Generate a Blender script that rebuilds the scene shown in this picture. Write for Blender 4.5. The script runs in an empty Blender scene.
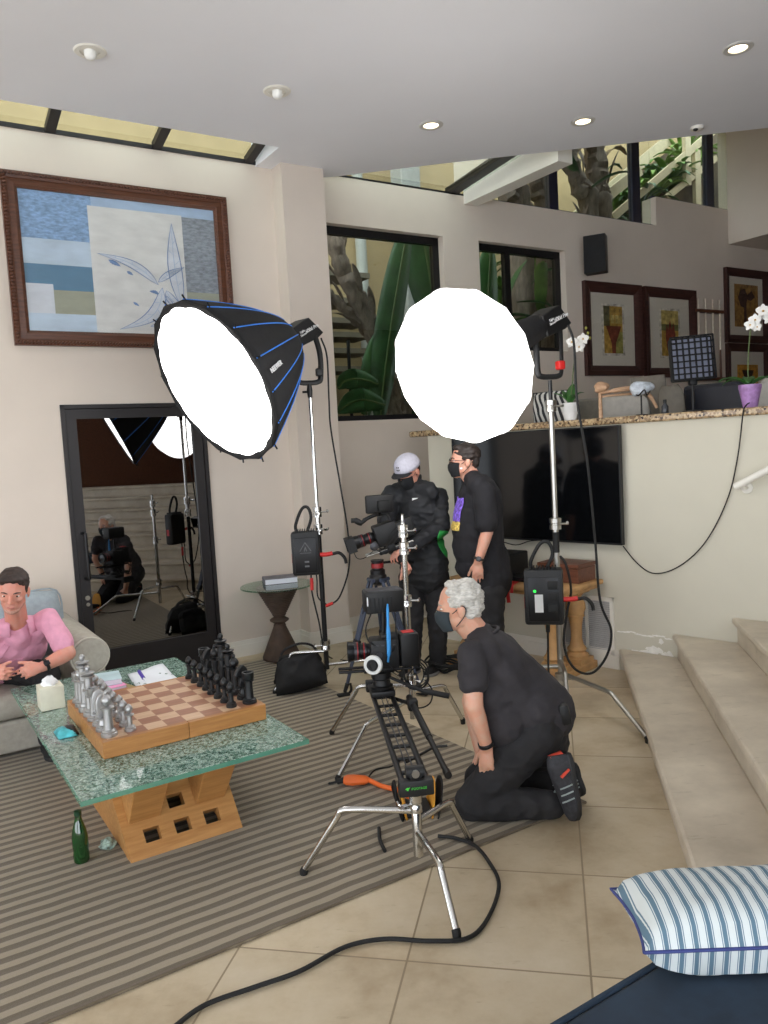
import bpy, bmesh, math, random
from math import sin, cos, tan, pi, radians, sqrt, atan2
from mathutils import Vector, Matrix, Quaternion, noise

random.seed(7)
SC = bpy.context.scene
COL = SC.collection
V = Vector
UP = V((0, 0, 1))

# ------------------------------------------------------------------ camera model and room axes
FPX, EYE = 790.0, 1.70
PITCH, ROLL = radians(4.78), radians(3.17)
_cp, _sp, _c, _s = cos(PITCH), sin(PITCH), cos(ROLL), sin(ROLL)
CF = V((0, _cp, -_sp))
CR = V((1, 0, 0)) * _c + V((0, -_sp, -_cp)) * _s
CD = V((1, 0, 0)) * -_s + V((0, -_sp, -_cp)) * _c


def ray(x, y):
    return CF + CR * ((x - 384) / FPX) + CD * ((y - 512) / FPX)


def Z(x, y, z=0.0):            # the room point at height z that was measured at photo position x, y
    d = ray(x, y)
    t = (z - EYE) / d.z
    return V((d.x * t, d.y * t, z))


def D(x, y, dep):              # the same at a known distance in front of the tripod spot
    d = ray(x, y)
    t = dep / d.y
    return V((d.x * t, dep, EYE + d.z * t))


AZA, AZT, AZS = radians(57.6), radians(136.0), radians(12.0)
A = V((sin(AZA), cos(AZA), 0))        # along the long wall
N = V((-cos(AZA), sin(AZA), 0))       # out through the long wall
T = V((sin(AZT), cos(AZT), 0))        # along the half wall (towards the stairs)
TN = V((-cos(AZT), sin(AZT), 0))      # behind the half wall
S = V((sin(AZS), cos(AZS), 0))        # along the stair nosings
SN = V((cos(AZS), -sin(AZS), 0))      # up the stairs
TP = V((1.655, 5.563, 0))             # a point on the half wall
ROTA = pi / 2 - AZA                   # z rotation that turns +X onto A
ROTT = pi / 2 - AZT
ROTS = pi / 2 - AZS


def an(a, n, z=0.0):
    return A * a + N * n + V((0, 0, z))


def tt(t, n=0.0, z=0.0):
    return TP + T * t + TN * n + V((0, 0, z))


def on_wall(x, y, n):          # (a, z) of a photo position on the plane n of the long wall
    d = ray(x, y)
    k = n / d.dot(N)
    p = d * k
    return p.dot(A), EYE + p.z


def on_half(x, y, n=0.0):      # (t, z) on the half wall
    d = ray(x, y)
    k = (TP.dot(TN) + n) / d.dot(TN)
    p = d * k
    return (p - TP).dot(T), EYE + p.z


# ------------------------------------------------------------------ materials
def lin(c):
    def f(v):
        v /= 255.0
        return v / 12.92 if v <= 0.04045 else ((v + 0.055) / 1.055) ** 2.4
    return (f(c[0]), f(c[1]), f(c[2]), 1.0)


MATS = {}


class NT:
    def __init__(self, name):
        self.m = bpy.data.materials.new(name)
        self.m.use_nodes = True
        self.t = self.m.node_tree
        self.t.nodes.clear()
        self.out = self.n('ShaderNodeOutputMaterial')

    def n(self, typ, **kw):
        nd = self.t.nodes.new(typ)
        for k, v in kw.items():
            if hasattr(nd, k) and not k[0].isupper():
                setattr(nd, k, v)
            else:
                self.set(nd, k.replace('_', ' '), v)
        return nd

    def set(self, nd, k, v):
        s = nd.inputs[int(k[1:])] if k[0] == 'i' and k[1:].isdigit() else nd.inputs[k]
        if isinstance(v, bpy.types.NodeSocket):
            self.t.links.new(v, s)
        else:
            s.default_value = v

    def ramp(self, fac, stops):
        r = self.n('ShaderNodeValToRGB')
        e = r.color_ramp.elements
        while len(e) < len(stops):
            e.new(0.5)
        for el, (p, c) in zip(e, stops):
            el.position = p
            el.color = lin(c) if len(c) == 3 else c
        self.t.links.new(fac, r.inputs[0])
        return r.outputs[0]

    def mix(self, fac, a, b, mode='MIX'):
        x = self.n('ShaderNodeMix', data_type='RGBA', blend_type=mode)
        for i, v in ((0, fac), (6, a), (7, b)):
            if isinstance(v, bpy.types.NodeSocket):
                self.t.links.new(v, x.inputs[i])
            else:
                x.inputs[i].default_value = v
        return x.outputs[2]

    def math(self, op, a, b=0.0, c=0.0):
        x = self.n('ShaderNodeMath', operation=op)
        for i, v in enumerate((a, b, c)):
            if isinstance(v, bpy.types.NodeSocket):
                self.t.links.new(v, x.inputs[i])
            else:
                x.inputs[i].default_value = v
        return x.outputs[0]

    def coord(self, rotz=0.0, scale=(1, 1, 1), loc=(0, 0, 0)):
        tc = self.n('ShaderNodeTexCoord')
        mp = self.n('ShaderNodeMapping')
        mp.inputs['Rotation'].default_value = (0, 0, rotz)
        mp.inputs['Scale'].default_value = scale
        mp.inputs['Location'].default_value = loc
        self.t.links.new(tc.outputs['Object'], mp.inputs[0])
        return mp.outputs[0]

    def noise(self, vec, scale, detail=3.0, rough=0.55):
        x = self.n('ShaderNodeTexNoise')
        self.t.links.new(vec, x.inputs['Vector'])
        x.inputs['Scale'].default_value = scale
        x.inputs['Detail'].default_value = detail
        x.inputs['Roughness'].default_value = rough
        return x.outputs['Fac']

    def bump(self, h, strength=0.2, dist=0.01):
        b = self.n('ShaderNodeBump')
        b.inputs['Strength'].default_value = strength
        b.inputs['Distance'].default_value = dist
        self.t.links.new(h, b.inputs['Height'])
        return b.outputs[0]

    def bsdf(self, color, rough=0.5, metal=0.0, normal=None, **kw):
        b = self.n('ShaderNodeBsdfPrincipled')
        for k, v in (('Base Color', color), ('Roughness', rough), ('Metallic', metal)):
            self.set(b, k, v)
        if normal is not None:
            self.set(b, 'Normal', normal)
        for k, v in kw.items():
            self.set(b, k.replace('_', ' '), v)
        self.t.links.new(b.outputs[0], self.out.inputs[0])
        return b


def mat(name, rgb, rough=0.5, metal=0.0, var=0.06, scale=8.0, bump=0.0, bscale=60.0, stretch=(1, 1, 1), **kw):
    """A plain material whose colour drifts a little with noise."""
    if name in MATS:
        return MATS[name]
    t = NT(name)
    v = t.coord(scale=stretch)
    c = lin(rgb)
    lo = tuple(x * (1 - var * 2) for x in c[:3]) + (1,)
    hi = tuple(min(1, x * (1 + var * 2)) for x in c[:3]) + (1,)
    col = t.ramp(t.noise(v, scale, 4), [(0.3, lo), (0.7, hi)])
    nrm = t.bump(t.noise(v, bscale, 3), bump, 0.004) if bump else None
    t.bsdf(col, rough, metal, nrm, **kw)
    MATS[name] = t.m
    return t.m


def emit_mat(name, rgb, strength):
    if name in MATS:
        return MATS[name]
    t = NT(name)
    e = t.n('ShaderNodeEmission')
    e.inputs[0].default_value = lin(rgb)
    e.inputs[1].default_value = strength
    t.t.links.new(e.outputs[0], t.out.inputs[0])
    MATS[name] = t.m
    return t.m


def glass_mat(name, rgb, refl=0.1, rough=0.0, body=0.0, body_rgb=(60, 60, 60), scale=0):
    """Thin pane: tinted see-through mixed with a mirror coat and, if asked, a solid part."""
    if name in MATS:
        return MATS[name]
    t = NT(name)
    tr = t.n('ShaderNodeBsdfTransparent')
    tr.inputs[0].default_value = lin(rgb)
    gl = t.n('ShaderNodeBsdfGlossy')
    gl.inputs['Color'].default_value = (0.95, 0.95, 0.95, 1)
    gl.inputs['Roughness'].default_value = rough
    cur = tr.outputs[0]
    if body:
        df = t.n('ShaderNodeBsdfDiffuse')
        df.inputs[0].default_value = lin(body_rgb)
        mx = t.n('ShaderNodeMixShader')
        if scale:
            v = t.coord()
            vo = t.n('ShaderNodeTexVoronoi', feature='DISTANCE_TO_EDGE')
            t.t.links.new(v, vo.inputs['Vector'])
            vo.inputs['Scale'].default_value = scale
            nz = t.noise(v, 4, 2)
            crk = t.math('LESS_THAN', vo.outputs['Distance'], 0.10)
            msk = t.math('MULTIPLY', crk, t.math('GREATER_THAN', nz, 0.30))
            fac = t.math('ADD', body, t.math('MULTIPLY', msk, 0.38))
            t.t.links.new(fac, mx.inputs[0])
            vc = t.n('ShaderNodeTexVoronoi')
            t.t.links.new(v, vc.inputs['Vector'])
            vc.inputs['Scale'].default_value = scale
            cc = t.ramp(vc.outputs['Color'], [(0.2, (70, 112, 100)), (0.8, (196, 218, 206))])
            t.t.links.new(cc, df.inputs[0])
        else:
            mx.inputs[0].default_value = body
        t.t.links.new(cur, mx.inputs[1])
        t.t.links.new(df.outputs[0], mx.inputs[2])
        cur = mx.outputs[0]
    gm = t.n('ShaderNodeNewGeometry')
    dp = t.n('ShaderNodeVectorMath', operation='DOT_PRODUCT')
    t.t.links.new(gm.outputs['Normal'], dp.inputs[0])
    t.t.links.new(gm.outputs['Incoming'], dp.inputs[1])
    sch = t.math('POWER', t.math('SUBTRACT', 1.0, t.math('ABSOLUTE', dp.outputs['Value'])), 5.0)
    k = t.math('ADD', refl, t.math('MULTIPLY', sch, 0.9 * (1 - refl)))
    k = t.math('MULTIPLY', k, t.math('SUBTRACT', 1.0, gm.outputs['Backfacing']))
    m2 = t.n('ShaderNodeMixShader')
    t.t.links.new(k, m2.inputs[0])
    t.t.links.new(cur, m2.inputs[1])
    t.t.links.new(gl.outputs[0], m2.inputs[2])
    t.t.links.new(m2.outputs[0], t.out.inputs[0])
    MATS[name] = t.m
    return t.m


# ------------------------------------------------------------------ mesh builder
def frame_from(d, hint=UP):
    d = V(d).normalized()
    h = V(hint)
    if abs(d.dot(h.normalized())) > 0.98:
        h = V((1, 0, 0)) if abs(d.x) < 0.9 else V((0, 1, 0))
    x = h.cross(d).normalized()
    y = d.cross(x)
    return x, y, d


ROOTM = {}


def tag(o, label=None, cat=None, group=None, kind=None):
    for k, v in (('label', label), ('category', cat), ('group', group), ('kind', kind)):
        if v:
            o[k] = v
    return o


def thing(name, label, cat, loc=(0, 0, 0), rz=0.0, group=None):
    o = bpy.data.objects.new(name, None)
    o.empty_display_size = 0.1
    COL.objects.link(o)
    o.location = loc
    o.rotation_euler = (0, 0, rz)
    ROOTM[o.name] = (Matrix.Translation(V(loc)) @ Matrix.Rotation(rz, 4, 'Z')).inverted()
    return tag(o, label, cat, group)


def top_of(o):
    while o.parent:
        o = o.parent
    return o


class MB:
    def __init__(self):
        self.v, self.f, self.mi = [], [], []
        self.cur = 0

    def add(self, vs, fs):
        o = len(self.v)
        self.v += [V(p) for p in vs]
        self.f += [tuple(i + o for i in q) for q in fs]
        self.mi += [self.cur] * len(fs)
        return self

    def hexa(self, b, t):          # two quads, b below t, counter-clockwise from above
        return self.add(list(b) + list(t), [(3, 2, 1, 0), (4, 5, 6, 7), (0, 1, 5, 4), (1, 2, 6, 5), (2, 3, 7, 6), (3, 0, 4, 7)])

    def box(self, c, size, u=V((1, 0, 0)), v=None, w=UP):
        u = V(u).normalized()
        w = V(w)
        v = V(v).normalized() if v is not None else w.cross(u).normalized()
        w = u.cross(v)
        c = V(c)
        x, y, z = u * size[0] / 2, v * size[1] / 2, w * size[2] / 2
        return self.hexa([c - x - y - z, c + x - y - z, c + x + y - z, c - x + y - z], [c - x - y + z, c + x - y + z, c + x + y + z, c - x + y + z])

    def rbox(self, c, size, r=0.01, u=V((1, 0, 0)), v=None, w=UP, seg=2):
        """Box with rounded edges (real geometry)."""
        u = V(u).normalized()
        w = V(w)
        v = V(v).normalized() if v is not None else w.cross(u).normalized()
        w = u.cross(v)
        bm = bmesh.new()
        bmesh.ops.create_cube(bm, size=1.0)
        for q in bm.verts:
            q.co = V((q.co.x * size[0], q.co.y * size[1], q.co.z * size[2]))
        r = min(r, min(size) * 0.49)
        bmesh.ops.bevel(bm, geom=bm.edges[:], offset=r, segments=seg, profile=0.5, affect='EDGES')
        bm.verts.ensure_lookup_table()
        self.add([V(c) + u * q.co.x + v * q.co.y + w * q.co.z for q in bm.verts], [tuple(x.index for x in f.verts) for f in bm.faces])
        bm.free()
        return self

    def tube(self, pts, r, seg=8, cap=True, flat=1.0, hint=UP):
        pts = [V(p) for p in pts]
        n = len(pts)
        rs = r if isinstance(r, (list, tuple)) else [r] * n
        vs, fs = [], []
        px = None
        for i, p in enumerate(pts):
            d = (pts[min(i + 1, n - 1)] - pts[max(i - 1, 0)])
            if d.length < 1e-9:
                d = UP.copy()
            d.normalize()
            if px is None:
                x, y, _ = frame_from(d, hint)
            else:
                x = px - d * px.dot(d)
                x = x.normalized() if x.length > 1e-6 else frame_from(d, hint)[0]
                y = d.cross(x)
            px = x
            for k in range(seg):
                a = 2 * pi * k / seg
                vs.append(p + x * cos(a) * rs[i] + y * sin(a) * rs[i] * flat)
        for i in range(n - 1):
            for k in range(seg):
                a, b = i * seg + k, i * seg + (k + 1) % seg
                fs.append((a, b, b + seg, a + seg))
        if cap:
            fs.append(tuple(range(seg))[::-1])
            fs.append(tuple(range((n - 1) * seg, n * seg)))
        return self.add(vs, fs)

    def cyl(self, p, q, r, r2=None, seg=16, cap=True):
        return self.tube([p, q], [r, r if r2 is None else r2], seg, cap)

    def lathe(self, prof, o=(0, 0, 0), axis=UP, seg=24, hint=V((0, 1, 0)), square=0):
        x, y, d = frame_from(axis, hint)
        o = V(o)
        vs, fs = [], []
        n = len(prof)
        for (r, z) in prof:
            r = max(r, 1e-5)
            for k in range(seg):
                a = 2 * pi * (k + 0.5) / seg
                vs.append(o + d * z + x * cos(a) * r + y * sin(a) * r)
        for i in range(n - 1):
            for k in range(seg):
                a, b = i * seg + k, i * seg + (k + 1) % seg
                fs.append((a, b, b + seg, a + seg))
        if prof[0][0] > 1e-4:
            fs.append(tuple(range(seg))[::-1])
        if prof[-1][0] > 1e-4:
            fs.append(tuple(range((n - 1) * seg, n * seg)))
        return self.add(vs, fs)

    def ell(self, c, rad, u=V((1, 0, 0)), v=V((0, 1, 0)), seg=16, rings=10):
        u = V(u).normalized()
        v = V(v)
        v = (v - u * v.dot(u)).normalized()
        w = u.cross(v)
        c = V(c)
        vs = [c - w * rad[2]]
        for i in range(1, rings):
            b = -pi / 2 + pi * i / rings
            for k in range(seg):
                a = 2 * pi * k / seg
                vs.append(c + u * rad[0] * cos(b) * cos(a) + v * rad[1] * cos(b) * sin(a) + w * rad[2] * sin(b))
        vs.append(c + w * rad[2])
        fs = []
        for k in range(seg):
            fs.append((0, 1 + (k + 1) % seg, 1 + k))
        for i in range(rings - 2):
            for k in range(seg):
                a, b = 1 + i * seg + k, 1 + i * seg + (k + 1) % seg
                fs.append((a, b, b + seg, a + seg))
        l = 1 + (rings - 2) * seg
        for k in range(seg):
            fs.append((l + k, l + (k + 1) % seg, len(vs) - 1))
        return self.add(vs, fs)

    def cap(self, p, q, rp, rq, flat=1.0, side=None, seg=14):
        """Tapered limb with round ends; flat squashes it across `side`."""
        p, q = V(p), V(q)
        x, y, d = frame_from(q - p, side if side is not None else UP)
        if side is not None:
            y = (V(side) - d * V(side).dot(d))
            if y.length < 1e-6:
                y = frame_from(d)[1]
            y.normalize()
            x = y.cross(d)
        L = (q - p).length
        st = []
        for i in range(4):
            a = pi / 2 * i / 4
            st.append((-rp * cos(a), rp * sin(a) + 1e-5))
        st.append((0, rp))
        for i in range(1, 4):
            st.append((L * i / 4, rp + (rq - rp) * i / 4))
        for i in range(5):
            a = pi / 2 * i / 4
            st.append((L + rq * sin(a), rq * cos(a) + 1e-5))
        vs, fs = [], []
        for (t, r) in st:
            for k in range(seg):
                a = 2 * pi * k / seg
                vs.append(p + d * t + x * cos(a) * r + y * sin(a) * r * flat)
        for i in range(len(st) - 1):
            for k in range(seg):
                a, b = i * seg + k, i * seg + (k + 1) % seg
                fs.append((a, b, b + seg, a + seg))
        fs.append(tuple(range(seg))[::-1])
        fs.append(tuple(range((len(st) - 1) * seg, len(st) * seg)))
        return self.add(vs, fs)

    def prism(self, poly, o, u, v, depth):
        """Polygon (2D points) in the plane u, v through o, pushed along u x v by depth."""
        u, v, o = V(u).normalized(), V(v).normalized(), V(o)
        w = u.cross(v)
        n = len(poly)
        ar = sum(poly[i][0] * poly[(i + 1) % n][1] - poly[(i + 1) % n][0] * poly[i][1] for i in range(n))
        if (ar < 0) != (depth < 0):
            poly = poly[::-1]
        b = [o + u * p[0] + v * p[1] for p in poly]
        t = [p + w * depth for p in b]
        fs = [tuple(range(n))[::-1], tuple(range(n, 2 * n))] + [(i, (i + 1) % n, n + (i + 1) % n, n + i) for i in range(n)]
        return self.add(b + t, fs)

    def surf(self, rows, closed=False, thick=0.0):
        nr, nc = len(rows), len(rows[0])
        vs = [V(p) for r in rows for p in r]
        fs = []
        for i in range(nr - 1):
            for k in range(nc if closed else nc - 1):
                k2 = (k + 1) % nc
                fs.append((i * nc + k, i * nc + k2, (i + 1) * nc + k2, (i + 1) * nc + k))
        return self.add(vs, fs)

    def build(self, name, m, parent=None, smooth=None, local=False, bevel=0.0, solid=0.0, sub=0, kind=None, label=None):
        me = bpy.data.meshes.new(name)
        vs = self.v
        if parent is not None and not local:
            inv = ROOTM[top_of(parent).name] if top_of(parent).name in ROOTM else Matrix.Identity(4)
            vs = [inv @ p for p in vs]
        me.from_pydata([tuple(p) for p in vs], [], self.f)
        ms = m if isinstance(m, (list, tuple)) else [m]
        for x in ms:
            me.materials.append(x)
        if len(ms) > 1:
            me.polygons.foreach_set('material_index', self.mi)
        me.validate()
        bm = bmesh.new()
        bm.from_mesh(me)
        bmesh.ops.recalc_face_normals(bm, faces=bm.faces[:])
        if smooth is not None:
            for f in bm.faces:
                f.smooth = True
            for e in bm.edges:
                if len(e.link_faces) == 2 and e.calc_face_angle(0) > smooth:
                    e.smooth = False
        bm.to_mesh(me)
        bm.free()
        o = bpy.data.objects.new(name, me)
        COL.objects.link(o)
        if parent is not None:
            o.parent = parent
        if solid:
            md = o.modifiers.new('thick', 'SOLIDIFY')
            md.thickness = solid
            md.offset = 0
        if bevel:
            md = o.modifiers.new('edge', 'BEVEL')
            md.width = bevel
            md.segments = 2
            md.limit_method = 'ANGLE'
        if sub:
            md = o.modifiers.new('sub', 'SUBSURF')
            md.levels = md.render_levels = sub
        if kind:
            o['kind'] = kind
        if label:
            o['label'] = label
        return o


SM = radians(40)


def struct(name, mb, m, parent=None, **kw):
    o = mb.build(name, m, parent, **kw)
    if parent is None:
        o['kind'] = 'structure'
    return o


def single(name, mb, m, label, cat, group=None, kind=None, **kw):
    o = mb.build(name, m, None, **kw)
    return tag(o, label, cat, group, kind)


def dup(root, loc, rz=0.0, label=None):
    r = root.copy()
    COL.objects.link(r)
    r.location = loc
    r.rotation_euler = (0, 0, rz)
    if label:
        r['label'] = label
    for ch in list(root.children):
        c = ch.copy()
        COL.objects.link(c)
        c.parent = r
        for g in list(ch.children):
            d = g.copy()
            COL.objects.link(d)
            d.parent = c
    return r


def text(body, size, o, u, v, name, m, parent=None, depth=0.0015, align='CENTER'):
    """Raised lettering: baseline start/centre o, running along u, up v."""
    cu = bpy.data.curves.new(name, 'FONT')
    cu.body = body
    cu.size = size
    cu.extrude = depth
    cu.align_x = align
    cu.align_y = 'CENTER'
    ob = bpy.data.objects.new('t', cu)
    me = bpy.data.meshes.new_from_object(ob)
    bpy.data.objects.remove(ob)
    bpy.data.curves.remove(cu)
    u, v = V(u).normalized(), V(v).normalized()
    w = u.cross(v)
    mb = MB()
    mb.add([V(o) + u * p.co.x + v * p.co.y + w * p.co.z for p in me.vertices], [tuple(f.vertices) for f in me.polygons])
    bpy.data.meshes.remove(me)
    return mb.build(name, m, parent)


def smoothpath(pts, n=6):
    """Catmull-Rom through the points."""
    pts = [V(p) for p in pts]
    P = [pts[0] * 2 - pts[1]] + pts + [pts[-1] * 2 - pts[-2]]
    out = []
    for i in range(1, len(P) - 2):
        for k in range(n):
            t = k / n
            a, b, c, d = P[i - 1], P[i], P[i + 1], P[i + 2]
            out.append(0.5 * ((2 * b) + (c - a) * t + (2 * a - 5 * b + 4 * c - d) * t * t + (3 * b - a - 3 * c + d) * t ** 3))
    out.append(pts[-1])
    return out
# ================================================================== materials of the room
def floor_mat():
    t = NT('travertine_tiles')
    tc = t.n('ShaderNodeTexCoord')
    sx = t.n('ShaderNodeSeparateXYZ')
    t.t.links.new(tc.outputs['Object'], sx.inputs[0])
    # room axes of the tile grid
    u = t.math('ADD', t.math('MULTIPLY', sx.outputs[0], SN.x), t.math('MULTIPLY', sx.outputs[1], SN.y))
    v = t.math('ADD', t.math('MULTIPLY', sx.outputs[0], S.x), t.math('MULTIPLY', sx.outputs[1], S.y))
    P = 0.59
    us = t.math('DIVIDE', t.math('SUBTRACT', u, 0.068 - 20 * P), P)
    vs = t.math('DIVIDE', t.math('SUBTRACT', v, 3.015 - 20 * P), P)
    fu, fv = t.math('FRACT', us), t.math('FRACT', vs)
    du = t.math('MINIMUM', fu, t.math('SUBTRACT', 1.0, fu))
    dv = t.math('MINIMUM', fv, t.math('SUBTRACT', 1.0, fv))
    joint = t.math('LESS_THAN', t.math('MINIMUM', du, dv), 0.006)
    cell = t.n('ShaderNodeCombineXYZ')
    t.t.links.new(t.math('FLOOR', us), cell.inputs[0])
    t.t.links.new(t.math('FLOOR', vs), cell.inputs[1])
    wn = t.n('ShaderNodeTexWhiteNoise', noise_dimensions='2D')
    t.t.links.new(cell.outputs[0], wn.inputs['Vector'])
    vec = t.coord()
    n1 = t.noise(vec, 2.3, 6, 0.62)
    n2 = t.noise(vec, 14, 5, 0.65)
    n3 = t.noise(t.coord(rotz=0.5, scale=(3, 14, 3)), 2.6, 6, 0.7)
    base = t.ramp(n1, [(0.28, (168, 148, 118)), (0.5, (202, 186, 158)), (0.75, (217, 204, 180))])
    base = t.mix(t.math('MULTIPLY', n2, 0.30), base, lin((158, 139, 112)))
    pits = t.ramp(n3, [(0.60, (0, 0, 0)), (0.68, (255, 255, 255))])
    base = t.mix(t.math('MULTIPLY', t.math('MULTIPLY', pits, 0.3), t.ramp(n2, [(0.45, (0, 0, 0)), (0.6, (255, 255, 255))])), base, lin((120, 104, 82)))
    shade = t.math('ADD', 0.88, t.math('MULTIPLY', wn.outputs['Value'], 0.2))
    hs = t.n('ShaderNodeHueSaturation')
    t.t.links.new(base, hs.inputs['Color'])
    t.t.links.new(shade, hs.inputs['Value'])
    col = t.mix(joint, hs.outputs[0], lin((140, 124, 100)))
    h = t.math('SUBTRACT', t.math('MULTIPLY', n2, 0.3), t.math('MULTIPLY', joint, 1.0))
    t.bsdf(col, 0.52, 0, t.bump(h, 0.06, 0.002), Specular_IOR_Level=.3)
    return t.m


def stone_mat():
    t = NT('step_limestone')
    v = t.coord()
    n1, n2 = t.noise(v, 3.1, 6, 0.6), t.noise(t.coord(rotz=-0.9, scale=(2.2, 9, 9)), 3.0, 6, 0.7)
    c = t.ramp(n1, [(0.3, (172, 160, 142)), (0.7, (206, 194, 174))])
    c = t.mix(t.math('MULTIPLY', t.ramp(n2, [(0.6, (0, 0, 0)), (0.72, (255, 255, 255))]), 0.5), c, lin((120, 105, 85)))
    t.bsdf(c, 0.42, 0, t.bump(t.noise(v, 40, 4), 0.15, 0.003))
    return t.m


def rug_mat():
    t = NT('striped_rug_wool')
    tc = t.n('ShaderNodeTexCoord')
    sx = t.n('ShaderNodeSeparateXYZ')
    t.t.links.new(tc.outputs['Object'], sx.inputs[0])
    n = t.math('ADD', t.math('MULTIPLY', sx.outputs[0], N.x), t.math('MULTIPLY', sx.outputs[1], N.y))
    v = t.coord()
    n = t.math('ADD', n, t.math('MULTIPLY', t.noise(v, 4.0, 3), 0.022))
    f = t.math('FRACT', t.math('DIVIDE', n, 0.066))
    tri = t.math('ABSOLUTE', t.math('SUBTRACT', f, 0.5))
    c = t.ramp(tri, [(0.22, (96, 84, 66)), (0.28, (158, 146, 124))])
    fib = t.noise(t.coord(rotz=ROTA * -1, scale=(40, 260, 1)), 3.0, 3)
    c = t.mix(t.math('MULTIPLY', fib, 0.35), c, lin((106, 94, 78)))
    h = t.math('ADD', t.math('MULTIPLY', tri, 1.2), t.math('MULTIPLY', fib, 0.5))
    t.bsdf(c, 0.95, 0, t.bump(h, 0.5, 0.006), Sheen_Weight=0.2)
    return t.m


def granite_mat():
    t = NT('speckled_granite')
    v = t.coord()
    vo = t.n('ShaderNodeTexVoronoi')
    t.t.links.new(v, vo.inputs['Vector'])
    vo.inputs['Scale'].default_value = 70
    c = t.ramp(vo.outputs['Color'], [(0.15, (52, 40, 32)), (0.35, (150, 122, 88)), (0.6, (196, 172, 134)), (0.85, (118, 96, 74))])
    t.bsdf(c, 0.25)
    return t.m


def wood(name, a, b, rough=0.45, scale=1.0, rotz=0.0, stretch=(1.5, 18, 18)):
    if name in MATS:
        return MATS[name]
    t = NT(name)
    v = t.coord(rotz=rotz, scale=tuple(x * scale for x in stretch))
    n = t.noise(v, 3.0, 5, 0.6)
    c = t.ramp(n, [(0.3, a), (0.7, b)])
    t.bsdf(c, rough, 0, t.bump(n, 0.12, 0.002))
    MATS[name] = t.m
    return t.m


M_FLOOR, M_STONE, M_RUG, M_GRAN = floor_mat(), stone_mat(), rug_mat(), granite_mat()
M_WALL = mat('cream_plaster', (212, 200, 187), 0.85, var=0.02, scale=1.5, bump=0.05, bscale=90)
M_HALF = mat('pale_plaster', (203, 198, 181), 0.8, var=0.02, scale=1.5, bump=0.05, bscale=90)
M_CEIL = mat('ceiling_paint', (232, 232, 236), 0.9, var=0.01, scale=1.0)
M_WHITE = mat('white_gloss_paint', (228, 224, 214), 0.45, var=0.01)
M_BLACKF = mat('black_aluminium', (24, 23, 25), 0.4, var=0.05, metal=0.3)
M_BRONZE = mat('dark_bronze_frame', (26, 21, 22), 0.5, metal=0.0)
M_NAVYF = mat('navy_window_frame', (26, 30, 52), 0.4)
M_PANE = glass_mat('window_glass', (222, 228, 222), 0.05)
M_DOORG = glass_mat('smoked_door_glass', (112, 108, 98), 0.30)
M_EXT = mat('yellow_stucco', (180, 156, 118), 0.9, var=0.05, scale=2.5, bump=0.2, bscale=50)
M_SOIL = mat('dark_soil', (70, 58, 44), 0.95, var=0.3, scale=6)
M_BROWNW = wood('dark_brown_panelling', (84, 52, 36), (112, 70, 48), 0.5)
M_CONC = mat('grey_concrete', (150, 144, 132), 0.9, var=0.08)
M_DUST = mat('worn_plaster', (236, 233, 226), 0.95, var=0.05, scale=20, bump=0.5, bscale=40)

# ================================================================== camera and view
cam_d = bpy.data.cameras.new('camera')
cam = bpy.data.objects.new('camera', cam_d)
COL.objects.link(cam)
cam_d.sensor_fit = 'HORIZONTAL'
cam_d.sensor_width = 36.0
cam_d.lens = 36.0 * FPX / 768.0
cam_d.clip_start = 0.02
cam.matrix_world = Matrix(((CR.x, -CD.x, -CF.x, 0), (CR.y, -CD.y, -CF.y, 0), (CR.z, -CD.z, -CF.z, EYE), (0, 0, 0, 1)))
SC.camera = cam
SC.view_settings.view_transform = 'Standard'
SC.view_settings.look = 'None'
SC.view_settings.gamma = 1.0
SC.view_settings.use_curve_mapping = False
SC.view_settings.exposure = 0.22

w = bpy.data.worlds.new('overcast_sky')
SC.world = w
w.use_nodes = True
bg = w.node_tree.nodes['Background']
bg.inputs[0].default_value = (0.87, 0.93, 1.0, 1)
bg.inputs[1].default_value = 4.0

# ================================================================== the shell
NL, NP, NW = 6.20, 6.02, 6.29           # long wall, pilaster and window wall planes
ZC = 4.06                                # underside of the ceiling
HWALL = 0.20


def wall_a(name, n0, n1, a0, a1, z0, z1, holes, m):
    """A wall running along A with rectangular openings (a0, a1, z0, z1)."""
    mb = MB()
    xs = sorted({a0, a1} | {h[0] for h in holes} | {h[1] for h in holes})
    zs = sorted({z0, z1} | {h[2] for h in holes} | {h[3] for h in holes})
    for i in range(len(xs) - 1):
        for k in range(len(zs) - 1):
            ca, cz = (xs[i] + xs[i + 1]) / 2, (zs[k] + zs[k + 1]) / 2
            if any(h[0] < ca < h[1] and h[2] < cz < h[3] for h in holes):
                continue
            b = [an(xs[i], n0, zs[k]), an(xs[i + 1], n0, zs[k]), an(xs[i + 1], n1, zs[k]), an(xs[i], n1, zs[k])]
            mb.hexa(b, [p + UP * (zs[k + 1] - zs[k]) for p in b])
    return struct(name, mb, m)


def slab(name, poly, z0, z1, m, **kw):
    mb = MB()
    mb.prism([(p[0], p[1]) for p in poly], (0, 0, z0), V((1, 0, 0)), V((0, 1, 0)), z1 - z0)
    return struct(name, mb, m, **kw)


def boxan(mb, a0, a1, n0, n1, z0, z1):
    b = [an(a0, n0, z0), an(a1, n0, z0), an(a1, n1, z0), an(a0, n1, z0)]
    mb.hexa(b, [p + UP * (z1 - z0) for p in b])
    return mb


def boxtt(mb, t0, t1, n0, n1, z0, z1):
    b = [tt(t0, n0, z0), tt(t1, n0, z0), tt(t1, n1, z0), tt(t0, n1, z0)]
    mb.hexa(b, [p + UP * (z1 - z0) for p in b])
    return mb


# floor
mb = MB()
boxan(mb, -6.2, 13.2, -4.2, 6.5, -0.2, 0.0)
struct('floor', mb, M_FLOOR)

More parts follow.
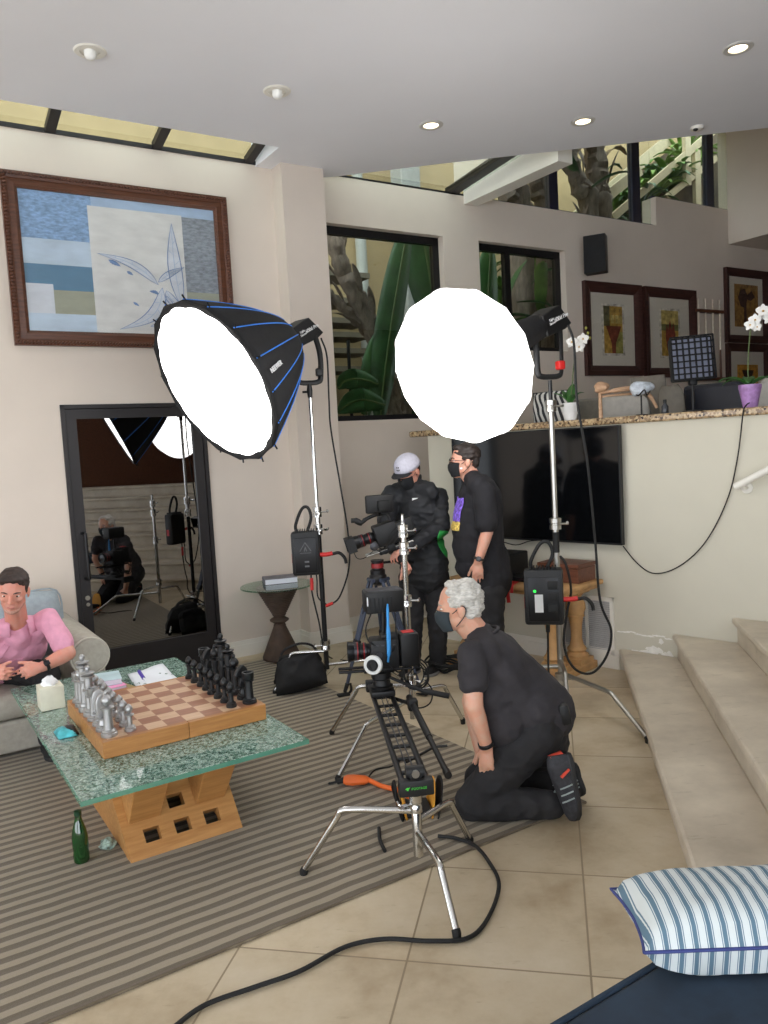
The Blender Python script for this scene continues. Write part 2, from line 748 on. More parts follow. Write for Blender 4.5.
DA0, DA1, DZ = 1.166, 2.267, 2.13
wall_a('wall_long', NL, NL + 0.2, -6.2, 3.02, 0, 4.075, [(DA0, DA1, -0.1, DZ)], M_WALL)
W1 = (3.40, 4.847, 1.945, 3.705)
W2 = (5.296, 6.506, 2.62, 3.705)
wall_a('wall_window', NW, NW + 0.2, 3.02, 13.2, 0, 4.125, [W1, W2], M_WALL)
SILA = 8.04
CLR = 9.45
mb = MB()
boxan(mb, SILA, 13.2, NW, NW + 0.2, 4.125, 4.46)
boxan(mb, CLR + 0.10, 13.2, NW, NW + 0.2, 4.46, 5.7)
struct('wall_upper', mb, M_WALL)
mb = MB()
boxan(mb, 3.006, 3.40, NP, NW + 0.02, 0, ZC + 0.02)
struct('wall_pilaster', mb, M_WALL)

# half wall with its granite ledge, and its return to the window wall
TEND = -1.79
mb = MB()
boxtt(mb, TEND, 3.6, 0, 0.2, 0, 1.762)
e = tt(TEND, 0)
k = (NW - e.dot(N)) / TN.dot(N)
boxtt(mb, TEND, TEND + 0.2, 0.2, k, 0, 1.762)
struct('wall_half', mb, M_HALF)
mb = MB()
pts = []
for i in range(9):
    a = pi / 2 + pi * i / 8
    pts.append((TEND - 0.12 + 0.15 * cos(a), 0.12 + 0.16 * sin(a)))
poly = pts + [(3.6, -0.04), (3.6, 0.28)]
mb.prism(poly, tt(0, 0, 1.762), T, TN, 0.05)
o = struct('trim_ledge', mb, M_GRAN, bevel=0.012)

# upper floor behind the half wall
q = [tt(TEND + 0.2, 0.2), tt(3.6, 0.2), tt(3.6, 0.2) + SN * 6, an(13.0, NW), an((tt(TEND + 0.2, k)).dot(A), NW)]
slab('floor_upper', q, 1.02, 1.28, mat('upper_floor_stone', (160, 140, 112), 0.5))

# stairs: each tread runs out from the half wall
s0 = 0.439
tdk = MB()
for i in range(8):
    c0 = s0 + 0.335 * i
    z1 = 0.16 * (i + 1)

    def hit(c):                # where the line SN = c meets the half wall
        return (TP.dot(TN) - (SN * c).dot(TN)) / S.dot(TN)
    f, b = c0, c0 + 0.37
    far_f, far_b = hit(f), hit(b)
    near = 0.9
    mb = MB()
    mb.prism([(f, near), (b, near), (b, far_b), (f, far_f)], (0, 0, z1 - 0.045), SN, S, 0.045)
    o = struct('step_tread', mb, M_STONE, bevel=0.016)
    mb = MB()
    f2 = f + 0.03
    mb.prism([(f2, near), (b, near), (b, far_b), (f2, hit(f2))], (0, 0, 0), SN, S, z1 - 0.045)
    struct('step_riser', mb, M_STONE)

# ceiling slab
cpts = [an(-6.2, -4.2), an(13.2, -4.2), an(13.2, 2.0), V((7.2, 5.95, 0)), V((3.235, 6.535, 0)), V((0.64, 6.94, 0)), V((-0.30, 7.12, 0)), an(3.3, NW), an(2.86, NL + 0.05), an(2.86, 5.735), an(-6.2, 5.735)]
slab('ceiling', cpts, ZC, ZC + 0.3, M_CEIL)
# high roof beyond the slab edge
rp = [an(5.3, NW + 0.3), V((2.0, 6.72, 0)), V((7.2, 5.93, 0)), an(13.2, 1.9), an(13.2, NW + 0.3)]
slab('ceiling_high', rp, 5.65, 5.8, M_CEIL)
mb = MB()
p0, p1, p2 = V((0.9, 6.90, 0)), V((3.235, 6.535, 0)), V((7.2, 5.95, 0))
for a_, b_ in ((p0, p1), (p1, p2), (p2, an(13.2, 2.0))):
    d = (b_ - a_).normalized()
    nn = V((-d.y, d.x, 0)) * -0.1
    b = [a_ + UP * 4.36, b_ + UP * 4.36, b_ + nn + UP * 4.36, a_ + nn + UP * 4.36]
    mb.hexa(b, [p + UP * 1.3 for p in b])
struct('wall_fascia', mb, M_CEIL)
# rafter between the window wall and the slab, and the wall that stands on it
ra = 5.30
mb = MB()
boxan(mb, ra - 0.17, ra, 5.0, NW, ZC - 0.02, 4.32)
struct('beam_rafter', mb, M_WHITE)
mb = MB()
boxan(mb, ra - 0.12, ra, 5.4, NW + 0.2, 4.32, 5.8)
struct('wall_gable', mb, M_WALL)
# soffit over the far end of the upper room
mb = MB()
boxan(mb, CLR, 13.2, 2.6, NW, 4.03, 5.65)
struct('wall_soffit', mb, M_WALL)

# enclosure behind the viewer, with wide openings for daylight
mb = MB()
for (a0, a1, z0, z1) in ((-6.2, -4.8, 0, ZC), (-4.8, 2.4, 3.5, ZC), (2.4, 5.6, 0.0, ZC), (5.6, 13.2, 0, ZC)):
    boxan(mb, a0, a1, -4.4, -4.2, z0, z1)
struct('wall_garden', mb, M_BROWNW)
mb = MB()
for (n0, n1, z0, z1) in ((-4.4, -3.4, 0, ZC), (-3.4, 4.6, 3.4, ZC), (4.6, 6.4, 0, ZC)):
    boxan(mb, -6.4, -6.2, n0, n1, z0, z1)
struct('wall_patio', mb, M_WALL)
mb = MB()
boxan(mb, 13.2, 13.4, -4.4, 6.5, 0, 5.8)
struct('wall_end', mb, M_BROWNW)
mb = MB()
boxan(mb, 7.5, 13.2, -1.2, -1.0, 0, ZC)
struct('wall_panelled', mb, M_BROWNW)

# baseboards
mb = MB()
for (a0, a1, n1) in ((-6.0, DA0 - 0.02, NL), (DA1 + 0.02, 2.99, NL), (3.0, 3.41, NP), (3.41, 5.2, NW)):
    boxan(mb, a0, a1, n1 - 0.02, n1, 0, 0.10)
    boxan(mb, a0, a1, n1 - 0.012, n1, 0.10, 0.135)
boxan(mb, 2.985, 3.006, NP - 0.02, NL, 0, 0.10)
boxan(mb, 2.992, 3.006, NP - 0.012, NL, 0.10, 0.135)
struct('baseboard_long', mb, M_WHITE)
mb = MB()
boxtt(mb, TEND, -0.02, -0.018, 0, 0, 0.10)
boxtt(mb, TEND, -0.02, -0.010, 0, 0.10, 0.14)
struct('baseboard_half', mb, M_WHITE)
mb = MB()
random.seed(9)


def flake(cx, cz, w, h):
    n_ = 14
    mb.prism([(cx + w * cos(2 * pi * i / n_) * random.uniform(.55, 1.1), cz + h * sin(2 * pi * i / n_) * random.uniform(.45, 1.15)) for i in range(n_)], tt(0, -.0035, 0), T, UP, -.004 if T.cross(UP).dot(TN) < 0 else .004)


for (px, py, w_, h_) in ((655, 650, .075, .035), (668, 655, .05, .03), (646, 652, .05, .016), (636, 651, .06, .010), (661, 642, .02, .022)):
    t_, z_ = on_half(px, py)
    flake(t_, z_, w_, h_)
for k_ in range(9):
    t_, z_ = on_half(620 + 6 * k_, 631 + .9 * k_ + random.uniform(-1, 1))
    flake(t_, z_, .035, .006)
struct('trim_worn_plaster', mb, M_DUST)

# ------------------------------------------------------------------ windows
def window(name, h, n, m, mull=(), w=0.07, dep=0.06):
    mb = MB()
    a0, a1, z0, z1 = h
    boxan(mb, a0, a1, n, n + dep, z1 - w, z1)
    boxan(mb, a0, a1, n, n + dep, z0, z0 + w * 0.7)
    boxan(mb, a0, a0 + w, n, n + dep, z0, z1)
    boxan(mb, a1 - w, a1, n, n + dep, z0, z1)
    for c in mull:
        boxan(mb, c - w / 2, c + w / 2, n - 0.004, n + dep, z0, z1)
    o = struct(name, mb, m)
    g = MB()
    boxan(g, a0 + w / 2, a1 - w / 2, n + 0.025, n + 0.031, z0 + w * 0.3, z1 - w * 0.3)
    g.build('pane', M_PANE, o)
    return o


window('window_1', W1, NW + 0.08, M_BLACKF)
window('window_2', W2, NW + 0.08, M_BLACKF, mull=(on_wall(514, 300, NW)[0],))
# clerestory with navy posts, seen above the window wall
mull = [on_wall(557, 190, NW)[0], on_wall(640, 190, NW)[0], on_wall(714, 170, NW)[0]]
mb = MB()
for c in mull:
    z0 = 4.125 if c < SILA else 4.46
    boxan(mb, c - 0.065, c + 0.065, NW + 0.05, NW + 0.12, z0, 5.65)
boxan(mb, ra, SILA, NW + 0.05, NW + 0.11, 4.125, 4.15)
boxan(mb, SILA, CLR + 0.1, NW + 0.05, NW + 0.11, 4.46, 4.485)
o = struct('window_3', mb, M_NAVYF)
g = MB()
boxan(g, ra, SILA, NW + 0.075, NW + 0.081, 4.125, 5.65)
boxan(g, SILA, CLR + 0.1, NW + 0.075, NW + 0.081, 4.46, 5.65)
g.build('pane', M_PANE, o)

# flat roof lights: along the long wall and along the window wall
mb = MB()
boxan(mb, -6.2, 2.86, NL - 0.012, NL + 0.03, 4.072, 4.104)
bars = [on_wall(52, 122, NL - 0.1)[0], on_wall(160, 140, NL - 0.1)[0]]
st = bars[1] - bars[0]
bars += [bars[0] - st * i for i in range(1, 5)] + [2.80]
for c in bars:
    b = [an(c - 0.035, 5.60, 4.21), an(c + 0.035, 5.60, 4.21), an(c + 0.035, NL, 4.075), an(c - 0.035, NL, 4.075)]
    mb.hexa(b, [p + UP * 0.05 for p in b])
o = struct('window_4', mb, M_BRONZE)
g = MB()
b = [an(-6.2, 5.60, 4.25), an(2.86, 5.60, 4.25), an(2.86, NL + 0.03, 4.106), an(-6.2, NL + 0.03, 4.106)]
g.hexa(b, [p + UP * 0.006 for p in b])
g.build('pane', M_PANE, o)
mb = MB()
boxan(mb, 3.40, ra, NW, NW + 0.06, 4.12, 4.14)
c = ra - 0.30
b = [an(c - 0.06, 5.2, 4.24), an(c + 0.06, 5.2, 4.24), an(c + 0.06, NW + 0.05, 4.125), an(c - 0.06, NW + 0.05, 4.125)]
mb.hexa(b, [p + UP * 0.06 for p in b])
o = struct('window_5', mb, M_BLACKF)
g = MB()
b = [an(3.2, 5.0, 4.27), an(ra, 5.0, 4.27), an(ra, NW + 0.06, 4.15), an(3.2, NW + 0.06, 4.15)]
g.hexa(b, [p + UP * 0.006 for p in b])
g.build('pane', M_PANE, o)

# ------------------------------------------------------------------ glass door
mb = MB()
n0, n1 = NL - 0.015, NL + 0.06
fw = 0.030
boxan(mb, DA0, DA1, n0, n1, DZ - fw, DZ)
boxan(mb, DA0, DA0 + fw, n0, n1, 0, DZ)
boxan(mb, DA1 - fw, DA1, n0, n1, 0, DZ)
o = struct('door_1', mb, M_BRONZE)
mb = MB()
d0, d1 = NL - 0.002, NL + 0.045
i0, i1 = DA0 + fw + 0.004, DA1 - fw - 0.004
boxan(mb, i0, i1, d0, d1, DZ - fw - 0.075, DZ - fw - 0.004)
boxan(mb, i0, i1, d0, d1, 0.012, 0.26)
boxan(mb, i0, i0 + 0.075, d0, d1, 0.26, DZ - fw - 0.075)
boxan(mb, i1 - 0.075, i1, d0, d1, 0.26, DZ - fw - 0.075)
mb.build('door_frame', M_BRONZE, o)
mb = MB()
boxan(mb, i0 + 0.07, i1 - 0.07, NL + 0.018, NL + 0.026, 0.255, DZ - fw - 0.07)
mb.build('pane', M_DOORG, o)
ha = i0 + 0.045
mb = MB()
zt, zb = 1.17, 0.83
mb.tube(smoothpath([an(ha, d0, zt), an(ha + 0.01, d0 - 0.045, zt), an(ha + 0.012, d0 - 0.055, zt - 0.03), an(ha + 0.012, d0 - 0.055, zb + 0.03), an(ha + 0.01, d0 - 0.045, zb), an(ha, d0, zb)], 5), 0.013, 10)
mb.build('door_handle', M_BLACKF, o, SM)
mb = MB()
mb.cyl(an(ha, d0 + 0.002, 0.68), an(ha, d0 - 0.006, 0.68), 0.018)
mb.cyl(an(ha, d0 + 0.002, 0.63), an(ha, d0 - 0.006, 0.63), 0.014)
mb.build('door_lock', mat('brushed_lock', (170, 165, 155), 0.3, 0.9), o, SM)

# ------------------------------------------------------------------ outside
mb = MB()
boxan(mb, -9, 15, 8.9, 9.1, -0.5, 8.0)
struct('exterior_wall', mb, M_EXT)
mb = MB()
boxan(mb, -9, 15, 6.5, 8.9, -0.5, -0.1)
struct('exterior_ground', mb, M_SOIL)
# a dark room beyond the glass door
mb = MB()
boxan(mb, 0.2, 3.2, 8.5, 8.6, -0.1, 3.2)
boxan(mb, 0.2, 0.3, 6.4, 8.5, -0.1, 3.2)
boxan(mb, 3.1, 3.2, 6.5, 8.5, -0.1, 3.2)
boxan(mb, 0.2, 3.2, 6.4, 8.6, 3.2, 3.3)
struct('exterior_passage', mb, mat('passage_brown', (120, 92, 70), 0.8, var=0.1, scale=1.5))

# rug
mb = MB()
mb.prism([(-1.6, 2.516), (2.62, 2.516), (2.52, 5.95), (-1.6, 5.95)], (0, 0, 0), A, N, 0.012)
single('striped_rug', mb, M_RUG, 'large brown and beige striped rug on the stone floor', 'rug', bevel=0.004)
# ================================================================== shared finishes
M_CHROME = mat('polished_chrome', (206, 206, 204), 0.16, 1.0, var=0.02)
M_STEEL = mat('satin_steel', (176, 174, 168), 0.32, 1.0, var=0.03)
M_BLK = mat('matte_black_plastic', (14, 14, 15), 0.55, var=0.1)
M_BLKM = mat('black_anodised_metal', (20, 20, 22), 0.4, 0.3, var=0.05)
M_RUB = mat('black_rubber', (16, 16, 16), 0.7)
M_CLOTHB = mat('black_nylon_cloth', (19, 19, 21), 0.8, var=0.15, scale=30, bump=0.1, bscale=200)
M_RED = mat('red_plastic', (196, 36, 34), 0.4)
M_BLUE = mat('bright_blue_piping', (58, 128, 224), 0.45)
M_LETTER = mat('white_lettering', (232, 232, 232), 0.6, var=0.0)
M_GREYL = mat('grey_lettering', (96, 96, 98), 0.6, var=0.0)
M_GREEN = mat('green_lettering', (70, 190, 60), 0.5, var=0.0)
M_OAK = wood('oak_wood', (168, 116, 62), (196, 144, 86), 0.42, 1.0, -ROTA)
M_SOFTB = emit_mat('studio_light_diffuser', (255, 252, 250), 6.0)

# ------------------------------------------------------------------ big framed picture on the long wall
M_MAHOG = wood('carved_mahogany', (72, 40, 24), (104, 62, 40), 0.4, 1.0, -ROTA)
pa0, pa1, pz0, pz1 = 0.90, 2.565, 2.555, 3.765
root = thing('framed_picture', 'large dark wood framed blue and white banana leaf picture above the glass door', 'picture', an(0.9, NL, 2.555), ROTA)
fw = 0.105
mb = MB()


def frame_ring(mb, a0, a1, z0, z1, w, n_out, n_in, nb):
    """Mitred moulding: outer edge depth n_out, inner edge depth n_in, back nb."""
    o = [(a0, z0), (a1, z0), (a1, z1), (a0, z1)]
    i = [(a0 + w, z0 + w), (a1 - w, z0 + w), (a1 - w, z1 - w), (a0 + w, z1 - w)]
    vs = [an(x, n_out, z) for x, z in o] + [an(x, n_in, z) for x, z in i] + [an(x, nb, z) for x, z in o] + [an(x, nb, z) for x, z in i]
    fs = []
    for k in range(4):
        j = (k + 1) % 4
        fs += [(k, j, 4 + j, 4 + k), (8 + k, 8 + j, j, k), (4 + k, 4 + j, 12 + j, 12 + k), (12 + k, 12 + j, 8 + j, 8 + k)]
    mb.add(vs, fs)


frame_ring(mb, pa0, pa1, pz0, pz1, 0.045, NL - 0.05, NL - 0.038, NL - 0.001)
frame_ring(mb, pa0 + 0.04, pa1 - 0.04, pz0 + 0.04, pz1 - 0.04, 0.045, NL - 0.030, NL - 0.036, NL - 0.001)
frame_ring(mb, pa0 + 0.082, pa1 - 0.082, pz0 + 0.082, pz1 - 0.082, 0.026, NL - 0.034, NL - 0.02, NL - 0.001)
mb.build('picture_frame', M_MAHOG, root)
mb = MB()
nb = 70
for i in range(nb):                          # the rope bead that runs round the moulding
    for (p, q) in (((pa0, pz1 - .02), (pa1, pz1 - .02)), ((pa0, pz0 + .02), (pa1, pz0 + .02))):
        x = p[0] + (q[0] - p[0]) * (i + 0.5) / nb
        mb.ell(an(x, NL - 0.048, p[1]), (0.010, 0.012, 0.016), A, UP, 6, 4)
for i in range(50):
    z = pz0 + (pz1 - pz0) * (i + 0.5) / 50
    for x in (pa0 + .02, pa1 - .02):
        mb.ell(an(x, NL - 0.048, z), (0.016, 0.010, 0.012), A, UP, 6, 4)
mb.build('bead_moulding', M_MAHOG, root, SM)
# the print: patches of pale blue, teal and grey round a white sheet with a drawn banana plant
cols = [(176, 200, 226), (140, 172, 208), (196, 214, 230), (96, 136, 164), (168, 170, 150), (226, 226, 222), (146, 154, 162), (176, 196, 220), (120, 148, 190), (216, 221, 228)]
mats = [mat('print_tone_%s' % 'abcdefghij'[i], c, 0.35, var=(0.16 if i in (1, 6) else 0.05), scale=(26 if i in (1, 6) else 5), stretch=(1, 1, 2.5)) for i, c in enumerate(cols)]
ia0, ia1, iz0, iz1 = pa0 + 0.105, pa1 - 0.105, pz0 + 0.105, pz1 - 0.105
iw, ih = ia1 - ia0, iz1 - iz0
mb = MB()


def patch(i, x0, x1, y0, y1, lift):
    mb.cur = i
    boxan(mb, ia0 + iw * x0, ia0 + iw * x1, NL - 0.012 - lift, NL - 0.003, iz0 + ih * y0, iz0 + ih * y1)


patch(0, 0, 1, 0, 1, 0)
patch(1, 0.0, 0.345, 0.66, 1.0, .0006)
patch(2, 0.0, 0.345, 0.48, 0.66, .0006)
patch(3, 0.0, 0.345, 0.30, 0.48, .0006)
patch(9, 0.0, 0.13, 0.13, 0.34, .0012)
patch(4, 0.11, 0.345, 0.13, 0.30, .0006)
patch(2, 0.0, 0.345, 0.0, 0.13, .0006)
patch(6, 0.80, 1.0, 0.34, 0.92, .0006)
patch(7, 0.80, 1.0, 0.0, 0.34, .0006)
patch(4, 0.80, 1.0, 0.24, 0.34, .0012)
patch(5, 0.325, 0.815, 0.0, 0.93, .0018)


def drawn_leaf(x0, y0, x1, y1, w, i, bend=0.0):
    mb.cur = i
    p, q = V((x0, y0)), V((x1, y1))
    d = q - p
    nn = V((-d.y, d.x)).normalized()
    L, R = [], []
    for k in range(13):
        t = k / 12
        c = p + d * t + nn * bend * sin(pi * t)
        ww = w * sin(pi * t ** 0.8) * (1 + 0.12 * sin(k * 2.7))
        L.append(c + nn * ww)
        R.append(c - nn * ww)
    poly = [(ia0 + iw * v_.x, iz0 + ih * v_.y) for v_ in L + R[::-1]]
    mb.prism(poly, V((0, 0, 0)) + N * (NL - 0.0152 - 0.0004 * i), A, UP, 0.0012)


def drawn_line(pts, wd, i):
    """A brush line on the sheet: a narrow band through the points."""
    mb.cur = i
    P = smoothpath([V((x, y, 0)) for x, y in pts], 5)
    n_ = len(P)
    L, R = [], []
    for k in range(n_):
        d = (P[min(k + 1, n_ - 1)] - P[max(k - 1, 0)]).normalized()
        nn = V((-d.y, d.x, 0)) * wd * (.35 + .65 * sin(pi * k / (n_ - 1)))
        L.append(P[k] + nn)
        R.append(P[k] - nn)
    rows = [[N * (NL - .0215) + A * (ia0 + iw * q.x) + UP * (iz0 + ih * q.y) for q in side] for side in (L, R)]
    mb.surf(rows)


for (x0, y0, x1, y1, ww, i, b) in ((.78, .22, .755, .86, .040, 9, .012), (.66, .38, .355, .585, .030, 9, -.045), (.68, .36, .44, .03, .040, 9, .075), (.66, .40, .81, .53, .022, 9, .01),
                                   (.70, .34, .80, .20, .028, 9, -.02), (.60, .06, .74, .17, .022, 9, -.03), (.70, .30, .70, .02, .026, 9, .02)):
    drawn_leaf(x0, y0, x1, y1, ww, i, b)
    p, q = V((x0, y0)), V((x1, y1))
    d = q - p
    nn = V((-d.y, d.x)).normalized()
    for off in (-1, 0, 1):
        pts = []
        for k in range(9):
            t = k / 8
            c = p + d * t + nn * b * sin(pi * t) + nn * off * ww * .92 * sin(pi * t ** .8)
            pts.append((c.x, c.y))
        drawn_line(pts, .0026 if off else .0018, 8 if off else 7)
    for k in range(2, 7):
        t = k / 8
        c = p + d * t + nn * b * sin(pi * t)
        e = c + nn * ww * .8 * sin(pi * t ** .8) * (1 if k % 2 else -1) + d * .06
        drawn_line([(c.x, c.y), ((c.x + e.x) / 2, (c.y + e.y) / 2), (e.x, e.y)], .0016, 7)
for (x0, y0, x1, y1, ww, b) in ((.41, .545, .47, .50, .014, .0), (.50, .47, .53, .44, .010, .0), (.61, .33, .66, .30, .012, .01), (.52, .24, .55, .21, .008, 0), (.64, .20, .67, .24, .007, 0)):
    drawn_leaf(x0, y0, x1, y1, ww, 8, b)
mb.build('art_print', mats, root)
mb = MB()
boxan(mb, ia0 - 0.005, ia1 + 0.005, NL - 0.026, NL - 0.024, iz0 - 0.005, iz1 + 0.005)
mb.build('glass_front', glass_mat('picture_glass', (250, 250, 250), 0.03), root)

# ------------------------------------------------------------------ ceiling lights
M_GLOW = emit_mat('warm_lamp_glow', (255, 232, 190), 6.0)
M_TRIM = mat('brushed_trim_ring', (206, 204, 200), 0.35, 0.2)


def downlight(px, py, label, style, grp='recessed ceiling lights'):
    c = Z(px, py, ZC)
    r = thing('recessed_light', label, 'ceiling light', c, 0, grp)
    mb = MB()
    mb.lathe([(0.055, 0.0), (0.058, -0.006), (0.085, -0.006), (0.092, 0.0), (0.092, 0.004), (0.055, 0.004)], c - UP * 0.002, UP, 32)
    mb.build('trim_ring', M_TRIM if style == 'lit' else M_WHITE, r, SM)
    mb = MB()
    if style == 'lit':
        mb.lathe([(0.0, -0.003), (0.03, -0.003), (0.038, -0.0015), (0.056, -0.001)], c - UP * 0.001, UP, 24)
        mb.build('lamp', M_GLOW, r, SM)
    else:
        mb.lathe([(0.034, 0.0), (0.034, -0.026), (0.028, -0.040), (0.016, -0.048), (0.0, -0.050)], c, UP, 24)
        mb.build('lamp', mat('unlit_lamp', (236, 236, 232), 0.4), r, SM)
    return r


downlight(90, 51, 'white recessed ceiling light with stubby unlit bulb, above the banana leaf picture', 'off')
downlight(277, 91, 'white recessed ceiling light with unlit bulb, near the pilaster top', 'off')
downlight(431, 125, 'small lit recessed ceiling light at the ceiling edge before the window', 'lit')
downlight(583, 121, 'lit recessed ceiling light near the ceiling edge and the clerestory glass', 'lit')
downlight(738, 48, 'large lit recessed ceiling light at the upper corner of the photo', 'lit')
c = Z(697, 127, ZC)
root = thing('ceiling_sensor', 'tiny white sensor with dark lens on the ceiling edge near the soffit', 'sensor', c)
mb = MB()
mb.lathe([(0.05, 0.0), (0.046, -0.02), (0.02, -0.032), (0.0, -0.034)], c, UP, 20)
mb.build('housing', M_WHITE, root, SM)
mb = MB()
mb.ell(c + V((-0.02, -0.02, -0.026)), (0.02, 0.02, 0.012))
mb.build('lens', M_BLK, root, SM)


# ------------------------------------------------------------------ stands
def stand_legs(root, col, ends, hz, m=M_CHROME, r=0.0125, frac=0.62):
    """C-stand base: each leg leaves the column at its own height, then bends down to the floor."""
    for i, (e, h) in enumerate(zip(ends, hz)):
        e = V((e[0], e[1], 0.0))
        d = V((e.x - col.x, e.y - col.y, 0))
        k = V((col.x, col.y, 0)) + d * frac
        st = V((col.x, col.y, h))
        p = [st, st + (V((k.x, k.y, h)) - st) * 0.5, V((k.x, k.y, h)) - d.normalized() * 0.05, V((k.x, k.y, h - 0.006)) + d.normalized() * 0.008]
        q = V((e.x, e.y, r + 0.012))
        p += [p[-1] + (q - p[-1]) * 0.12, p[-1] + (q - p[-1]) * 0.55, q]
        mb = MB()
        mb.tube(smoothpath(p, 4), r, 10)
        leg = mb.build('leg', m, root, SM)
        mb = MB()
        dd = (q - p[-2]).normalized()
        mb.tube([q - dd * 0.012, q, V((q.x, q.y, 0.001))], [r * 1.2, r * 1.25, r * 1.1], 10)
        mb.build('rubber_foot', M_RUB, leg, SM)


def collar(root, c, r, toward, m=M_CHROME, name='clamp_collar'):
    """Locking collar with a T-knob."""
    mb = MB()
    mb.lathe([(r, -0.035), (r * 1.5, -0.033), (r * 1.5, -0.008), (r * 1.35, -0.004), (r * 1.35, 0.004), (r * 1.55, 0.008), (r * 1.55, 0.036), (r, 0.04)], c, UP, 20)
    o = mb.build(name, m, root, SM)
    mb = MB()
    d = V(toward).normalized()
    mb.cyl(c + d * r, c + d * (r + 0.045), 0.006, seg=8)
    s = d.cross(UP).normalized()
    p = c + d * (r + 0.05)
    mb.tube([p - s * 0.026 + UP * 0.008, p - s * 0.01, p + s * 0.01, p + s * 0.026 + UP * 0.008], [0.007, 0.008, 0.008, 0.007], 8)
    mb.build('locking_knob', m, o, SM)


def pole(root, x, y, z0, z1, r, m=M_CHROME, name='pole'):
    mb = MB()
    mb.cyl((x, y, z0), (x, y, z1), r, seg=18)
    return mb.build(name, m, root, SM)


def ballast(root_label, c, u, size, m, logo, stripe, side=1):
    """Control box of a studio light: finned case, carry handle, face plate and sockets. c centre, u along its face."""
    w_, d_, h_ = size
    u = V(u).normalized()
    f = V((u.y, -u.x, 0))                    # outward from the face, towards the viewer
    rt = thing('light_control_box', root_label, 'power box', c - UP * h_ / 2, atan2(u.y, u.x), 'control boxes of the studio lights')
    mb = MB()
    mb.rbox(c, (w_, d_, h_), 0.018, u, -f)
    mb.build('case', M_BLK, rt, SM)
    mb = MB()
    for i in range(9):
        mb.box(c + u * (-w_ * .32 + w_ * .64 * i / 8) + UP * (h_ / 2 + 0.004), (0.006, d_ * 0.8, 0.022), u, -f)
    mb.build('cooling_fin', M_BLKM, rt)
    mb = MB()
    mb.rbox(c + f * (d_ / 2 + 0.001) - UP * 0.01, (w_ * 0.80, 0.008, h_ * 0.80), 0.004, u, -f)
    fp = mb.build('face_plate', M_BLKM, rt, SM)
    mb = MB()
    p = [c + u * (-w_ * .30) + UP * h_ / 2, c + u * (-w_ * .30) + UP * (h_ / 2 + .05), c + u * (-w_ * .06) + UP * (h_ / 2 + .15), c + u * (w_ * .16) + UP * (h_ / 2 + .16), c + u * (w_ * .26) + UP * (h_ / 2 + .09), c + u * (w_ * .10) + UP * h_ / 2]
    mb.tube(smoothpath(p, 5), 0.011, 10)
    mb.build('carry_strap', M_RUB, rt, SM)
    z = c + f * (d_ / 2 + 0.0055)
    if logo == 'triangle':
        mb = MB()
        t0, t1, t2 = z + UP * h_ * .26, z + UP * h_ * .06 - u * w_ * .2, z + UP * h_ * .06 + u * w_ * .2
        for a_, b_ in ((t0, t1), (t0, t2), (t0 - UP * .03, t1 * .6 + t2 * .4), (t0 - UP * .03, t1 * .4 + t2 * .6)):
            mb.cyl(a_, b_, 0.0035, seg=6)
        mb.cyl(t1 - UP * .012, t2 - UP * .012, 0.0025, seg=6)
        mb.build('logo', M_GREYL, fp)
        for i in range(2):
            mb = MB()
            mb.box(z - UP * h_ * (.18 + .1 * i) + u * w_ * .03, (0.03, 0.002, 0.012), u, -f)
            mb.build('label_plate', M_GREYL, fp)
    else:
        mb = MB()
        mb.box(z + u * w_ * -.12 - UP * h_ * .1, (0.05, 0.003, 0.11), u, -f)
        mb.build('label_plate', mat('pale_sticker', (206, 206, 204), 0.6), fp)
        mb = MB()
        mb.lathe([(0.009, 0), (0.008, .003), (0, .004)], z + u * w_ * -.22 + UP * h_ * .12, f, 12)
        mb.build('status_lamp', emit_mat('green_status_glow', (60, 255, 90), 1.5), fp, SM)
        for k in range(3):
            mb = MB()
            mb.rbox(z + u * w_ * .24 + UP * h_ * (.22 - .2 * k), (0.06, 0.012, 0.05), 0.006, u, -f)
            mb.build('socket', M_RUB, fp, SM)
    mb = MB()
    mb.box(c - u * (w_ / 2 + .0005) + f * d_ * .1 - UP * h_ * .1, (0.003, d_ * .3, h_ * .2), u, -f)
    mb.build('red_stripe', M_RED, rt, label='red marking on the side of the case')
    mb = MB()
    q = c + u * w_ / 2 - UP * h_ * 0.06
    mb.tube(smoothpath([q, q + u * .05, q + u * .085 + UP * .006], 4), [0.015] * 9, 10)
    pl = mb.build('plug', M_RED, rt, SM, label='red cable plug')
    mb = MB()
    q += u * .08
    mb.tube(smoothpath([q, q + u * .05 + UP * .005, q + u * .085 - UP * .03, q + u * .095 - UP * .07], 4), 0.011, 8)
    mb.build('plug_boot', M_RUB, pl, SM)
    return rt


# ------------------------------------------------------------------ deep softbox on its stand
LB = V((D(327, 668, 5.45).x, 5.45, 0))                              # foot of the stand's column
LH = D(289, 340, LB.y)                        # where the lamp head meets the softbox
root = thing('light_stand', 'tall chrome light stand beside the pilaster carrying the deep black softbox', 'light stand', LB)
zc1 = D(322, 512, LB.y).z
yb = D(308, 383, LB.y).z
pole(root, LB.x, LB.y, 0.16, zc1 - 0.10, 0.0175, M_BLKM, 'lower_pole')
pole(root, LB.x, LB.y, zc1 - 0.12, zc1 + 0.04, 0.0175, M_CHROME, 'middle_pole')
pole(root, LB.x, LB.y, zc1, yb - 0.05, 0.0125, M_CHROME, 'riser_pole')
collar(root, V((LB.x, LB.y, zc1)), 0.02, V((1, 0.2, 0)))
collar(root, V((LB.x, LB.y, zc1 - 0.12)), 0.02, V((0.8, -0.6, 0)))
collar(root, V((LB.x, LB.y, 0.33)), 0.022, V((-1, -0.2, 0)))
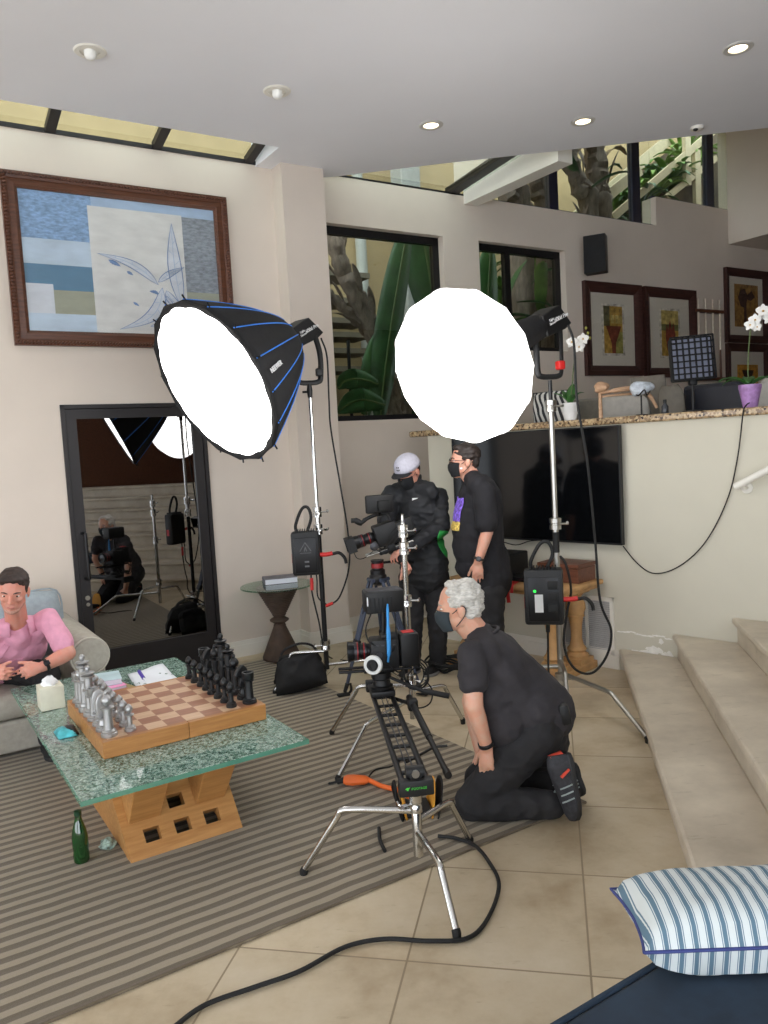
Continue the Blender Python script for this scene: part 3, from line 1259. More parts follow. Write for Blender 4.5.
stand_legs(root, V((LB.x, LB.y, 0)), [LB + V((0.52, 0.10, 0)), LB + V((-0.06, 0.50, 0)), Z(275, 695)], (0.19, 0.24, 0.29))
mb = MB()
mb.tube([V((LB.x, LB.y, yb - 0.10)), V((LB.x, LB.y, yb - 0.05)), V((LB.x, LB.y, yb))], [0.016, 0.02, 0.014], 12)
mb.cyl(V((LB.x - .05, LB.y, yb - .06)), V((LB.x, LB.y, yb - .06)), 0.008, seg=8)
mb.build('spigot', M_BLK, root, SM)


def lamp_head(root, H, ax, yokebase, u, letters, red_knob):
    """Lamp body behind the modifier with its U-shaped yoke; ax points to the modifier."""
    b = -ax
    up = (UP - b * b.dot(UP)).normalized()
    sd = b.cross(up).normalized()
    mb = MB()
    c = H + b * 0.02
    mb.prism([(-.066, -.02), (.066, -.02), (.078, .10), (.078, .16), (-.062, .23), (-.076, .16)], c - sd * 0.075, up, b, 0.15 if up.cross(b).dot(sd) > 0 else -0.15)
    body = mb.build('lamp_body', M_BLK, root, bevel=0.008)
    mb = MB()
    mb.cyl(H - b * 0.05, H + b * 0.03, 0.075, 0.08, 24)
    mb.build('mount_ring', M_BLKM, body, SM)
    mb = MB()
    mb.rbox(c + b * 0.17 - up * .03, (0.08, 0.10, 0.022), 0.005, sd, up, b)
    mb.build('red_end_cap', M_RED, body, SM, label='red end cap of the lamp body')
    # lettering on the side turned to the viewer
    vis = sd if sd.y < 0 else -sd
    tu = b if b.x > 0 else -b
    tv = vis.cross(tu)
    for (s_, size, off, up_) in letters:
        text(s_, size, c + vis * 0.0765 + b * off + tv * up_, tu, tv, 'lettering', M_LETTER, body, 0.0012)
    # yoke
    y0 = V(yokebase)
    piv = c + b * 0.10
    pu = V(u).normalized()
    mb = MB()
    for sgn in (-1, 1):
        pass
    dz = piv.z - y0.z
    P = [piv - pu * 0.088 + UP * 0.01, y0 - pu * 0.086 + UP * dz * 0.55, y0 - pu * 0.082 + UP * 0.035, y0 - pu * 0.06 + UP * 0.005, y0 + UP * 0.0, y0 + pu * 0.06 + UP * 0.005, y0 + pu * 0.082 + UP * 0.035, y0 + pu * 0.086 + UP * dz * 0.55, piv + pu * 0.088 + UP * 0.01]
    mb.tube(smoothpath(P, 5), 0.019, 10, flat=0.6)
    yk = mb.build('yoke', M_BLK, root, SM)
    for sgn in (-1, 1):
        mb = MB()
        mb.cyl(piv + pu * sgn * 0.06, piv + pu * sgn * 0.115, 0.022, seg=14)
        mb.build('tilt_knob', M_BLKM, yk, SM)
    mb = MB()
    q = y0 + pu * 0.075 + UP * 0.07
    mb.rbox(q, (0.05, 0.05, 0.055), 0.01, pu)
    mb.build('lock_block', M_RED if red_knob else M_BLK, yk, SM)
    return body


C = D(214, 384, LB.y - 0.43)
ax = (C - LH).normalized()
depth = (C - LH).length
root = thing('studio_softbox_light', 'black parabolic softbox with blue ribs and glowing round front, beside the pilaster', 'studio light', LH)
lamp_head(root, LH, ax, V((LB.x, LB.y, yb)), V((1, 0.25, 0)), (('Light', 0.022, 0.055, 0.018), ('Storm', 0.022, 0.055, -0.004), ('600d Pro', 0.034, 0.145, 0.004)), False)
R0 = 0.548
e1 = (UP - ax * ax.dot(UP)).normalized()
e2 = ax.cross(e1)
e1, e2 = e1 * cos(pi / 16) + e2 * sin(pi / 16), e2 * cos(pi / 16) - e1 * sin(pi / 16)
prof = []
for i in range(15):
    t = i / 14
    prof.append((0.085 + (R0 - 0.085) * (0.75 * t ** 0.55 + 0.25 * t), t * depth))
NR = 16
mb = MB()
rows = []
for (r, z) in prof:
    row = []
    for k in range(NR * 4):
        a_ = 2 * pi * k / (NR * 4)
        ph = (k % 4) / 4.0
        rr = r * (1 - 0.028 * sin(pi * ph))
        row.append(LH + ax * z + (e1 * cos(a_) + e2 * sin(a_)) * rr)
    rows.append(row)
mb.surf(rows, closed=True)
shell = mb.build('softbox_shell', M_CLOTHB, root, radians(60), solid=0.006)
for k in range(NR):
    a_ = 2 * pi * k / NR
    d = e1 * cos(a_) + e2 * sin(a_)
    mb = MB()
    mb.tube([LH + ax * z + d * (r + 0.004) for r, z in prof], 0.0042, 6)
    mb.build('blue_rib', M_BLUE, shell, SM)
    mb = MB()
    mb.cyl(LH + ax * (depth - 0.015) + d * (R0 - 0.01), LH + ax * (depth - 0.005) + d * (R0 + 0.03), 0.0055, seg=6)
    mb.build('rod_tip', M_RUB, shell)
mb = MB()                                      # the black lip round the scalloped white front
rows = []
for (fr, dz) in ((1.0, 0.0), (0.995, 0.012), (0.93, 0.006)):
    row = []
    for k in range(NR * 4):
        a_ = 2 * pi * k / (NR * 4)
        ph = (k % 4) / 4.0
        sc = fr * (1 - 0.028 * sin(pi * ph)) if fr > 0.95 else fr * (1 - 0.022 * (1 - sin(pi * ph)))
        row.append(LH + ax * (depth + dz) + (e1 * cos(a_) + e2 * sin(a_)) * R0 * sc)
    rows.append(row)
mb.surf(rows, closed=True)
mb.build('front_lip', M_CLOTHB, root, SM, solid=0.004)
mb = MB()
rows = [[LH + ax * (depth + 0.003 * (1 - f_)) + (e1 * cos(2 * pi * k / 64) + e2 * sin(2 * pi * k / 64)) * R0 * 0.975 * f_ * (1 - 0.028 * sin(pi * (k % 4) / 4.0)) for k in range(64)] for f_ in (1.0, 0.7, 0.35, 0.01)]
mb.surf(rows, closed=True)
mb.build('glowing_front', M_SOFTB, root, SM)
# maker's word on the fabric
def shell_pt(a_, z):
    for i in range(len(prof) - 1):
        if prof[i][1] <= z <= prof[i + 1][1]:
            t = (z - prof[i][1]) / (prof[i + 1][1] - prof[i][1])
            r = prof[i][0] + (prof[i + 1][0] - prof[i][0]) * t
            return LH + ax * z + (e1 * cos(a_) + e2 * sin(a_)) * (r + 0.004)


best = None
for k in range(NR):
    for zz in (.5, .58, .66, .74, .82):
        a_ = 2 * pi * (k + 0.5) / NR
        d = e1 * cos(a_) + e2 * sin(a_)
        p = shell_pt(a_, depth * zz)
        q = p - V((0, 0, EYE))
        px = 384 + FPX * q.dot(CR) / q.dot(CF)
        py = 512 + FPX * q.dot(CD) / q.dot(CF)
        e_ = (px - 267) ** 2 + (py - 367) ** 2
        if d.dot(q) < 0 and (best is None or e_ < best[0]):
            best = (e_, a_, depth * zz)
a_, z0_ = best[1], best[2]
d = e1 * cos(a_) + e2 * sin(a_)
o_ = shell_pt(a_, z0_)
tang = (shell_pt(a_ + 0.05, z0_) - shell_pt(a_ - 0.05, z0_)).normalized()
mer = (shell_pt(a_, z0_ + .04) - shell_pt(a_, z0_ - .04)).normalized()
tu = -mer if mer.x < 0 else mer
tv = tang if tu.cross(tang).dot(d) > 0 else -tang
o = text('NEEWER', 0.042, o_ + tu.cross(tv) * 0.010, tu, tv, 'lettering', M_LETTER, root, 0.003)

# its control box, clamped to the column
LBX = D(306, 553, LB.y - 0.10)
ballast('black control box with triangle mark clamped to the stand beside the pilaster', LBX, V((1, 0.05, 0)), (0.19, 0.095, 0.30), M_BLK, 'triangle', True)

# ------------------------------------------------------------------ round lantern on its stand
RB = Z(562, 703)
RH = D(536, 328, RB.y)
root = thing('light_stand', 'tall steel light stand behind the kneeling man carrying the glowing lantern', 'light stand', RB)
zk = D(549, 377, RB.y).z
zt, zm, zl = D(550, 408, RB.y).z, D(557, 527, RB.y).z, D(561, 700, RB.y).z
pole(root, RB.x, RB.y, 0.06, zm, 0.019, M_STEEL, 'lower_pole')
pole(root, RB.x, RB.y, zm - 0.16, zm - 0.03, 0.0205, M_RUB, 'grip_sleeve')
pole(root, RB.x, RB.y, zm, zt, 0.0165, M_STEEL, 'middle_pole')
pole(root, RB.x, RB.y, zt, zk - 0.02, 0.0125, M_BLKM, 'riser_pole')
collar(root, V((RB.x, RB.y, zm + 0.02)), 0.024, V((1, -0.2, 0)), M_STEEL)
collar(root, V((RB.x, RB.y, zt + 0.01)), 0.022, V((1, -0.2, 0)), M_STEEL)
collar(root, V((RB.x, RB.y, 0.16)), 0.024, V((1, -0.3, 0)), M_STEEL)
E1 = Z(648, 743)
stand_legs(root, V((RB.x, RB.y, 0)), [E1, RB + V((-0.44, 0.05, 0)), RB + V((-0.05, -0.42, 0))], (0.20, 0.24, 0.28), M_STEEL, 0.0135, 0.62)

C = D(462, 367, RB.y - 0.40)
ax = (C - RH).normalized()
root = thing('studio_lantern_light', 'glowing white round fabric lantern on the steel stand in front of the windows', 'studio light', RH)
lamp_head(root, RH, ax, V((RB.x, RB.y, zk)), V((1, 0.3, 0)), (('Light', 0.022, 0.05, 0.018), ('Storm', 0.022, 0.05, -0.004), ('600d Pro', 0.038, 0.145, 0.004)), True)
depth = (C - RH).length
e1 = (UP - ax * ax.dot(UP)).normalized()
e2 = ax.cross(e1)
RL, TL = 0.445, 0.285
mb = MB()
NR = 14
rows = []
for i in range(25):
    b_ = -pi / 2 + pi * i / 24
    row = []
    for k in range(NR * 6):
        a_ = 2 * pi * k / (NR * 6)
        ph = (k % 6) / 6.0
        rr = RL * (max(cos(b_), 0.0) ** 0.85) * (1 - 0.028 * sin(pi * ph)) + 0.002
        row.append(C + ax * TL * sin(b_) + (e1 * cos(a_) + e2 * sin(a_)) * rr)
    rows.append(row)
mb.surf(rows, closed=True)
sh = mb.build('lantern_shade', M_SOFTB, root, radians(30))
M_SEAM = emit_mat('lantern_seam', (250, 246, 244), 0.92)
for k in range(NR):
    a_ = 2 * pi * k / NR
    mb = MB()
    pts = []
    for i in range(2, 23):
        b_ = -pi / 2 + pi * i / 24
        rr = RL * cos(b_) ** 0.85 + 0.0035
        pts.append(C + ax * TL * sin(b_) + (e1 * cos(a_) + e2 * sin(a_)) * rr)
    mb.tube(pts, 0.0022, 5)
    mb.build('seam', M_SEAM, sh)
mb = MB()
ctr = C + ax * (TL + 0.0)
pts = []
bd = None
zp = None
for i in range(200):                           # the zip pull and its loop on the shade, low on the viewer's side
    pass
q0 = D(414, 389, 4.3)
dirq = (q0 - V((0, 0, EYE))).normalized()
hit = None
for i in range(4000):
    p = V((0, 0, EYE)) + dirq * (3.5 + i * 0.0006)
    r_ = p - C
    h_ = r_.dot(ax)
    rad = (r_ - ax * h_).length
    if abs(h_) < TL and rad < RL * (1 - (h_ / TL) ** 2) ** 0.425:
        hit = p
        break
if hit is not None:
    nrm = -dirq
    uu, vv, _ = frame_from(nrm)
    mb.tube([hit + nrm * 0.012 + uu * 0.028 * cos(x * pi / 10) + vv * (0.055 * sin(x * pi / 10)) + uu * .01 * sin(x * pi / 5) for x in range(21)], 0.0035, 6)
    mb.build('zip_loop', mat('grey_zip', (150, 150, 152), 0.5), sh, SM)
mb = MB()
mb.cyl(RH, C - ax * (TL - 0.04), 0.08, 0.12, 24)
mb.build('mount_skirt', M_CLOTHB, root, SM)

RBX = D(544, 596, RB.y - 0.13)
ballast('black control box with pale sticker on the steel stand near the stone console', RBX, V((1, -0.25, 0)), (0.235, 0.11, 0.345), M_BLK, 'sticker', False)
# ================================================================== furniture and things on it
# ------------------------------------------------------------------ glass coffee table
M_CRACK = glass_mat('crackled_green_glass', (176, 214, 196), 0.08, 0.02, 0.42, (96, 150, 130), 95)
M_GEDGE = glass_mat('green_glass_edge', (120, 200, 170), 0.12, 0.05, 0.45, (120, 190, 166))
ta0, ta1, tn0, tn1, tz = 0.53, 1.49, 3.075, 4.93, 0.43
root = thing('coffee_table', 'coffee table with crackled green glass top on a pierced oak base', 'table', an(1.0, 4.0), ROTA)
mb = MB()
boxan(mb, ta0, ta1, tn0, tn1, tz - 0.020, tz)
mb.cur = 1
mb2 = MB()
mb.build('glass_top', [M_CRACK, M_GEDGE], root, bevel=0.004)
mb = MB()
w_ = 0.006
for (a0, a1, n0, n1) in ((ta0 - .002, ta1 + .002, tn0 - .003, tn0 + .004), (ta0 - .002, ta1 + .002, tn1 - .004, tn1 + .003), (ta0 - .003, ta0 + .004, tn0, tn1), (ta1 - .004, ta1 + .003, tn0, tn1)):
    boxan(mb, a0, a1, n0, n1, tz - 0.021, tz - 0.002)
mb.build('polished_edge', M_GEDGE, root)


def lattice(p0, p1, q0, q1, th, rows, cols, hole=0.5, name='lattice_panel'):
    """Board with square through-holes. p0-p1 bottom edge, q0-q1 top edge."""
    mb = MB()
    nn = (p1 - p0).cross(q0 - p0).normalized() * th

    def P(u, v):
        return (p0 * (1 - u) + p1 * u) * (1 - v) + (q0 * (1 - u) + q1 * u) * v
    us, vs = [0.0], [0.0]
    m = 0.10
    for i in range(cols):
        c = m + (1 - 2 * m) * (i + .5) / cols
        h = (1 - 2 * m) / cols * hole / 2
        us += [c - h, c + h]
    for i in range(rows):
        c = 0.08 + 0.84 * (i + .5) / rows
        h = 0.84 / rows * hole / 2
        vs += [c - h, c + h]
    us.append(1.0)
    vs.append(1.0)
    nu, nv = len(us), len(vs)
    V0 = [[P(u, v) for u in us] for v in vs]
    pts = [p for r in V0 for p in r] + [p + nn for r in V0 for p in r]
    o = nu * nv
    fs = []

    def solid(i, k):
        return 0 <= i < nu - 1 and 0 <= k < nv - 1 and not (i % 2 == 1 and k % 2 == 1)
    for k in range(nv - 1):
        for i in range(nu - 1):
            if not solid(i, k):
                continue
            a, b, c, d = k * nu + i, k * nu + i + 1, (k + 1) * nu + i + 1, (k + 1) * nu + i
            fs += [(a, b, c, d), (o + d, o + c, o + b, o + a)]
            for (di, dk, e0, e1) in ((0, -1, a, b), (1, 0, b, c), (0, 1, c, d), (-1, 0, d, a)):
                if not solid(i + di, k + dk):
                    fs.append((e1, e0, o + e0, o + e1))
    mb.add(pts, fs)
    return mb.build(name, M_OAK, root)


ba0, ba1, bt0, bt1 = 0.745, 1.245, 0.71, 1.205
lattice(an(ba0, 3.305, 0.013), an(ba1, 3.305, 0.013), an(bt0 + .01, 3.56, 0.33), an(bt1 + .035, 3.56, 0.33), -0.05, 3, 3, 0.52)
lattice(an(ba0, 4.62, 0.013), an(ba1, 4.62, 0.013), an(bt0 + .01, 4.37, 0.33), an(bt1 + .035, 4.37, 0.33), 0.05, 3, 3, 0.52)
for (x0, x1) in ((ba0, bt0 + .01), (ba1 - .05, bt1 - .015)):
    mb = MB()
    b = [an(x0, 3.345, .013), an(x0 + .05, 3.345, .013), an(x0 + .05, 4.58, .013), an(x0, 4.58, .013)]
    t = [an(x1, 3.58, .33), an(x1 + .05, 3.58, .33), an(x1 + .05, 4.35, .33), an(x1, 4.35, .33)]
    mb.hexa(b, t)
    mb.build('side_board', M_OAK, root)
for (ac, dirn, nb_, nt_) in ((0.835, 1, 3.45, 3.24), (1.135, 1, 3.45, 3.24), (0.835, -1, 4.47, 4.69), (1.135, -1, 4.47, 4.69)):
    mb = MB()
    b = [an(ac - .068, nb_ - .06, 0.14), an(ac + .068, nb_ - .06, 0.14), an(ac + .068, nb_ + .06, 0.22), an(ac - .068, nb_ + .06, 0.22)]
    if dirn < 0:
        b = [an(ac - .068, nb_ - .06, 0.22), an(ac + .068, nb_ - .06, 0.22), an(ac + .068, nb_ + .06, 0.14), an(ac - .068, nb_ + .06, 0.14)]
    t = [an(ac - .075, nt_ - .06, tz - .0205), an(ac + .075, nt_ - .06, tz - .0205), an(ac + .075, nt_ + .06, tz - .0205), an(ac - .075, nt_ + .06, tz - .0205)]
    mb.hexa(b, t)
    mb.build('support_post', M_OAK, root, bevel=0.004)

# ------------------------------------------------------------------ chess board and men
M_BOARDS = wood('board_side_oak', (158, 106, 56), (188, 134, 76), 0.4, 1.0, -ROTA)
M_SQL = wood('light_square_maple', (196, 160, 128), (212, 178, 146), 0.4, 1.0, -ROTA)
M_SQD = wood('dark_square_cherry', (146, 98, 74), (166, 116, 90), 0.4, 1.0, -ROTA)
ca0, cn0, CS = 0.70, 3.44, 0.755
root = thing('chess_board', 'large folding oak chess board with pale and reddish squares on the glass table', 'chess board', an(ca0, cn0, tz), ROTA)
zt_ = 0.505
for half in (0, 1):
    mb = MB()
    x0 = ca0 + half * CS / 2
    boxan(mb, x0 + half * .001, x0 + CS / 2 - (1 - half) * .001, cn0, cn0 + CS, tz + 0.001, zt_)
    hb = mb.build('board_half', M_BOARDS, root, bevel=0.003)
    mb = MB()
    bd = 0.026
    sq = (CS - 2 * bd) / 8
    for i in range(4):
        for k in range(8):
            mb.cur = (i + half * 4 + k) % 2
            a0 = ca0 + bd + (i + half * 4) * sq
            mb.add([an(a0, cn0 + bd + k * sq, zt_ + .0008), an(a0 + sq, cn0 + bd + k * sq, zt_ + .0008), an(a0 + sq, cn0 + bd + (k + 1) * sq, zt_ + .0008), an(a0, cn0 + bd + (k + 1) * sq, zt_ + .0008)], [(0, 1, 2, 3)])
    mb.build('checkered_squares', [M_SQL, M_SQD], hb)
M_SIL = mat('brushed_silver_chess', (176, 176, 176), 0.42, 0.85, var=0.05, scale=40)
M_BLC = mat('black_painted_chess', (26, 28, 30), 0.38, 0.1, var=0.1)


def base_prof(r, h):
    return [(r * 0.98, 0), (r, h * .02), (r, h * .09), (r * .86, h * .11), (r * .9, h * .15), (r * .80, h * .18), (r * .62, h * .20)]


def chess(kind, m, label, grp):
    H = {'pawn': .122, 'rook': .150, 'knight': .165, 'bishop': .195, 'queen': .235, 'king': .275}[kind]
    r = .025 if kind == 'pawn' else .035
    col = r * (.50 if kind == 'pawn' else .60)
    t = thing('chess_' + kind, label, 'chess piece', (0, 0, 0), 0, grp)
    mb = MB()
    top = {'pawn': .58, 'rook': .74, 'knight': .34, 'bishop': .64, 'queen': .80, 'king': .80}[kind]
    pr = base_prof(r, H * (1 if kind == 'pawn' else .8))
    pr += [(col, H * .22), (col * .92, H * top * .7)]
    if kind in ('king', 'queen'):
        pr += [(col * .92, H * .50), (r * .84, H * .515), (r * .86, H * .54), (col * .95, H * .555), (col * .95, H * .60)]
    pr += [(col * .92, H * (top - .03)), (r * .84, H * (top - .012)), (r * .86, H * (top + .02)), (col * .7, H * (top + .04))]
    mb.lathe(pr, (0, 0, 0), UP, 20)
    mb.build('column', m, t, SM, local=True)
    mb = MB()
    z = H * (top + .035)
    if kind == 'pawn' or kind == 'bishop':
        hh = H - z
        k_ = .76 if kind == 'pawn' else .74
        e = [(0.004, 0)] + [(r * k_ * sin(pi * x) ** .75 * (1.1 - .32 * x), hh * x * (.92 if kind == 'bishop' else 1)) for x in (.08, .18, .3, .42, .55, .68, .8, .9, .97)] + [(0, hh * (.93 if kind == 'bishop' else 1))]
        mb.lathe([(a_, b_ + z) for a_, b_ in e], (0, 0, 0), UP, 18)
        if kind == 'bishop':
            mb.ell((0, 0, H * .985), (.010, .010, .012), seg=10, rings=6)
    elif kind == 'rook':
        mb.lathe([(r * .62, z - .004), (r * .80, z + .008), (r * .82, H), (r * .60, H), (r * .58, H - .012), (0, H - .012)], (0, 0, 0), UP, 20)
    elif kind in ('queen', 'king'):
        mb.lathe([(col * .7, z - .002), (r * .90, z + H * .03), (r * .92, z + H * .045), (r * .4, z + H * .06), (r * .22, z + H * .075)], (0, 0, 0), UP, 18)
        b = .013 if kind == 'queen' else .014
        mb.ell((0, 0, z + H * .075 + b * .85), (b, b, b * 1.15), seg=12, rings=8)
    else:
        pts = [(-.020, .0), (.022, .0), (.024, .02), (.014, .045), (.020, .055), (.040, .050), (.044, .062), (.036, .078), (.022, .094), (.010, .104), (-.004, .108), (-.020, .092), (-.028, .066), (-.028, .03)]
        mb.prism([(x, y * 1.0 + H * .36) for x, y in pts], V((0, -.013, 0)), V((1, 0, 0)), UP, -.026)
    mb.build('head', m, t, SM, local=True, bevel=(.004 if kind == 'knight' else 0))
    return t


def setup(m, col, a_back, a_pawn, order, sgn, hue):
    first = {}
    desc = {'pawn': 'pawn with egg-shaped head', 'rook': 'rook with flat drum top', 'knight': 'knight with horse head', 'bishop': 'bishop with egg head and bead', 'queen': 'queen with flat crown and bead', 'king': 'king, the tallest piece'}
    place = ['at the near edge of the board', 'second in its row', 'third in its row', 'fourth in its row', 'fifth in its row', 'sixth in its row', 'seventh in its row', 'at the door end']
    for i in range(8):
        for kind, a_ in ((order[i], a_back), ('pawn', a_pawn)):
            n_ = cn0 + .026 + (i + .5) * (CS - .052) / 8
            lab = '%s chess %s, %s' % (hue, desc[kind], place[i] if kind == 'pawn' or order.count(kind) > 1 else 'in the back row')
            if kind in first:
                o = dup(first[kind], (0, 0, 0), 0, lab)
            else:
                o = chess(kind, m, lab, col + ' chess pieces')
                first[kind] = o
            o.location = an(a_ + random.uniform(-.004, .004), n_ + random.uniform(-.006, .006), zt_ + .0012)
            o.rotation_euler = (0, 0, ROTA + (0 if sgn > 0 else pi) + random.uniform(-.3, .3))


setup(M_SIL, 'silver', 0.745, 0.835, ['bishop', 'knight', 'knight', 'rook', 'queen', 'king', 'bishop', 'rook'], 1, 'silver')
setup(M_BLC, 'black', 1.405, 1.315, ['rook', 'knight', 'bishop', 'queen', 'king', 'bishop', 'knight', 'rook'], -1, 'black')

# ------------------------------------------------------------------ things on the coffee table
root = thing('tissue_box', 'white cube tissue box on the corner of the glass table by the seated man', 'tissue box', an(.665, 4.40, tz), ROTA)
mb = MB()
c = an(.655, 4.39, tz + .0615)
mb.rbox(c, (.118, .118, .12), .004, A)
mb.build('box', mat('ivory_card', (214, 210, 190), 0.7), root, SM)
mb = MB()
rows = []
for i in range(7):
    t = i / 6
    rows.append([c + UP * (.058 + .05 * t) + (A * cos(x * pi / 6) + N * sin(x * pi / 6)) * (.035 + .012 * t) * (1 + .25 * sin(x * 2.1 + i)) * (1 - .75 * t * t) for x in range(12)])
mb.surf(rows, closed=True)
mb.build('tissue', mat('white_tissue', (240, 240, 240), 0.9), root, SM)

root = thing('snack_pouch', 'crumpled teal and black pouch lying on the glass table beside the chess board', 'pouch', an(.632, 3.92, tz), ROTA)
mb = MB()
rows = []
for i in range(9):
    rows.append([])
    for k in range(13):
        u_, v_ = i / 8 - .5, k / 12 - .5
        h = .03 * max(0, (1 - (2 * u_) ** 2)) ** .5 * max(0, 1 - (2 * v_) ** 2) ** .5
        h *= 1 + .5 * noise.noise(V((u_ * 5, v_ * 5, 1)))
        rows[-1].append(an(.632 + u_ * .085, 3.90 + v_ * .135, tz + .003 + h))
mb.surf(rows)
mb.build('pouch', mat('teal_foil', (84, 190, 200), 0.35, 0.2, var=0.2, scale=20), root, SM, solid=0.003)
mb = MB()
rows = [[an(.632 + (i / 6 - .5) * .06 + .02, 3.905 + (k / 8 - .5) * .13, tz + .006 + .034 * max(0, 1 - (2 * (i / 6 - .5)) ** 2) ** .5 * max(0, 1 - (1.9 * (k / 8 - .5)) ** 2) + .004 * sin(i * 2 + k)) for k in range(9)] for i in range(7)]
mb.surf(rows)
mb.build('label_band', mat('black_foil', (24, 30, 34), 0.3), root, SM, solid=0.002)

M_PAPER = mat('white_paper', (226, 230, 236), 0.8, var=0.02)


def flat_book(name, label, cat, ac, nc, rot, w_, l_, z0, th, cover, grp=None, pages=True):
    r = thing(name, label, cat, an(ac, nc, z0), ROTA + rot, grp)
    u = A * cos(rot) + N * sin(rot)
    v = N * cos(rot) - A * sin(rot)
    c = an(ac, nc, z0)
    mb = MB()
    mb.box(c + UP * (th * .5), (w_ - .008, l_ - .008, th - .004), u, v)
    mb.build('pages', M_PAPER, r)
    mb = MB()
    mb.box(c + UP * .001, (w_, l_, .002), u, v)
    mb.build('back_cover', cover, r)
    mb = MB()
    mb.box(c + UP * (th - .001), (w_, l_, .002), u, v)
    mb.build('cover', cover, r)
    mb = MB()
    mb.box(c + UP * (th * .5) - u * (w_ / 2 - .001), (.002, l_, th - .0045), u, v)
    mb.build('spine', cover, r)
    return r


flat_book('notebook', 'olive covered notebook at the bottom of the pile behind the silver pieces', 'notebook', 0.99, 4.47, .25, .16, .22, tz + .001, .018, mat('olive_card', (150, 132, 88), 0.6), 'pile of notebooks')
flat_book('notebook', 'pink notebook in the middle of the pile behind the silver pieces', 'notebook', 0.96, 4.50, .1, .16, .22, tz + .0195, .016, mat('pink_card', (226, 150, 190), 0.6), 'pile of notebooks')
flat_book('book', 'thick white and teal book on top of the notebook pile', 'book', 0.985, 4.54, -.15, .13, .19, tz + .036, .030, mat('teal_white_card', (178, 200, 206), 0.5), 'pile of notebooks')
mb = MB()
rows = [[an(1.22 + (i / 8 - .5) * .24 + .03 * (k / 8), 4.50 + (k / 8 - .5) * .40 + .1 * (i / 8), tz + .0015 + .012 * max(0, (k / 8 - .6)) ** 2 * 4 + .003 * sin(i + k)) for k in range(9)] for i in range(9)]
mb.surf(rows)
single('paper_sheet', mb, M_PAPER, 'loose white papers spread on the glass table beside the notebooks', 'papers', smooth=SM, solid=0.002)
root = thing('marker_pen', 'purple capped marker pen leaning on the notebooks', 'pen', an(1.10, 4.48, tz + .01), ROTA)
mb = MB()
p, q = an(1.11, 4.40, tz + .016), an(1.06, 4.47, tz + .066)
p, q = an(1.16, 4.38, tz + .014), an(1.15, 4.48, tz + .058)
mb.cyl(p, p + (q - p) * .6, .006, seg=10)
mb.build('barrel', M_PAPER, root, SM)
mb = MB()
mb.cyl(p + (q - p) * .6, q + (q - p) * .25, .010, seg=12)
mb.build('cap', mat('purple_plastic', (70, 50, 150), 0.4), root, SM)

# bottle and crumpled foil on the rug
root = thing('water_bottle', 'empty green bottle standing on the striped rug near the table base', 'bottle', Z(82, 861, .012), 0)
c = Z(82, 861, .0125)
M_GRNB = glass_mat('green_bottle', (40, 150, 60), 0.10, 0.05, 0.35, (16, 92, 34))
mb = MB()
mb.lathe([(.012, .004), (.028, 0), (.032, .006), (.033, .03), (.031, .05), (.033, .07), (.033, .11), (.028, .14), (.019, .17), (.014, .19), (.013, .205)], c, UP, 24)
mb.build('body', M_GRNB, root, SM)
mb = MB()
mb.lathe([(.0155, .203), (.0155, .222), (.0, .223)], c, UP, 18)
mb.build('cap', mat('dark_green_cap', (20, 60, 34), 0.4), root, SM)
mb = MB()
c = Z(108, 849, .012)
random.seed(3)
mb.ell(c + UP * .022, (.036, .030, .022), seg=18, rings=12)
for i, p in enumerate(mb.v):
    mb.v[i] = p + (p - c).normalized() * .016 * noise.noise(p * 60)
    mb.v[i].z = max(mb.v[i].z, .0125)
single('crumpled_wrapper', mb, mat('crumpled_pale_foil', (150, 170, 160), 0.4, 0.3, var=0.25, scale=50), 'small crumpled pale wrapper on the rug beside the green bottle', 'litter')

# ------------------------------------------------------------------ round glass side table with its book
sc_ = Z(283, 657) + V((.0, -.06, 0))
root = thing('side_table', 'round glass side table on an hourglass woven pedestal by the pilaster', 'side table', sc_)
M_WOVEN = mat('dark_woven_reed', (78, 62, 52), 0.8, var=0.15, scale=12)
zt2 = 0.62
mb = MB()
pr = [(.155, 0)]
for i in range(15):
    t = i / 14
    pr += [(.155 - .100 * t, .02 + .235 * t), (.150 - .100 * t, .029 + .235 * t)]
pr += [(.05, .275), (.045, .285)]
mb.lathe(pr, sc_ + UP * .013, UP, 28)
mb.build('lower_cone', M_WOVEN, root, radians(25))
mb = MB()
mb.lathe([(.04, .283), (.045, .29), (.078, .312), (.078, .322), (.045, .342), (.05, .352)], sc_ + UP * .013, UP, 24)
mb.build('middle_ring', M_WOVEN, root, SM)
mb = MB()
pr = [(.05, .35)]
for i in range(15):
    t = i / 14
    pr += [(.058 + .118 * t, .362 + .22 * t), (.053 + .118 * t, .369 + .22 * t)]
pr += [(.172, zt2 - .027)]
mb.lathe(pr, sc_ + UP * .013, UP, 28)
mb.build('upper_cone', M_WOVEN, root, radians(25))
mb = MB()
mb.lathe([(.292, zt2 - .0135), (.30, zt2 - .011), (.30, zt2 - .003), (.297, zt2), (0, zt2)], sc_, UP, 48)
mb.build('glass_top', glass_mat('clear_green_glass', (186, 214, 200), 0.12, 0, 0.06, (150, 190, 170)), root, SM)
bc = Z(280, 582, zt2)
bc = V((bc.x, bc.y, 0))
bw = an(0, 0)
ba_, bn_ = bc.dot(A), bc.dot(N)
flat_book('book', 'thick grey covered book lying on the round glass side table', 'book', ba_, bn_, -.30, .27, .20, zt2 + .0005, .045, mat('grey_book_cover', (98, 98, 108), 0.5, var=.25, scale=14))

# ------------------------------------------------------------------ black sandbag on the rug
c0 = Z(300, 690)
root = thing('sandbag', 'black nylon sandbag slumped on the rug in front of the round side table', 'sandbag', c0)


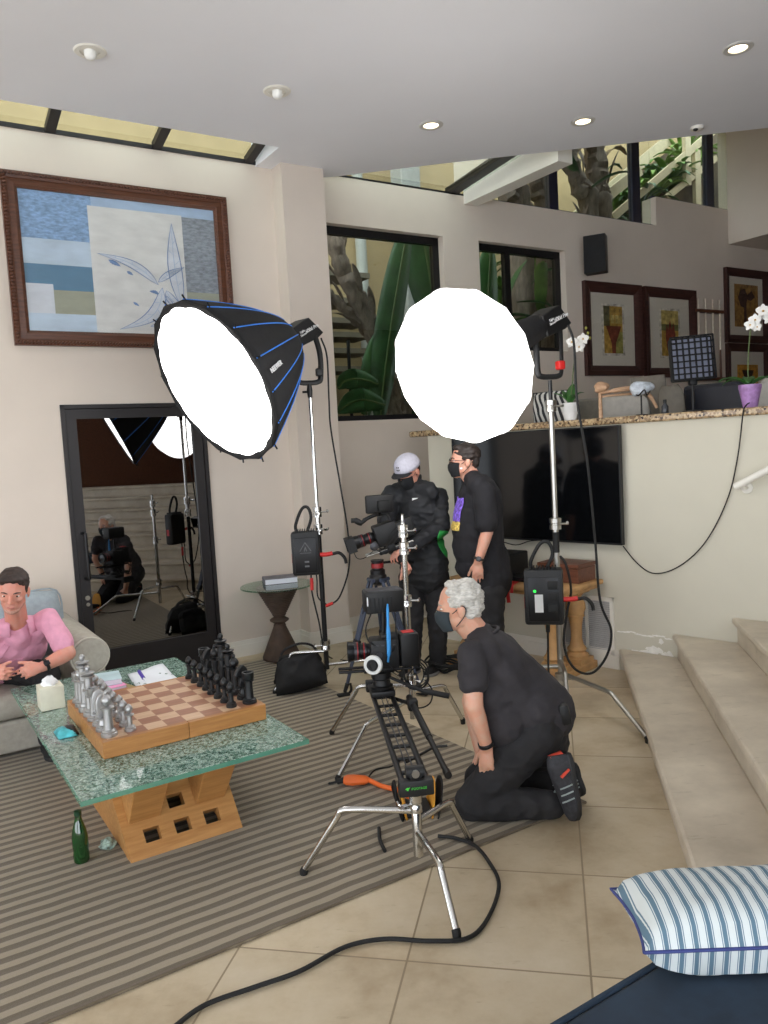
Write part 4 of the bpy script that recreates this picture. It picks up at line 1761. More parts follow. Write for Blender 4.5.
def pillow(mb, c, u, v, w, su, sv, sw, nu=14, nv=12, crease=.012, seed=0.0, pw=.5, taper=0.0):
    """A stuffed bag: two bulged faces meeting in a seam."""
    for s in (1, -1):
        rows = []
        for i in range(nu + 1):
            row = []
            for k in range(nv + 1):
                x, y = i / nu * 2 - 1, k / nv * 2 - 1
                b = max(0, (1 - x ** 4)) ** pw * max(0, (1 - y ** 4)) ** pw
                pin = (1 - .07 * (x * x * y * y)) * (1 - taper * (y * .5 + .5))
                h = sw * b * (1 + .35 * noise.noise(V((x * 2.2 + seed, y * 2.2, s))))
                row.append(c + u * x * su * pin + v * y * sv * pin + w * s * h + (u + w) * crease * noise.noise(V((x * 4, y * 4, seed))))
            rows.append(row)
        mb.surf(rows)


mb = MB()
u_ = (Z(318, 690) - Z(276, 696)).normalized()
w_ = V((u_.y, -u_.x, 0))
vv = (UP * .93 - w_ * .36).normalized()
ww = u_.cross(vv)
pillow(mb, c0 + UP * .165 + w_ * .06, (u_ + UP * .12).normalized(), vv, ww, .20, .150, .085, crease=.014, taper=.28)
for i, p in enumerate(mb.v):
    if p.z < .014:
        mb.v[i].z = .014
mb.build('front_pouch', M_CLOTHB, root, SM)
mb = MB()
pillow(mb, c0 + UP * .15 - w_ * .09, u_, (UP * .93 + w_ * .36).normalized(), u_.cross((UP * .93 + w_ * .36).normalized()), .175, .14, .06, seed=5, crease=.012, taper=.3)
for i, p in enumerate(mb.v):
    if p.z < .014:
        mb.v[i].z = .014
mb.build('rear_pouch', M_CLOTHB, root, SM)
mb = MB()
q = c0 + UP * .29
mb.tube(smoothpath([q - u_ * .12 - UP * .02, q - u_ * .08 + UP * .02, q + u_ * .02 + UP * .045, q + u_ * .10 + UP * .025, q + u_ * .14 - UP * .02], 5), .017, 8, flat=.5)
mb.build('carry_handle', M_CLOTHB, root, SM)
# ------------------------------------------------------------------ wall TV
root = thing('television', 'large black flat television mounted on the pale half wall', 'TV', tt(-.70, -.05, 1.33), ROTT)
tL, tR = -1.45, on_half(620.3, 485, -.0865)[0]
z0, z1 = on_half(622.5, 545.7, -.0865)[1], on_half(618, 425, -.0865)[1]
mb = MB()
boxtt(mb, tL, tR, -.085, -.045, z0, z1)
mb.build('casing', M_BLKM, root, bevel=.004)
mb = MB()
boxtt(mb, tL + .010, tR - .010, -.0865, -.0855, z0 + .016, z1 - .010)
mb.build('screen', mat('tv_screen', (10, 11, 13), 0.09, 0, var=0), root)
mb = MB()
boxtt(mb, -.95, -.45, -.044, -.001, 1.15, 1.5)
mb.build('wall_bracket', M_BLK, root)

# ------------------------------------------------------------------ stone console on balusters
M_TRAV = mat('honey_stone', (188, 146, 96), 0.6, var=.12, scale=9, bump=.15, bscale=50)
cz = .66
root = thing('console_table', 'honey coloured console table on turned balusters under the television', 'console', tt(-.65, -.3), ROTT)
mb = MB()
boxtt(mb, -1.20, -.11, -.56, -.035, cz - .035, cz)
boxtt(mb, -1.17, -.14, -.53, -.045, cz - .065, cz - .034)
mb.build('table_top', M_TRAV, root, bevel=.012)
for tc in (-.275, -1.04):
    mb = MB()
    boxtt(mb, tc - .095, tc + .095, -.62, -.035, .0, .055)
    mb.build('plinth', M_TRAV, root, bevel=.008)
    for nc in (-.16, -.46):
        mb = MB()
        o_ = tt(tc, nc, 0)
        boxtt(mb, tc - .085, tc + .085, nc - .085, nc + .085, .054, .095)
        mb.lathe([(.082, .09), (.085, .115), (.060, .135), (.072, .155), (.050, .185), (.040, .235), (.042, .32), (.052, .385), (.064, .398), (.056, .412), (.072, .45), (.070, .49), (.052, .525), (.046, .545), (.060, .56), (.050, .575)], o_, UP, 24)
        boxtt(mb, tc - .075, tc + .075, nc - .075, nc + .075, .57, cz - .064)
        mb.build('baluster', M_TRAV, root, SM)
# objects on the console
root = thing('wooden_box', 'reddish brown lidded wooden box on the end of the console near the vent', 'box', tt(-.29, -.2, cz), ROTT)
M_REDW = wood('red_brown_wood', (88, 50, 34), (116, 70, 50), 0.4, 1.0, -ROTT)
mb = MB()
boxtt(mb, -.49, -.155, -.30, -.07, cz + .001, cz + .105)
mb.build('box_body', M_REDW, root, bevel=.004)
mb = MB()
boxtt(mb, -.495, -.15, -.305, -.065, cz + .107, cz + .135)
mb.build('lid', M_REDW, root, bevel=.005)
root = thing('speaker_box', 'black cube speaker with a round emblem on the console behind the standing man', 'speaker', tt(-.85, -.25, cz), ROTT)
mb = MB()
boxtt(mb, -.98, -.70, -.40, -.12, cz + .008, cz + .185)
mb.build('cabinet', M_BLK, root, bevel=.01)
mb = MB()
for (x, y) in ((-.96, -.38), (-.72, -.38), (-.96, -.14), (-.72, -.14)):
    pass
boxtt(mb, -.97, -.71, -.404, -.399, cz + .02, cz + .175)
mb.build('grille_cloth', M_CLOTHB, root)
mb = MB()
o_ = tt(-.85, -.405, cz + .07)
mb.lathe([(.026, 0), (.026, .003), (.021, .003), (.021, .0)], o_, -TN, 24)
mb.build('emblem', M_GREYL, root, SM)
for (x, y) in ((-.96, -.38), (-.72, -.38), (-.96, -.14), (-.72, -.14)):
    mb = MB()
    mb.cyl(tt(x, y, cz + .0005), tt(x, y, cz + .009), .012, seg=10)
    mb.build('rubber_foot', M_RUB, root)
root = thing('media_player', 'slim black media player on the console in front of the wooden box', 'media player', tt(-.58, -.3, cz), ROTT)
mb = MB()
boxtt(mb, -.68, -.51, -.42, -.22, cz + .001, cz + .035)
mb.build('casing', M_BLKM, root, bevel=.006)
mb = MB()
boxtt(mb, -.66, -.53, -.424, -.421, cz + .008, cz + .028)
mb.build('front_panel', mat('smoked_panel', (36, 36, 44), 0.15), root)
root = thing('red_lanyard', 'red ribbon draped over the console edge beside the steel stand', 'ribbon', tt(-.5, -.53, cz), ROTT)
mb = MB()
pp = [tt(-.60, -.45, cz + .006), tt(-.575, -.52, cz + .008), tt(-.56, -.568, cz + .004), tt(-.555, -.585, cz - .05), tt(-.545, -.59, cz - .12)]
mb.tube(smoothpath(pp, 4), .014, 6, flat=.25)
mb.build('ribbon', M_RED, root, SM)
mb = MB()
mb.tube(smoothpath([p + T * .03 + TN * .004 for p in pp[:4]], 4), .012, 6, flat=.25)
mb.build('ribbon_tail', M_RED, root, SM)
# vent grille in the half wall
root = thing('wall_vent', 'white louvred air vent low in the half wall behind the console', 'vent', tt(-.25, -.01, .09), ROTT)
v0, v1, vz0, vz1 = -.50, -.055, .10, .52
mb = MB()
for (a_, b_, c_, d_) in ((v0, v1, vz0, vz0 + .03), (v0, v1, vz1 - .03, vz1), (v0, v0 + .03, vz0, vz1), (v1 - .03, v1, vz0, vz1), ((v0 + v1) / 2 - .012, (v0 + v1) / 2 + .012, vz0, vz1)):
    boxtt(mb, a_, b_, -.014, -.0005, c_, d_)
mb.build('vent_frame', M_WHITE, root)
mb = MB()
for i in range(24):
    z = vz0 + .035 + (vz1 - vz0 - .07) * i / 23
    b = [tt(v0 + .02, -.013, z - .004), tt(v1 - .02, -.013, z - .004), tt(v1 - .02, -.002, z + .004), tt(v0 + .02, -.002, z + .004)]
    mb.hexa(b, [p + UP * .003 for p in b])
mb.build('vent_slat', mat('vent_slat_grey', (190, 188, 186), 0.5), root)
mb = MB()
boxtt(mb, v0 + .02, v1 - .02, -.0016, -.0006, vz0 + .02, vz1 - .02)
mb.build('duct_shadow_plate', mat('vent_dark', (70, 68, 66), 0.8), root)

# white handrail on the half wall
root = thing('handrail', 'white metal handrail fixed to the half wall above the stairs', 'handrail', tt(.85, -.02, 1.3), ROTT)
h0 = on_half(740, 486)
mb = MB()
d = (T * .80 + UP * .42).normalized()
p = tt(h0[0], -.075, h0[1])
mb.tube(smoothpath([p, p + d * .3, p + d * .8, p + d * 1.6], 4), .022, 14)
mb.build('rail', M_WHITE, root, SM)
for k in (.05, 1.1):
    mb = MB()
    q = p + d * k
    mb.tube(smoothpath([q - UP * .015, q - UP * .03 + TN * .02, q - UP * .035 + TN * .073], 4), .012, 10)
    mb.lathe([(.036, 0), (.036, .006), (.012, .010)], q - UP * .035 + TN * .0745, -TN, 20)
    mb.build('wall_bracket', M_WHITE, root, SM)

# ------------------------------------------------------------------ sofa with the seated man's cushion
M_SOFA = mat('grey_beige_linen', (168, 162, 150), 0.9, var=.05, scale=30, bump=.1, bscale=160)
M_SCUSH = mat('blue_grey_linen', (150, 160, 166), 0.9, var=.05, scale=30, bump=.1, bscale=160)
root = thing('sofa', 'grey beige sofa with rolled arm along the wall beside the glass door', 'sofa', an(-.2, 5.5), ROTA)
sa0, sa1, sf, sb = -1.5, 1.10, 4.98, 6.10
mb = MB()
b = [an(sa0, sf + .02, .03), an(sa1 - .03, sf + .02, .03), an(sa1 - .03, sb, .03), an(sa0, sb, .03)]
mb.hexa(b, [p + UP * .19 for p in b])
mb.build('base', M_SOFA, root, bevel=.02)
for (x0, x1) in ((-1.28, -.20), (-.19, .87)):
    mb = MB()
    mb.rbox(an((x0 + x1) / 2, (sf + 5.83) / 2, .30), (x1 - x0, 5.83 - sf, .15), .055, A, N, UP, 4)
    mb.build('seat_cushion', M_SOFA, root, SM)
mb = MB()
b = [an(sa0 + .2, 5.86, .2), an(sa1 - .2, 5.86, .2), an(sa1 - .2, sb, .2), an(sa0 + .2, sb, .2)]
t = [an(sa0 + .2, 5.93, .80), an(sa1 - .2, 5.93, .80), an(sa1 - .2, sb, .80), an(sa0 + .2, sb, .80)]
mb.hexa(b, t)
mb.build('backrest', M_SOFA, root, bevel=.06)
for s in (0, 1):
    ac = 0.985 if s else -1.385
    mb = MB()
    pr = []
    for i in range(19):
        th = pi * 1.5 * i / 18 - pi * .25
        pr.append((ac + .118 * cos(th), .525 + .118 * sin(th)))
    pr += [(ac - .085, .28), (ac + .085, .28)]
    mb.prism(pr, N * sf, A, UP, (sb - sf) * (-1 if A.cross(UP).dot(N) < 0 else 1))
    arm = mb.build('arm', M_SOFA, root, SM, bevel=.008)
    mb = MB()
    mb.lathe([(.108, .0), (.104, .010), (.0, .013)], an(ac, sf, .525), -N, 32)
    mb.build('scroll_face', M_SOFA, arm, SM)
    mb = MB()
    mb.tube([an(ac + .112 * cos(x * pi / 16), sf - .004, .525 + .112 * sin(x * pi / 16)) for x in range(33)], .006, 6)
    mb.build('piping', mat('pale_piping', (188, 182, 168), 0.8), arm, SM)
for (x, y) in ((-1.4, sf + .08), (1.0, sf + .08), (-1.4, sb - .08), (1.0, sb - .08)):
    mb = MB()
    mb.lathe([(.025, 0), (.035, .035)], an(x, y, 0.012 if y < 5.9 else 0.0), UP, 12)
    mb.build('leg', M_MAHOG, root, SM)
for (px, py, dep, nm) in ((36, 607, 5.05, 'light blue grey square cushion against the sofa back behind the seated man'),):
    c = D(px, py, dep)
    ca, cn_ = c.dot(A), c.dot(N)
    c = an(ca - .03, 5.74, .63)
    mb = MB()
    vv = (UP * .95 + N * .3).normalized()
    pillow(mb, c, A, vv, A.cross(vv), .23, .225, .085, crease=.004)
    root2 = thing('throw_cushion', nm, 'cushion', c, ROTA)
    mb.build('cover', M_SCUSH, root2, SM)
    mb = MB()
    k_ = []
    for x, y in [(-1, -1), (0, -1.0), (1, -1), (1, 0), (1, 1), (0, 1), (-1, 1), (-1, 0), (-1, -1)]:
        pin = 1 - .07 * abs(x * y)
        k_.append(c + A * x * .23 * pin + vv * y * .225 * pin)
    mb.tube(smoothpath(k_, 4), .006, 6)
    mb.build('piping', M_SCUSH, root2, SM)

# ------------------------------------------------------------------ blue ottoman and striped bolster cushion
M_NAVY = mat('slate_blue_velvet', (30, 47, 64), 0.9, var=.12, scale=9, bump=.08, bscale=120, Sheen_Weight=.03)
root = thing('daybed', 'slate blue upholstered daybed holding the striped cushion', 'daybed', an(1.6, .6), ROTA)
o0 = 0.62
mb = MB()
mb.rbox(an(1.75, .62, .34), (1.9, 1.18, .17), .035, A, N, UP, 4)
mb.build('mattress', M_NAVY, root, SM)
mb = MB()
boxan(mb, .84, 2.66, .06, 1.18, .08, .255)
mb.build('base', M_NAVY, root, bevel=.02)
for (x, y) in ((.92, .14), (2.58, .14), (.92, 1.10), (2.58, 1.10)):
    mb = MB()
    mb.lathe([(.02, 0), (.03, .08)], an(x, y), UP, 12)
    mb.build('leg', M_MAHOG, root, SM)
mb = MB()
pth = []
for (x, y) in ((.80, .04), (2.70, .04), (2.70, 1.205), (.80, 1.205), (.80, .04)):
    pth.append(an(x, y, .42))
mb.tube(pth, .008, 8)
mb.build('piping', M_NAVY, root, SM)


def stripe_mat():
    t = NT('blue_white_ticking')
    tc = t.n('ShaderNodeTexCoord')
    sx = t.n('ShaderNodeSeparateXYZ')
    t.t.links.new(tc.outputs['Object'], sx.inputs[0])
    x = t.math('FRACT', t.math('DIVIDE', t.math('ADD', sx.outputs[0], 4.0), 0.034))
    wht, blu = lin((208, 214, 213)), lin((92, 120, 138))
    c = t.ramp(x, [(0.0, wht), (0.10, wht), (0.12, blu), (0.16, blu), (0.18, wht), (0.22, wht), (0.24, blu), (0.52, blu), (0.54, wht), (0.58, wht), (0.60, blu), (0.64, blu), (0.66, wht)])
    t.bsdf(c, .85, 0, t.bump(t.noise(t.coord(), 150, 2), .1, .002))
    return t.m


M_TICK = stripe_mat()
# ================================================================== people
def remeshed(mb, voxel, smooth=6, disp=None):
    """Union of overlapping closed shapes as one continuous skin; returns an MB."""
    me = bpy.data.meshes.new('tmp')
    me.from_pydata([tuple(p) for p in mb.v], [], mb.f)
    ob = bpy.data.objects.new('tmp', me)
    COL.objects.link(ob)
    md = ob.modifiers.new('r', 'REMESH')
    md.mode = 'VOXEL'
    md.voxel_size = voxel
    ms = ob.modifiers.new('s', 'SMOOTH')
    ms.factor = 0.5
    ms.iterations = smooth
    dg = bpy.context.evaluated_depsgraph_get()
    ev = ob.evaluated_get(dg)
    m2 = bpy.data.meshes.new_from_object(ev)
    out = MB()
    nv = len(m2.vertices)
    vs = [v.co.copy() for v in m2.vertices]
    if disp:
        ns = [v.normal.copy() for v in m2.vertices]
        vs = [p + n_ * disp(p) for p, n_ in zip(vs, ns)]
    out.add(vs, [tuple(p.vertices) for p in m2.polygons])
    bpy.data.objects.remove(ob)
    bpy.data.meshes.remove(me)
    bpy.data.meshes.remove(m2)
    return out


def folds(amp=.006, f=(9, 9, 16)):
    def g(p):
        q = V((p.x * f[0], p.y * f[1], p.z * f[2]))
        a = noise.noise(q)
        return amp * (1 - abs(a) * 2.2) + amp * .5 * noise.noise(q * 2.3)
    return g


class Head:
    """Head measures in units of its height, in a frame of forward / up / side."""

    def __init__(self, c, fwd, up=UP, h=.232):
        self.c, self.h = V(c), h
        self.f = V(fwd).normalized()
        u = V(up)
        self.u = (u - self.f * u.dot(self.f)).normalized()
        self.s = self.f.cross(self.u)            # the person's right hand side

    def p(self, f, s, u):
        return self.c + (self.f * f + self.s * s + self.u * u) * self.h

    def ell(self, mb, f, s, u, r, seg=18, rings=12):
        mb.ell(self.p(f, s, u), [x * self.h for x in r], self.f, self.s, seg, rings)

    def cap(self, mb, a, b, ra, rb, **k):
        mb.cap(self.p(*a), self.p(*b), ra * self.h, rb * self.h, **k)

    def shape(self, mb, neck):
        e = self.ell
        e(mb, -.06, 0, .14, (.40, .325, .35))
        e(mb, .06, 0, .02, (.315, .29, .36))
        e(mb, .10, 0, -.20, (.25, .24, .27))
        e(mb, .22, 0, -.40, (.115, .13, .09))
        for s in (-1, 1):
            e(mb, .0, s * .20, -.24, (.12, .07, .13))
            e(mb, .255, s * .155, -.09, (.085, .085, .08))
            e(mb, -.06, s * .325, -.04, (.085, .03, .125))
            e(mb, -.09, s * .335, -.02, (.05, .03, .09))
            e(mb, -.03, s * .32, -.14, (.035, .022, .04))
            e(mb, .385, s * .045, -.145, (.045, .035, .03))
            self.cap(mb, (.335, s * .05, .075), (.285, s * .20, .075), .040, .03)
        self.cap(mb, (.345, 0, .06), (.435, 0, -.125), .032, .045)
        self.cap(mb, (.325, -.07, -.245), (.325, .07, -.245), .028, .028)
        e(mb, .345, 0, -.245, (.03, .06, .025))
        e(mb, .335, 0, -.29, (.035, .075, .03))
        n0 = self.p(-.10, 0, -.22)
        mb.cap(n0, neck, .235 * self.h, .26 * self.h)
        mb.cap(self.p(.02, 0, -.34), V(neck) + self.f * .02, .16 * self.h, .2 * self.h)

    def eyes(self, root, iris=(80, 58, 40), brow=None, closed=False):
        wht = mat('eye_white', (222, 218, 212), .3)
        irm = mat('iris_%d' % iris[0], iris, .25)
        for s in (-1, 1):
            mb = MB()
            self.ell(mb, .300, s * .135, .014, (.048, .052, .021), 14, 10)
            o = mb.build('eye', wht, root, SM)
            mb = MB()
            self.ell(mb, .337, s * .135, .014, (.016, .024, .020), 12, 8)
            mb.build('iris', irm, o, SM)
            if brow:
                mb = MB()
                mb.tube([self.p(.372, s * .06, .085), self.p(.357, s * .13, .105), self.p(.300, s * .21, .090)], [.010 * self.h, .016 * self.h, .006 * self.h], 8)
                mb.build('eyebrow', brow, root, SM)

    def mask(self, root, m, logo=None):
        mb = MB()
        rows = []
        for i in range(13):
            t = i / 12                         # from the nose bridge down under the chin
            u = -.015 - .44 * t
            row = []
            for k in range(21):
                x = k / 20 * 2 - 1
                wd = .265 - .06 * t * t
                fr = .475 - .05 * abs(t - .35) - .19 * max(0, t - .55) - (.035 if t < .1 else 0)
                ang = x * 1.32
                f = .05 + (fr - .05) * cos(ang) ** .8
                row.append(self.p(f, wd * sin(ang) * 1.03, u + .05 * abs(x) ** 2 * (1 - 2 * t) * -.6 + .012 * noise.noise(V((x * 3, t * 4, 1)))))
            rows.append(row)
        mb.surf(rows)
        o = mb.build('face_mask', m, root, SM, solid=.003)
        for s in (-1, 1):
            mb = MB()
            mb.tube(smoothpath([self.p(.12, s * .268, -.08), self.p(-.02, s * .315, .02), self.p(-.10, s * .345, .06), self.p(-.15, s * .34, -.02), self.p(-.09, s * .325, -.16), self.p(.08, s * .25, -.34)], 4), .0022, 6)
            mb.build('ear_loop', m, o, SM)
        return o


def hand(mb, wrist, d, pn, side, curl=(.35, .4, .45, .5), spread=.05, thumb=(.55, .3), k=1.0):
    """Palm, four unequal bent fingers and a thumb from the side of the palm. pn: the way the palm faces; side +1: thumb on d x pn."""
    d = V(d).normalized()
    pn = V(pn)
    pn = (pn - d * pn.dot(d)).normalized()
    s = d.cross(pn) * side
    W = V(wrist)
    mb.cap(W - d * .01 * k, W + d * .055 * k, .027 * k, .036 * k, flat=.55, side=pn)
    mb.cap(W + d * .05 * k + s * .022 * k, W + d * .082 * k + s * .026 * k, .015 * k, .0125 * k)
    mb.cap(W + d * .05 * k, W + d * .086 * k, .016 * k, .0125 * k)
    mb.cap(W + d * .05 * k - s * .022 * k, W + d * .08 * k - s * .024 * k, .015 * k, .0115 * k)
    for i, (off, L, c) in enumerate(zip((.029, .0095, -.0095, -.0275), (.92, 1.0, .94, .76), curl)):
        p = W + d * (.080 - .006 * abs(i - 1)) * k + s * off * k
        dr = (d + s * spread * (1.5 - i)).normalized()
        r = .0088 * k
        for j, ln in enumerate((.043, .027, .022)):
            ax_ = dr.cross(pn)
            dr = (Quaternion(ax_.normalized(), c * (1.0, 1.15, .8)[j]) @ dr).normalized()
            q = p + dr * ln * L * k
            mb.cap(p, q, r, r * .90, seg=10)
            p, r = q, r * .90
    p = W + d * .022 * k + s * .026 * k + pn * .004
    dr = (d * .62 + s * thumb[0] + pn * thumb[1]).normalized()
    mb.cap(W + d * .012 * k + s * .012 * k, p + dr * .035 * k, .017 * k, .0125 * k)
    p = p + dr * .035 * k
    for ln in (.032, .026):
        dr = (dr + d * .22 + pn * .12).normalized()
        mb.cap(p, p + dr * ln * k, .0108 * k, .0092 * k, seg=10)
        p = p + dr * ln * k


def arm(mb, sh, el, wr, r=(.044, .042, .040, .027)):
    mb.cap(sh, el, r[0], r[1])
    m = V(el) + (V(wr) - V(el)) * .3
    mb.cap(el, m, r[1] * .96, r[2])
    mb.cap(m, wr, r[2], r[3])


def torso(mb, pel, che, nek, wid, dep, side, k=1.0):
    """Pelvis - waist - chest as flattened capsules (side: unit vector across the shoulders)."""
    side = V(side).normalized()
    pel, che, nek = V(pel), V(che), V(nek)
    w = pel + (che - pel) * .45
    fw = None
    ax_ = (che - pel).normalized()
    fr = side.cross(ax_)
    f = dep / wid
    mb.cap(pel, w, wid * .47 * k, wid * .45 * k, flat=f * 1.05, side=fr)
    mb.cap(w, che, wid * .45 * k, wid * .50 * k, flat=f, side=fr)
    for s in (-1, 1):
        if k >= 1:
            mb.cap(che + side * s * wid * .22 + (nek - che) * .15, nek + side * s * wid * .36 - (nek - che) * .26, .088, .066)
            mb.cap(nek + side * s * .03 - (nek - che) * .04, nek + side * s * wid * .38 - (nek - che) * .28, .062, .066)
        else:
            mb.cap(che + side * s * wid * .20 + (nek - che) * .1, nek + side * s * wid * .28 - (nek - che) * .36, .06, .04)


def skin_mat(name, rgb):
    if name in MATS:
        return MATS[name]
    t = NT(name)
    v = t.coord()
    c = lin(rgb)
    a_ = tuple(x * y for x, y in zip(c[:3], (1.06, .92, .88))) + (1,)
    b_ = tuple(min(1, x * y) for x, y in zip(c[:3], (1.0, 1.07, 1.08))) + (1,)
    col = t.ramp(t.noise(v, 26, 4), [(.35, a_), (.65, b_)])
    t.bsdf(col, .5, 0, t.bump(t.noise(v, 300, 2), .06, .001), Subsurface_Weight=.12, Subsurface_Radius=(.012, .004, .002))
    MATS[name] = t.m
    return t.m


M_TEE = mat('washed_black_cotton', (47, 44, 47), .9, var=.1, scale=14)
M_TEE2 = mat('black_cotton', (28, 27, 31), .9, var=.1, scale=14)
M_PANT = mat('black_twill', (32, 31, 33), .85, var=.12, scale=16)
M_MASKB = mat('black_mask_cloth', (22, 24, 27), .85)
M_MASKG = mat('charcoal_mask_cloth', (46, 54, 58), .85)


def trousers(mb, hips, knees, ankles, pel, side, r=(.095, .072, .055), wid=.35, dep=.24):
    side = V(side).normalized()
    mb.cap(V(pel) - side * .075, V(pel) + side * .075, .115, .115)
    for h_, k_, a_ in zip(hips, knees, ankles):
        mb.cap(h_, k_, r[0], r[1])
        m = V(k_) + (V(a_) - V(k_)) * .35
        mb.cap(k_, m, r[1] * .97, r[1] * .92)
        mb.cap(m, a_, r[1] * .92, r[2])


def shoe(root, heel, toe, up, m_up, m_sole, w_=.045, stripe=None):
    """Trainer: upper, sole; heel and toe are floor-side points of the sole."""
    heel, toe = V(heel), V(toe)
    d = (toe - heel).normalized()
    u = (V(up) - d * V(up).dot(d)).normalized()
    s = d.cross(u)
    L = (toe - heel).length
    mb = MB()
    rows = []
    outline = [(0.0, .55), (.06, .80), (.2, .88), (.4, .80), (.6, .98), (.75, 1.02), (.9, .80), (1.0, .38)]
    hts = [.075, .085, .088, .075, .058, .048, .038, .022]
    for (t, k), hh in zip(outline, hts):
        row = []
        for j in range(13):
            a_ = pi * j / 12
            row.append(heel + d * (L * t) + s * (w_ * k * cos(a_) * (1 - .25 * sin(a_))) + u * (.018 + hh * sin(a_) ** .8))
        rows.append(row)
    mb.surf(rows)
    mb.f.append(tuple(range(13)))
    mb.mi.append(0)
    mb.f.append(tuple(range(13 * 7, 13 * 8))[::-1])
    mb.mi.append(0)
    o = mb.build('shoe', m_up, root, SM)
    mb = MB()
    pl = [(L * t - .004 if t == 0 else L * t, w_ * k * 1.06) for t, k in outline]
    poly = [(x, y) for x, y in pl] + [(x, -y) for x, y in pl[::-1]]
    v_ = s
    mb.prism(poly, heel, d, v_, .024 if d.cross(v_).dot(u) > 0 else -.024)
    mb.build('shoe_sole', m_sole, o, SM, bevel=.005)
    if stripe:
        for t in (.42, .52, .62):
            for sg in (1, -1):
                mb = MB()
                b = heel + d * L * t + s * sg * w_ * .98
                mb.tube([b + u * .028, b + u * .06 - s * sg * .014 + d * .012, b + u * .075 - s * sg * .026 + d * .018], .0055, 6, flat=.5)
                mb.build('shoe_stripe', stripe[0], o, SM)
        mb = MB()
        mb.tube([heel + u * .03 - d * .002, heel + u * .09 + d * .006], .016, 8, flat=.4)
        mb.build('heel_tab', stripe[1], o, SM)
        for sg in (1, -1):
            mb = MB()
            mb.tube([heel + d * L * .2 + s * sg * w_ * .86 + u * .03, heel + d * L * .30 + s * sg * w_ * .80 + u * .07], .010, 8, flat=.5)
            mb.build('shoe_trim', stripe[1], o, SM)
        mb = MB()
        mb.tube([toe - d * .03 + s * w_ * .6 + u * .025, toe - d * .004 + u * .028, toe - d * .03 - s * w_ * .6 + u * .025], .007, 8)
        mb.build('toe_trim', stripe[1], o, SM)
    return o


def watch(root, wr, el, r, face_dir, strap, face):
    d = (V(el) - V(wr)).normalized()
    c = V(wr) + d * .022
    x, y, _ = frame_from(d)
    mb = MB()
    rows = [[c + d * t + (x * cos(a_ * pi / 10) + y * sin(a_ * pi / 10)) * r for a_ in range(20)] for t in (-.009, .009)]
    mb.surf(rows, closed=True)
    o = mb.build('wrist_strap', strap, root, SM, solid=.003)
    if face:
        fd = V(face_dir)
        fd = (fd - d * fd.dot(d)).normalized()
        mb = MB()
        mb.rbox(c + fd * (r + .003), (.034, .028, .010), .005, d, fd.cross(d), fd)
        mb.build('watch_face', face, o, SM)
    return o


def drape(cloth, rows, d, lift=.004):
    """Lay a grid of points onto the cloth by moving each along d until it meets the surface."""
    from mathutils.bvhtree import BVHTree
    tree = BVHTree.FromPolygons(cloth.v, cloth.f)
    d = V(d).normalized()
    out, last = [], None
    for r in rows:
        o = []
        for q in r:
            h = tree.ray_cast(V(q) - d * .6, d)
            if h[0] is not None:
                last = h[0] + h[1] * lift
                o.append(last)
            else:
                o.append(V(q) if last is None else last.copy())
        out.append(o)
    mb = MB()
    mb.surf(out)
    return mb


def sleeve_end(mb, sh, el, t, r0, r1):
    p = V(sh) + (V(el) - V(sh)) * t
    mb.cap(sh, p, r0, r1)


# ------------------------------------------------------------------ the kneeling man
SK1 = skin_mat('weathered_fair_skin', (206, 158, 134))
root = thing('person', 'white haired man in black t-shirt and dark mask kneeling on the floor', 'person', Z(520, 812))
pel, che, nek = D(533, 722, 3.56), D(500, 668, 3.58), D(479, 636, 3.60)
hd = Head(D(458, 606, 3.60), V((-1, .10, -.10)), UP + V((-.16, 0, 0)), .238)
side = V((.10, 1, 0)).normalized()
shL, elL, wrL = D(472, 655, 3.42), D(474, 706, 3.36), D(487, 748, 3.40)
shR, elR, wrR = D(482, 649, 3.78), D(470, 702, 3.83), D(480, 752, 3.74)
hpL, knL, anL = D(536, 733, 3.47), D(473, 797, 3.44), D(554, 800, 3.38)
hpR, knR, anR = D(537, 728, 3.66), D(482, 783, 3.68), D(556, 788, 3.62)
knL.z, knR.z = .078, .078
anL.z, anR.z = .075, .075
body = MB()
hd.shape(body, nek)
arm(body, shL, elL, wrL)
arm(body, shR, elR, wrR)
hand(body, wrL, V((-.10, -.10, -1)), V((.55, .75, 0)), -1, (.25, .3, .35, .4))
hand(body, wrR, V((-.3, -.1, -1)), V((.6, -.5, 0)), 1)
torso(body, pel, che, nek, .30, .19, side, .80)
for h_, k_, a_ in ((hpL, knL, anL), (hpR, knR, anR)):
    body.cap(h_, k_, .075, .050)
    body.cap(k_, a_, .048, .034)
body.cap(hpL, hpR, .085, .085)
remeshed(body, .0042, 5).build('body', SK1, root, radians(180))
cl = MB()
torso(cl, pel + (pel - che).normalized() * -.02, che, nek, .385, .275, side, 1.0)
cl.cap(che + V((-.01, 0, .01)), nek + V((.012, 0, -.012)), .15, .080, flat=.85, side=V((1, 0, 0)))
cl.ell(D(504, 716, 3.52), (.125, .15, .16))
cl.ell(D(494, 692, 3.54), (.13, .16, .15))
cl.ell(D(530, 705, 3.55), (.15, .17, .13))
for s_, e_ in ((shL, elL), (shR, elR)):
    cl.cap(che + (V(s_) - che) * .5, s_, .09, .066)
    sleeve_end(cl, s_, e_, .52, .066, .066)
cl.cap(che + V((.03, 0, -.04)), pel + V((.045, 0, .05)), .145, .15)
remeshed(cl, .0065, 9, folds(.0045, (10, 8, 16))).build('t_shirt', M_TEE, root, radians(180))
mb = MB()
mb.tube([nek + hd.u * .0 + (V((cos(x * pi / 8), sin(x * pi / 8), 0)) * .078) + V((.012, 0, .012 + .022 * cos(x * pi / 8))) for x in range(17)], .008, 8)
mb.build('collar', M_TEE, root, SM)
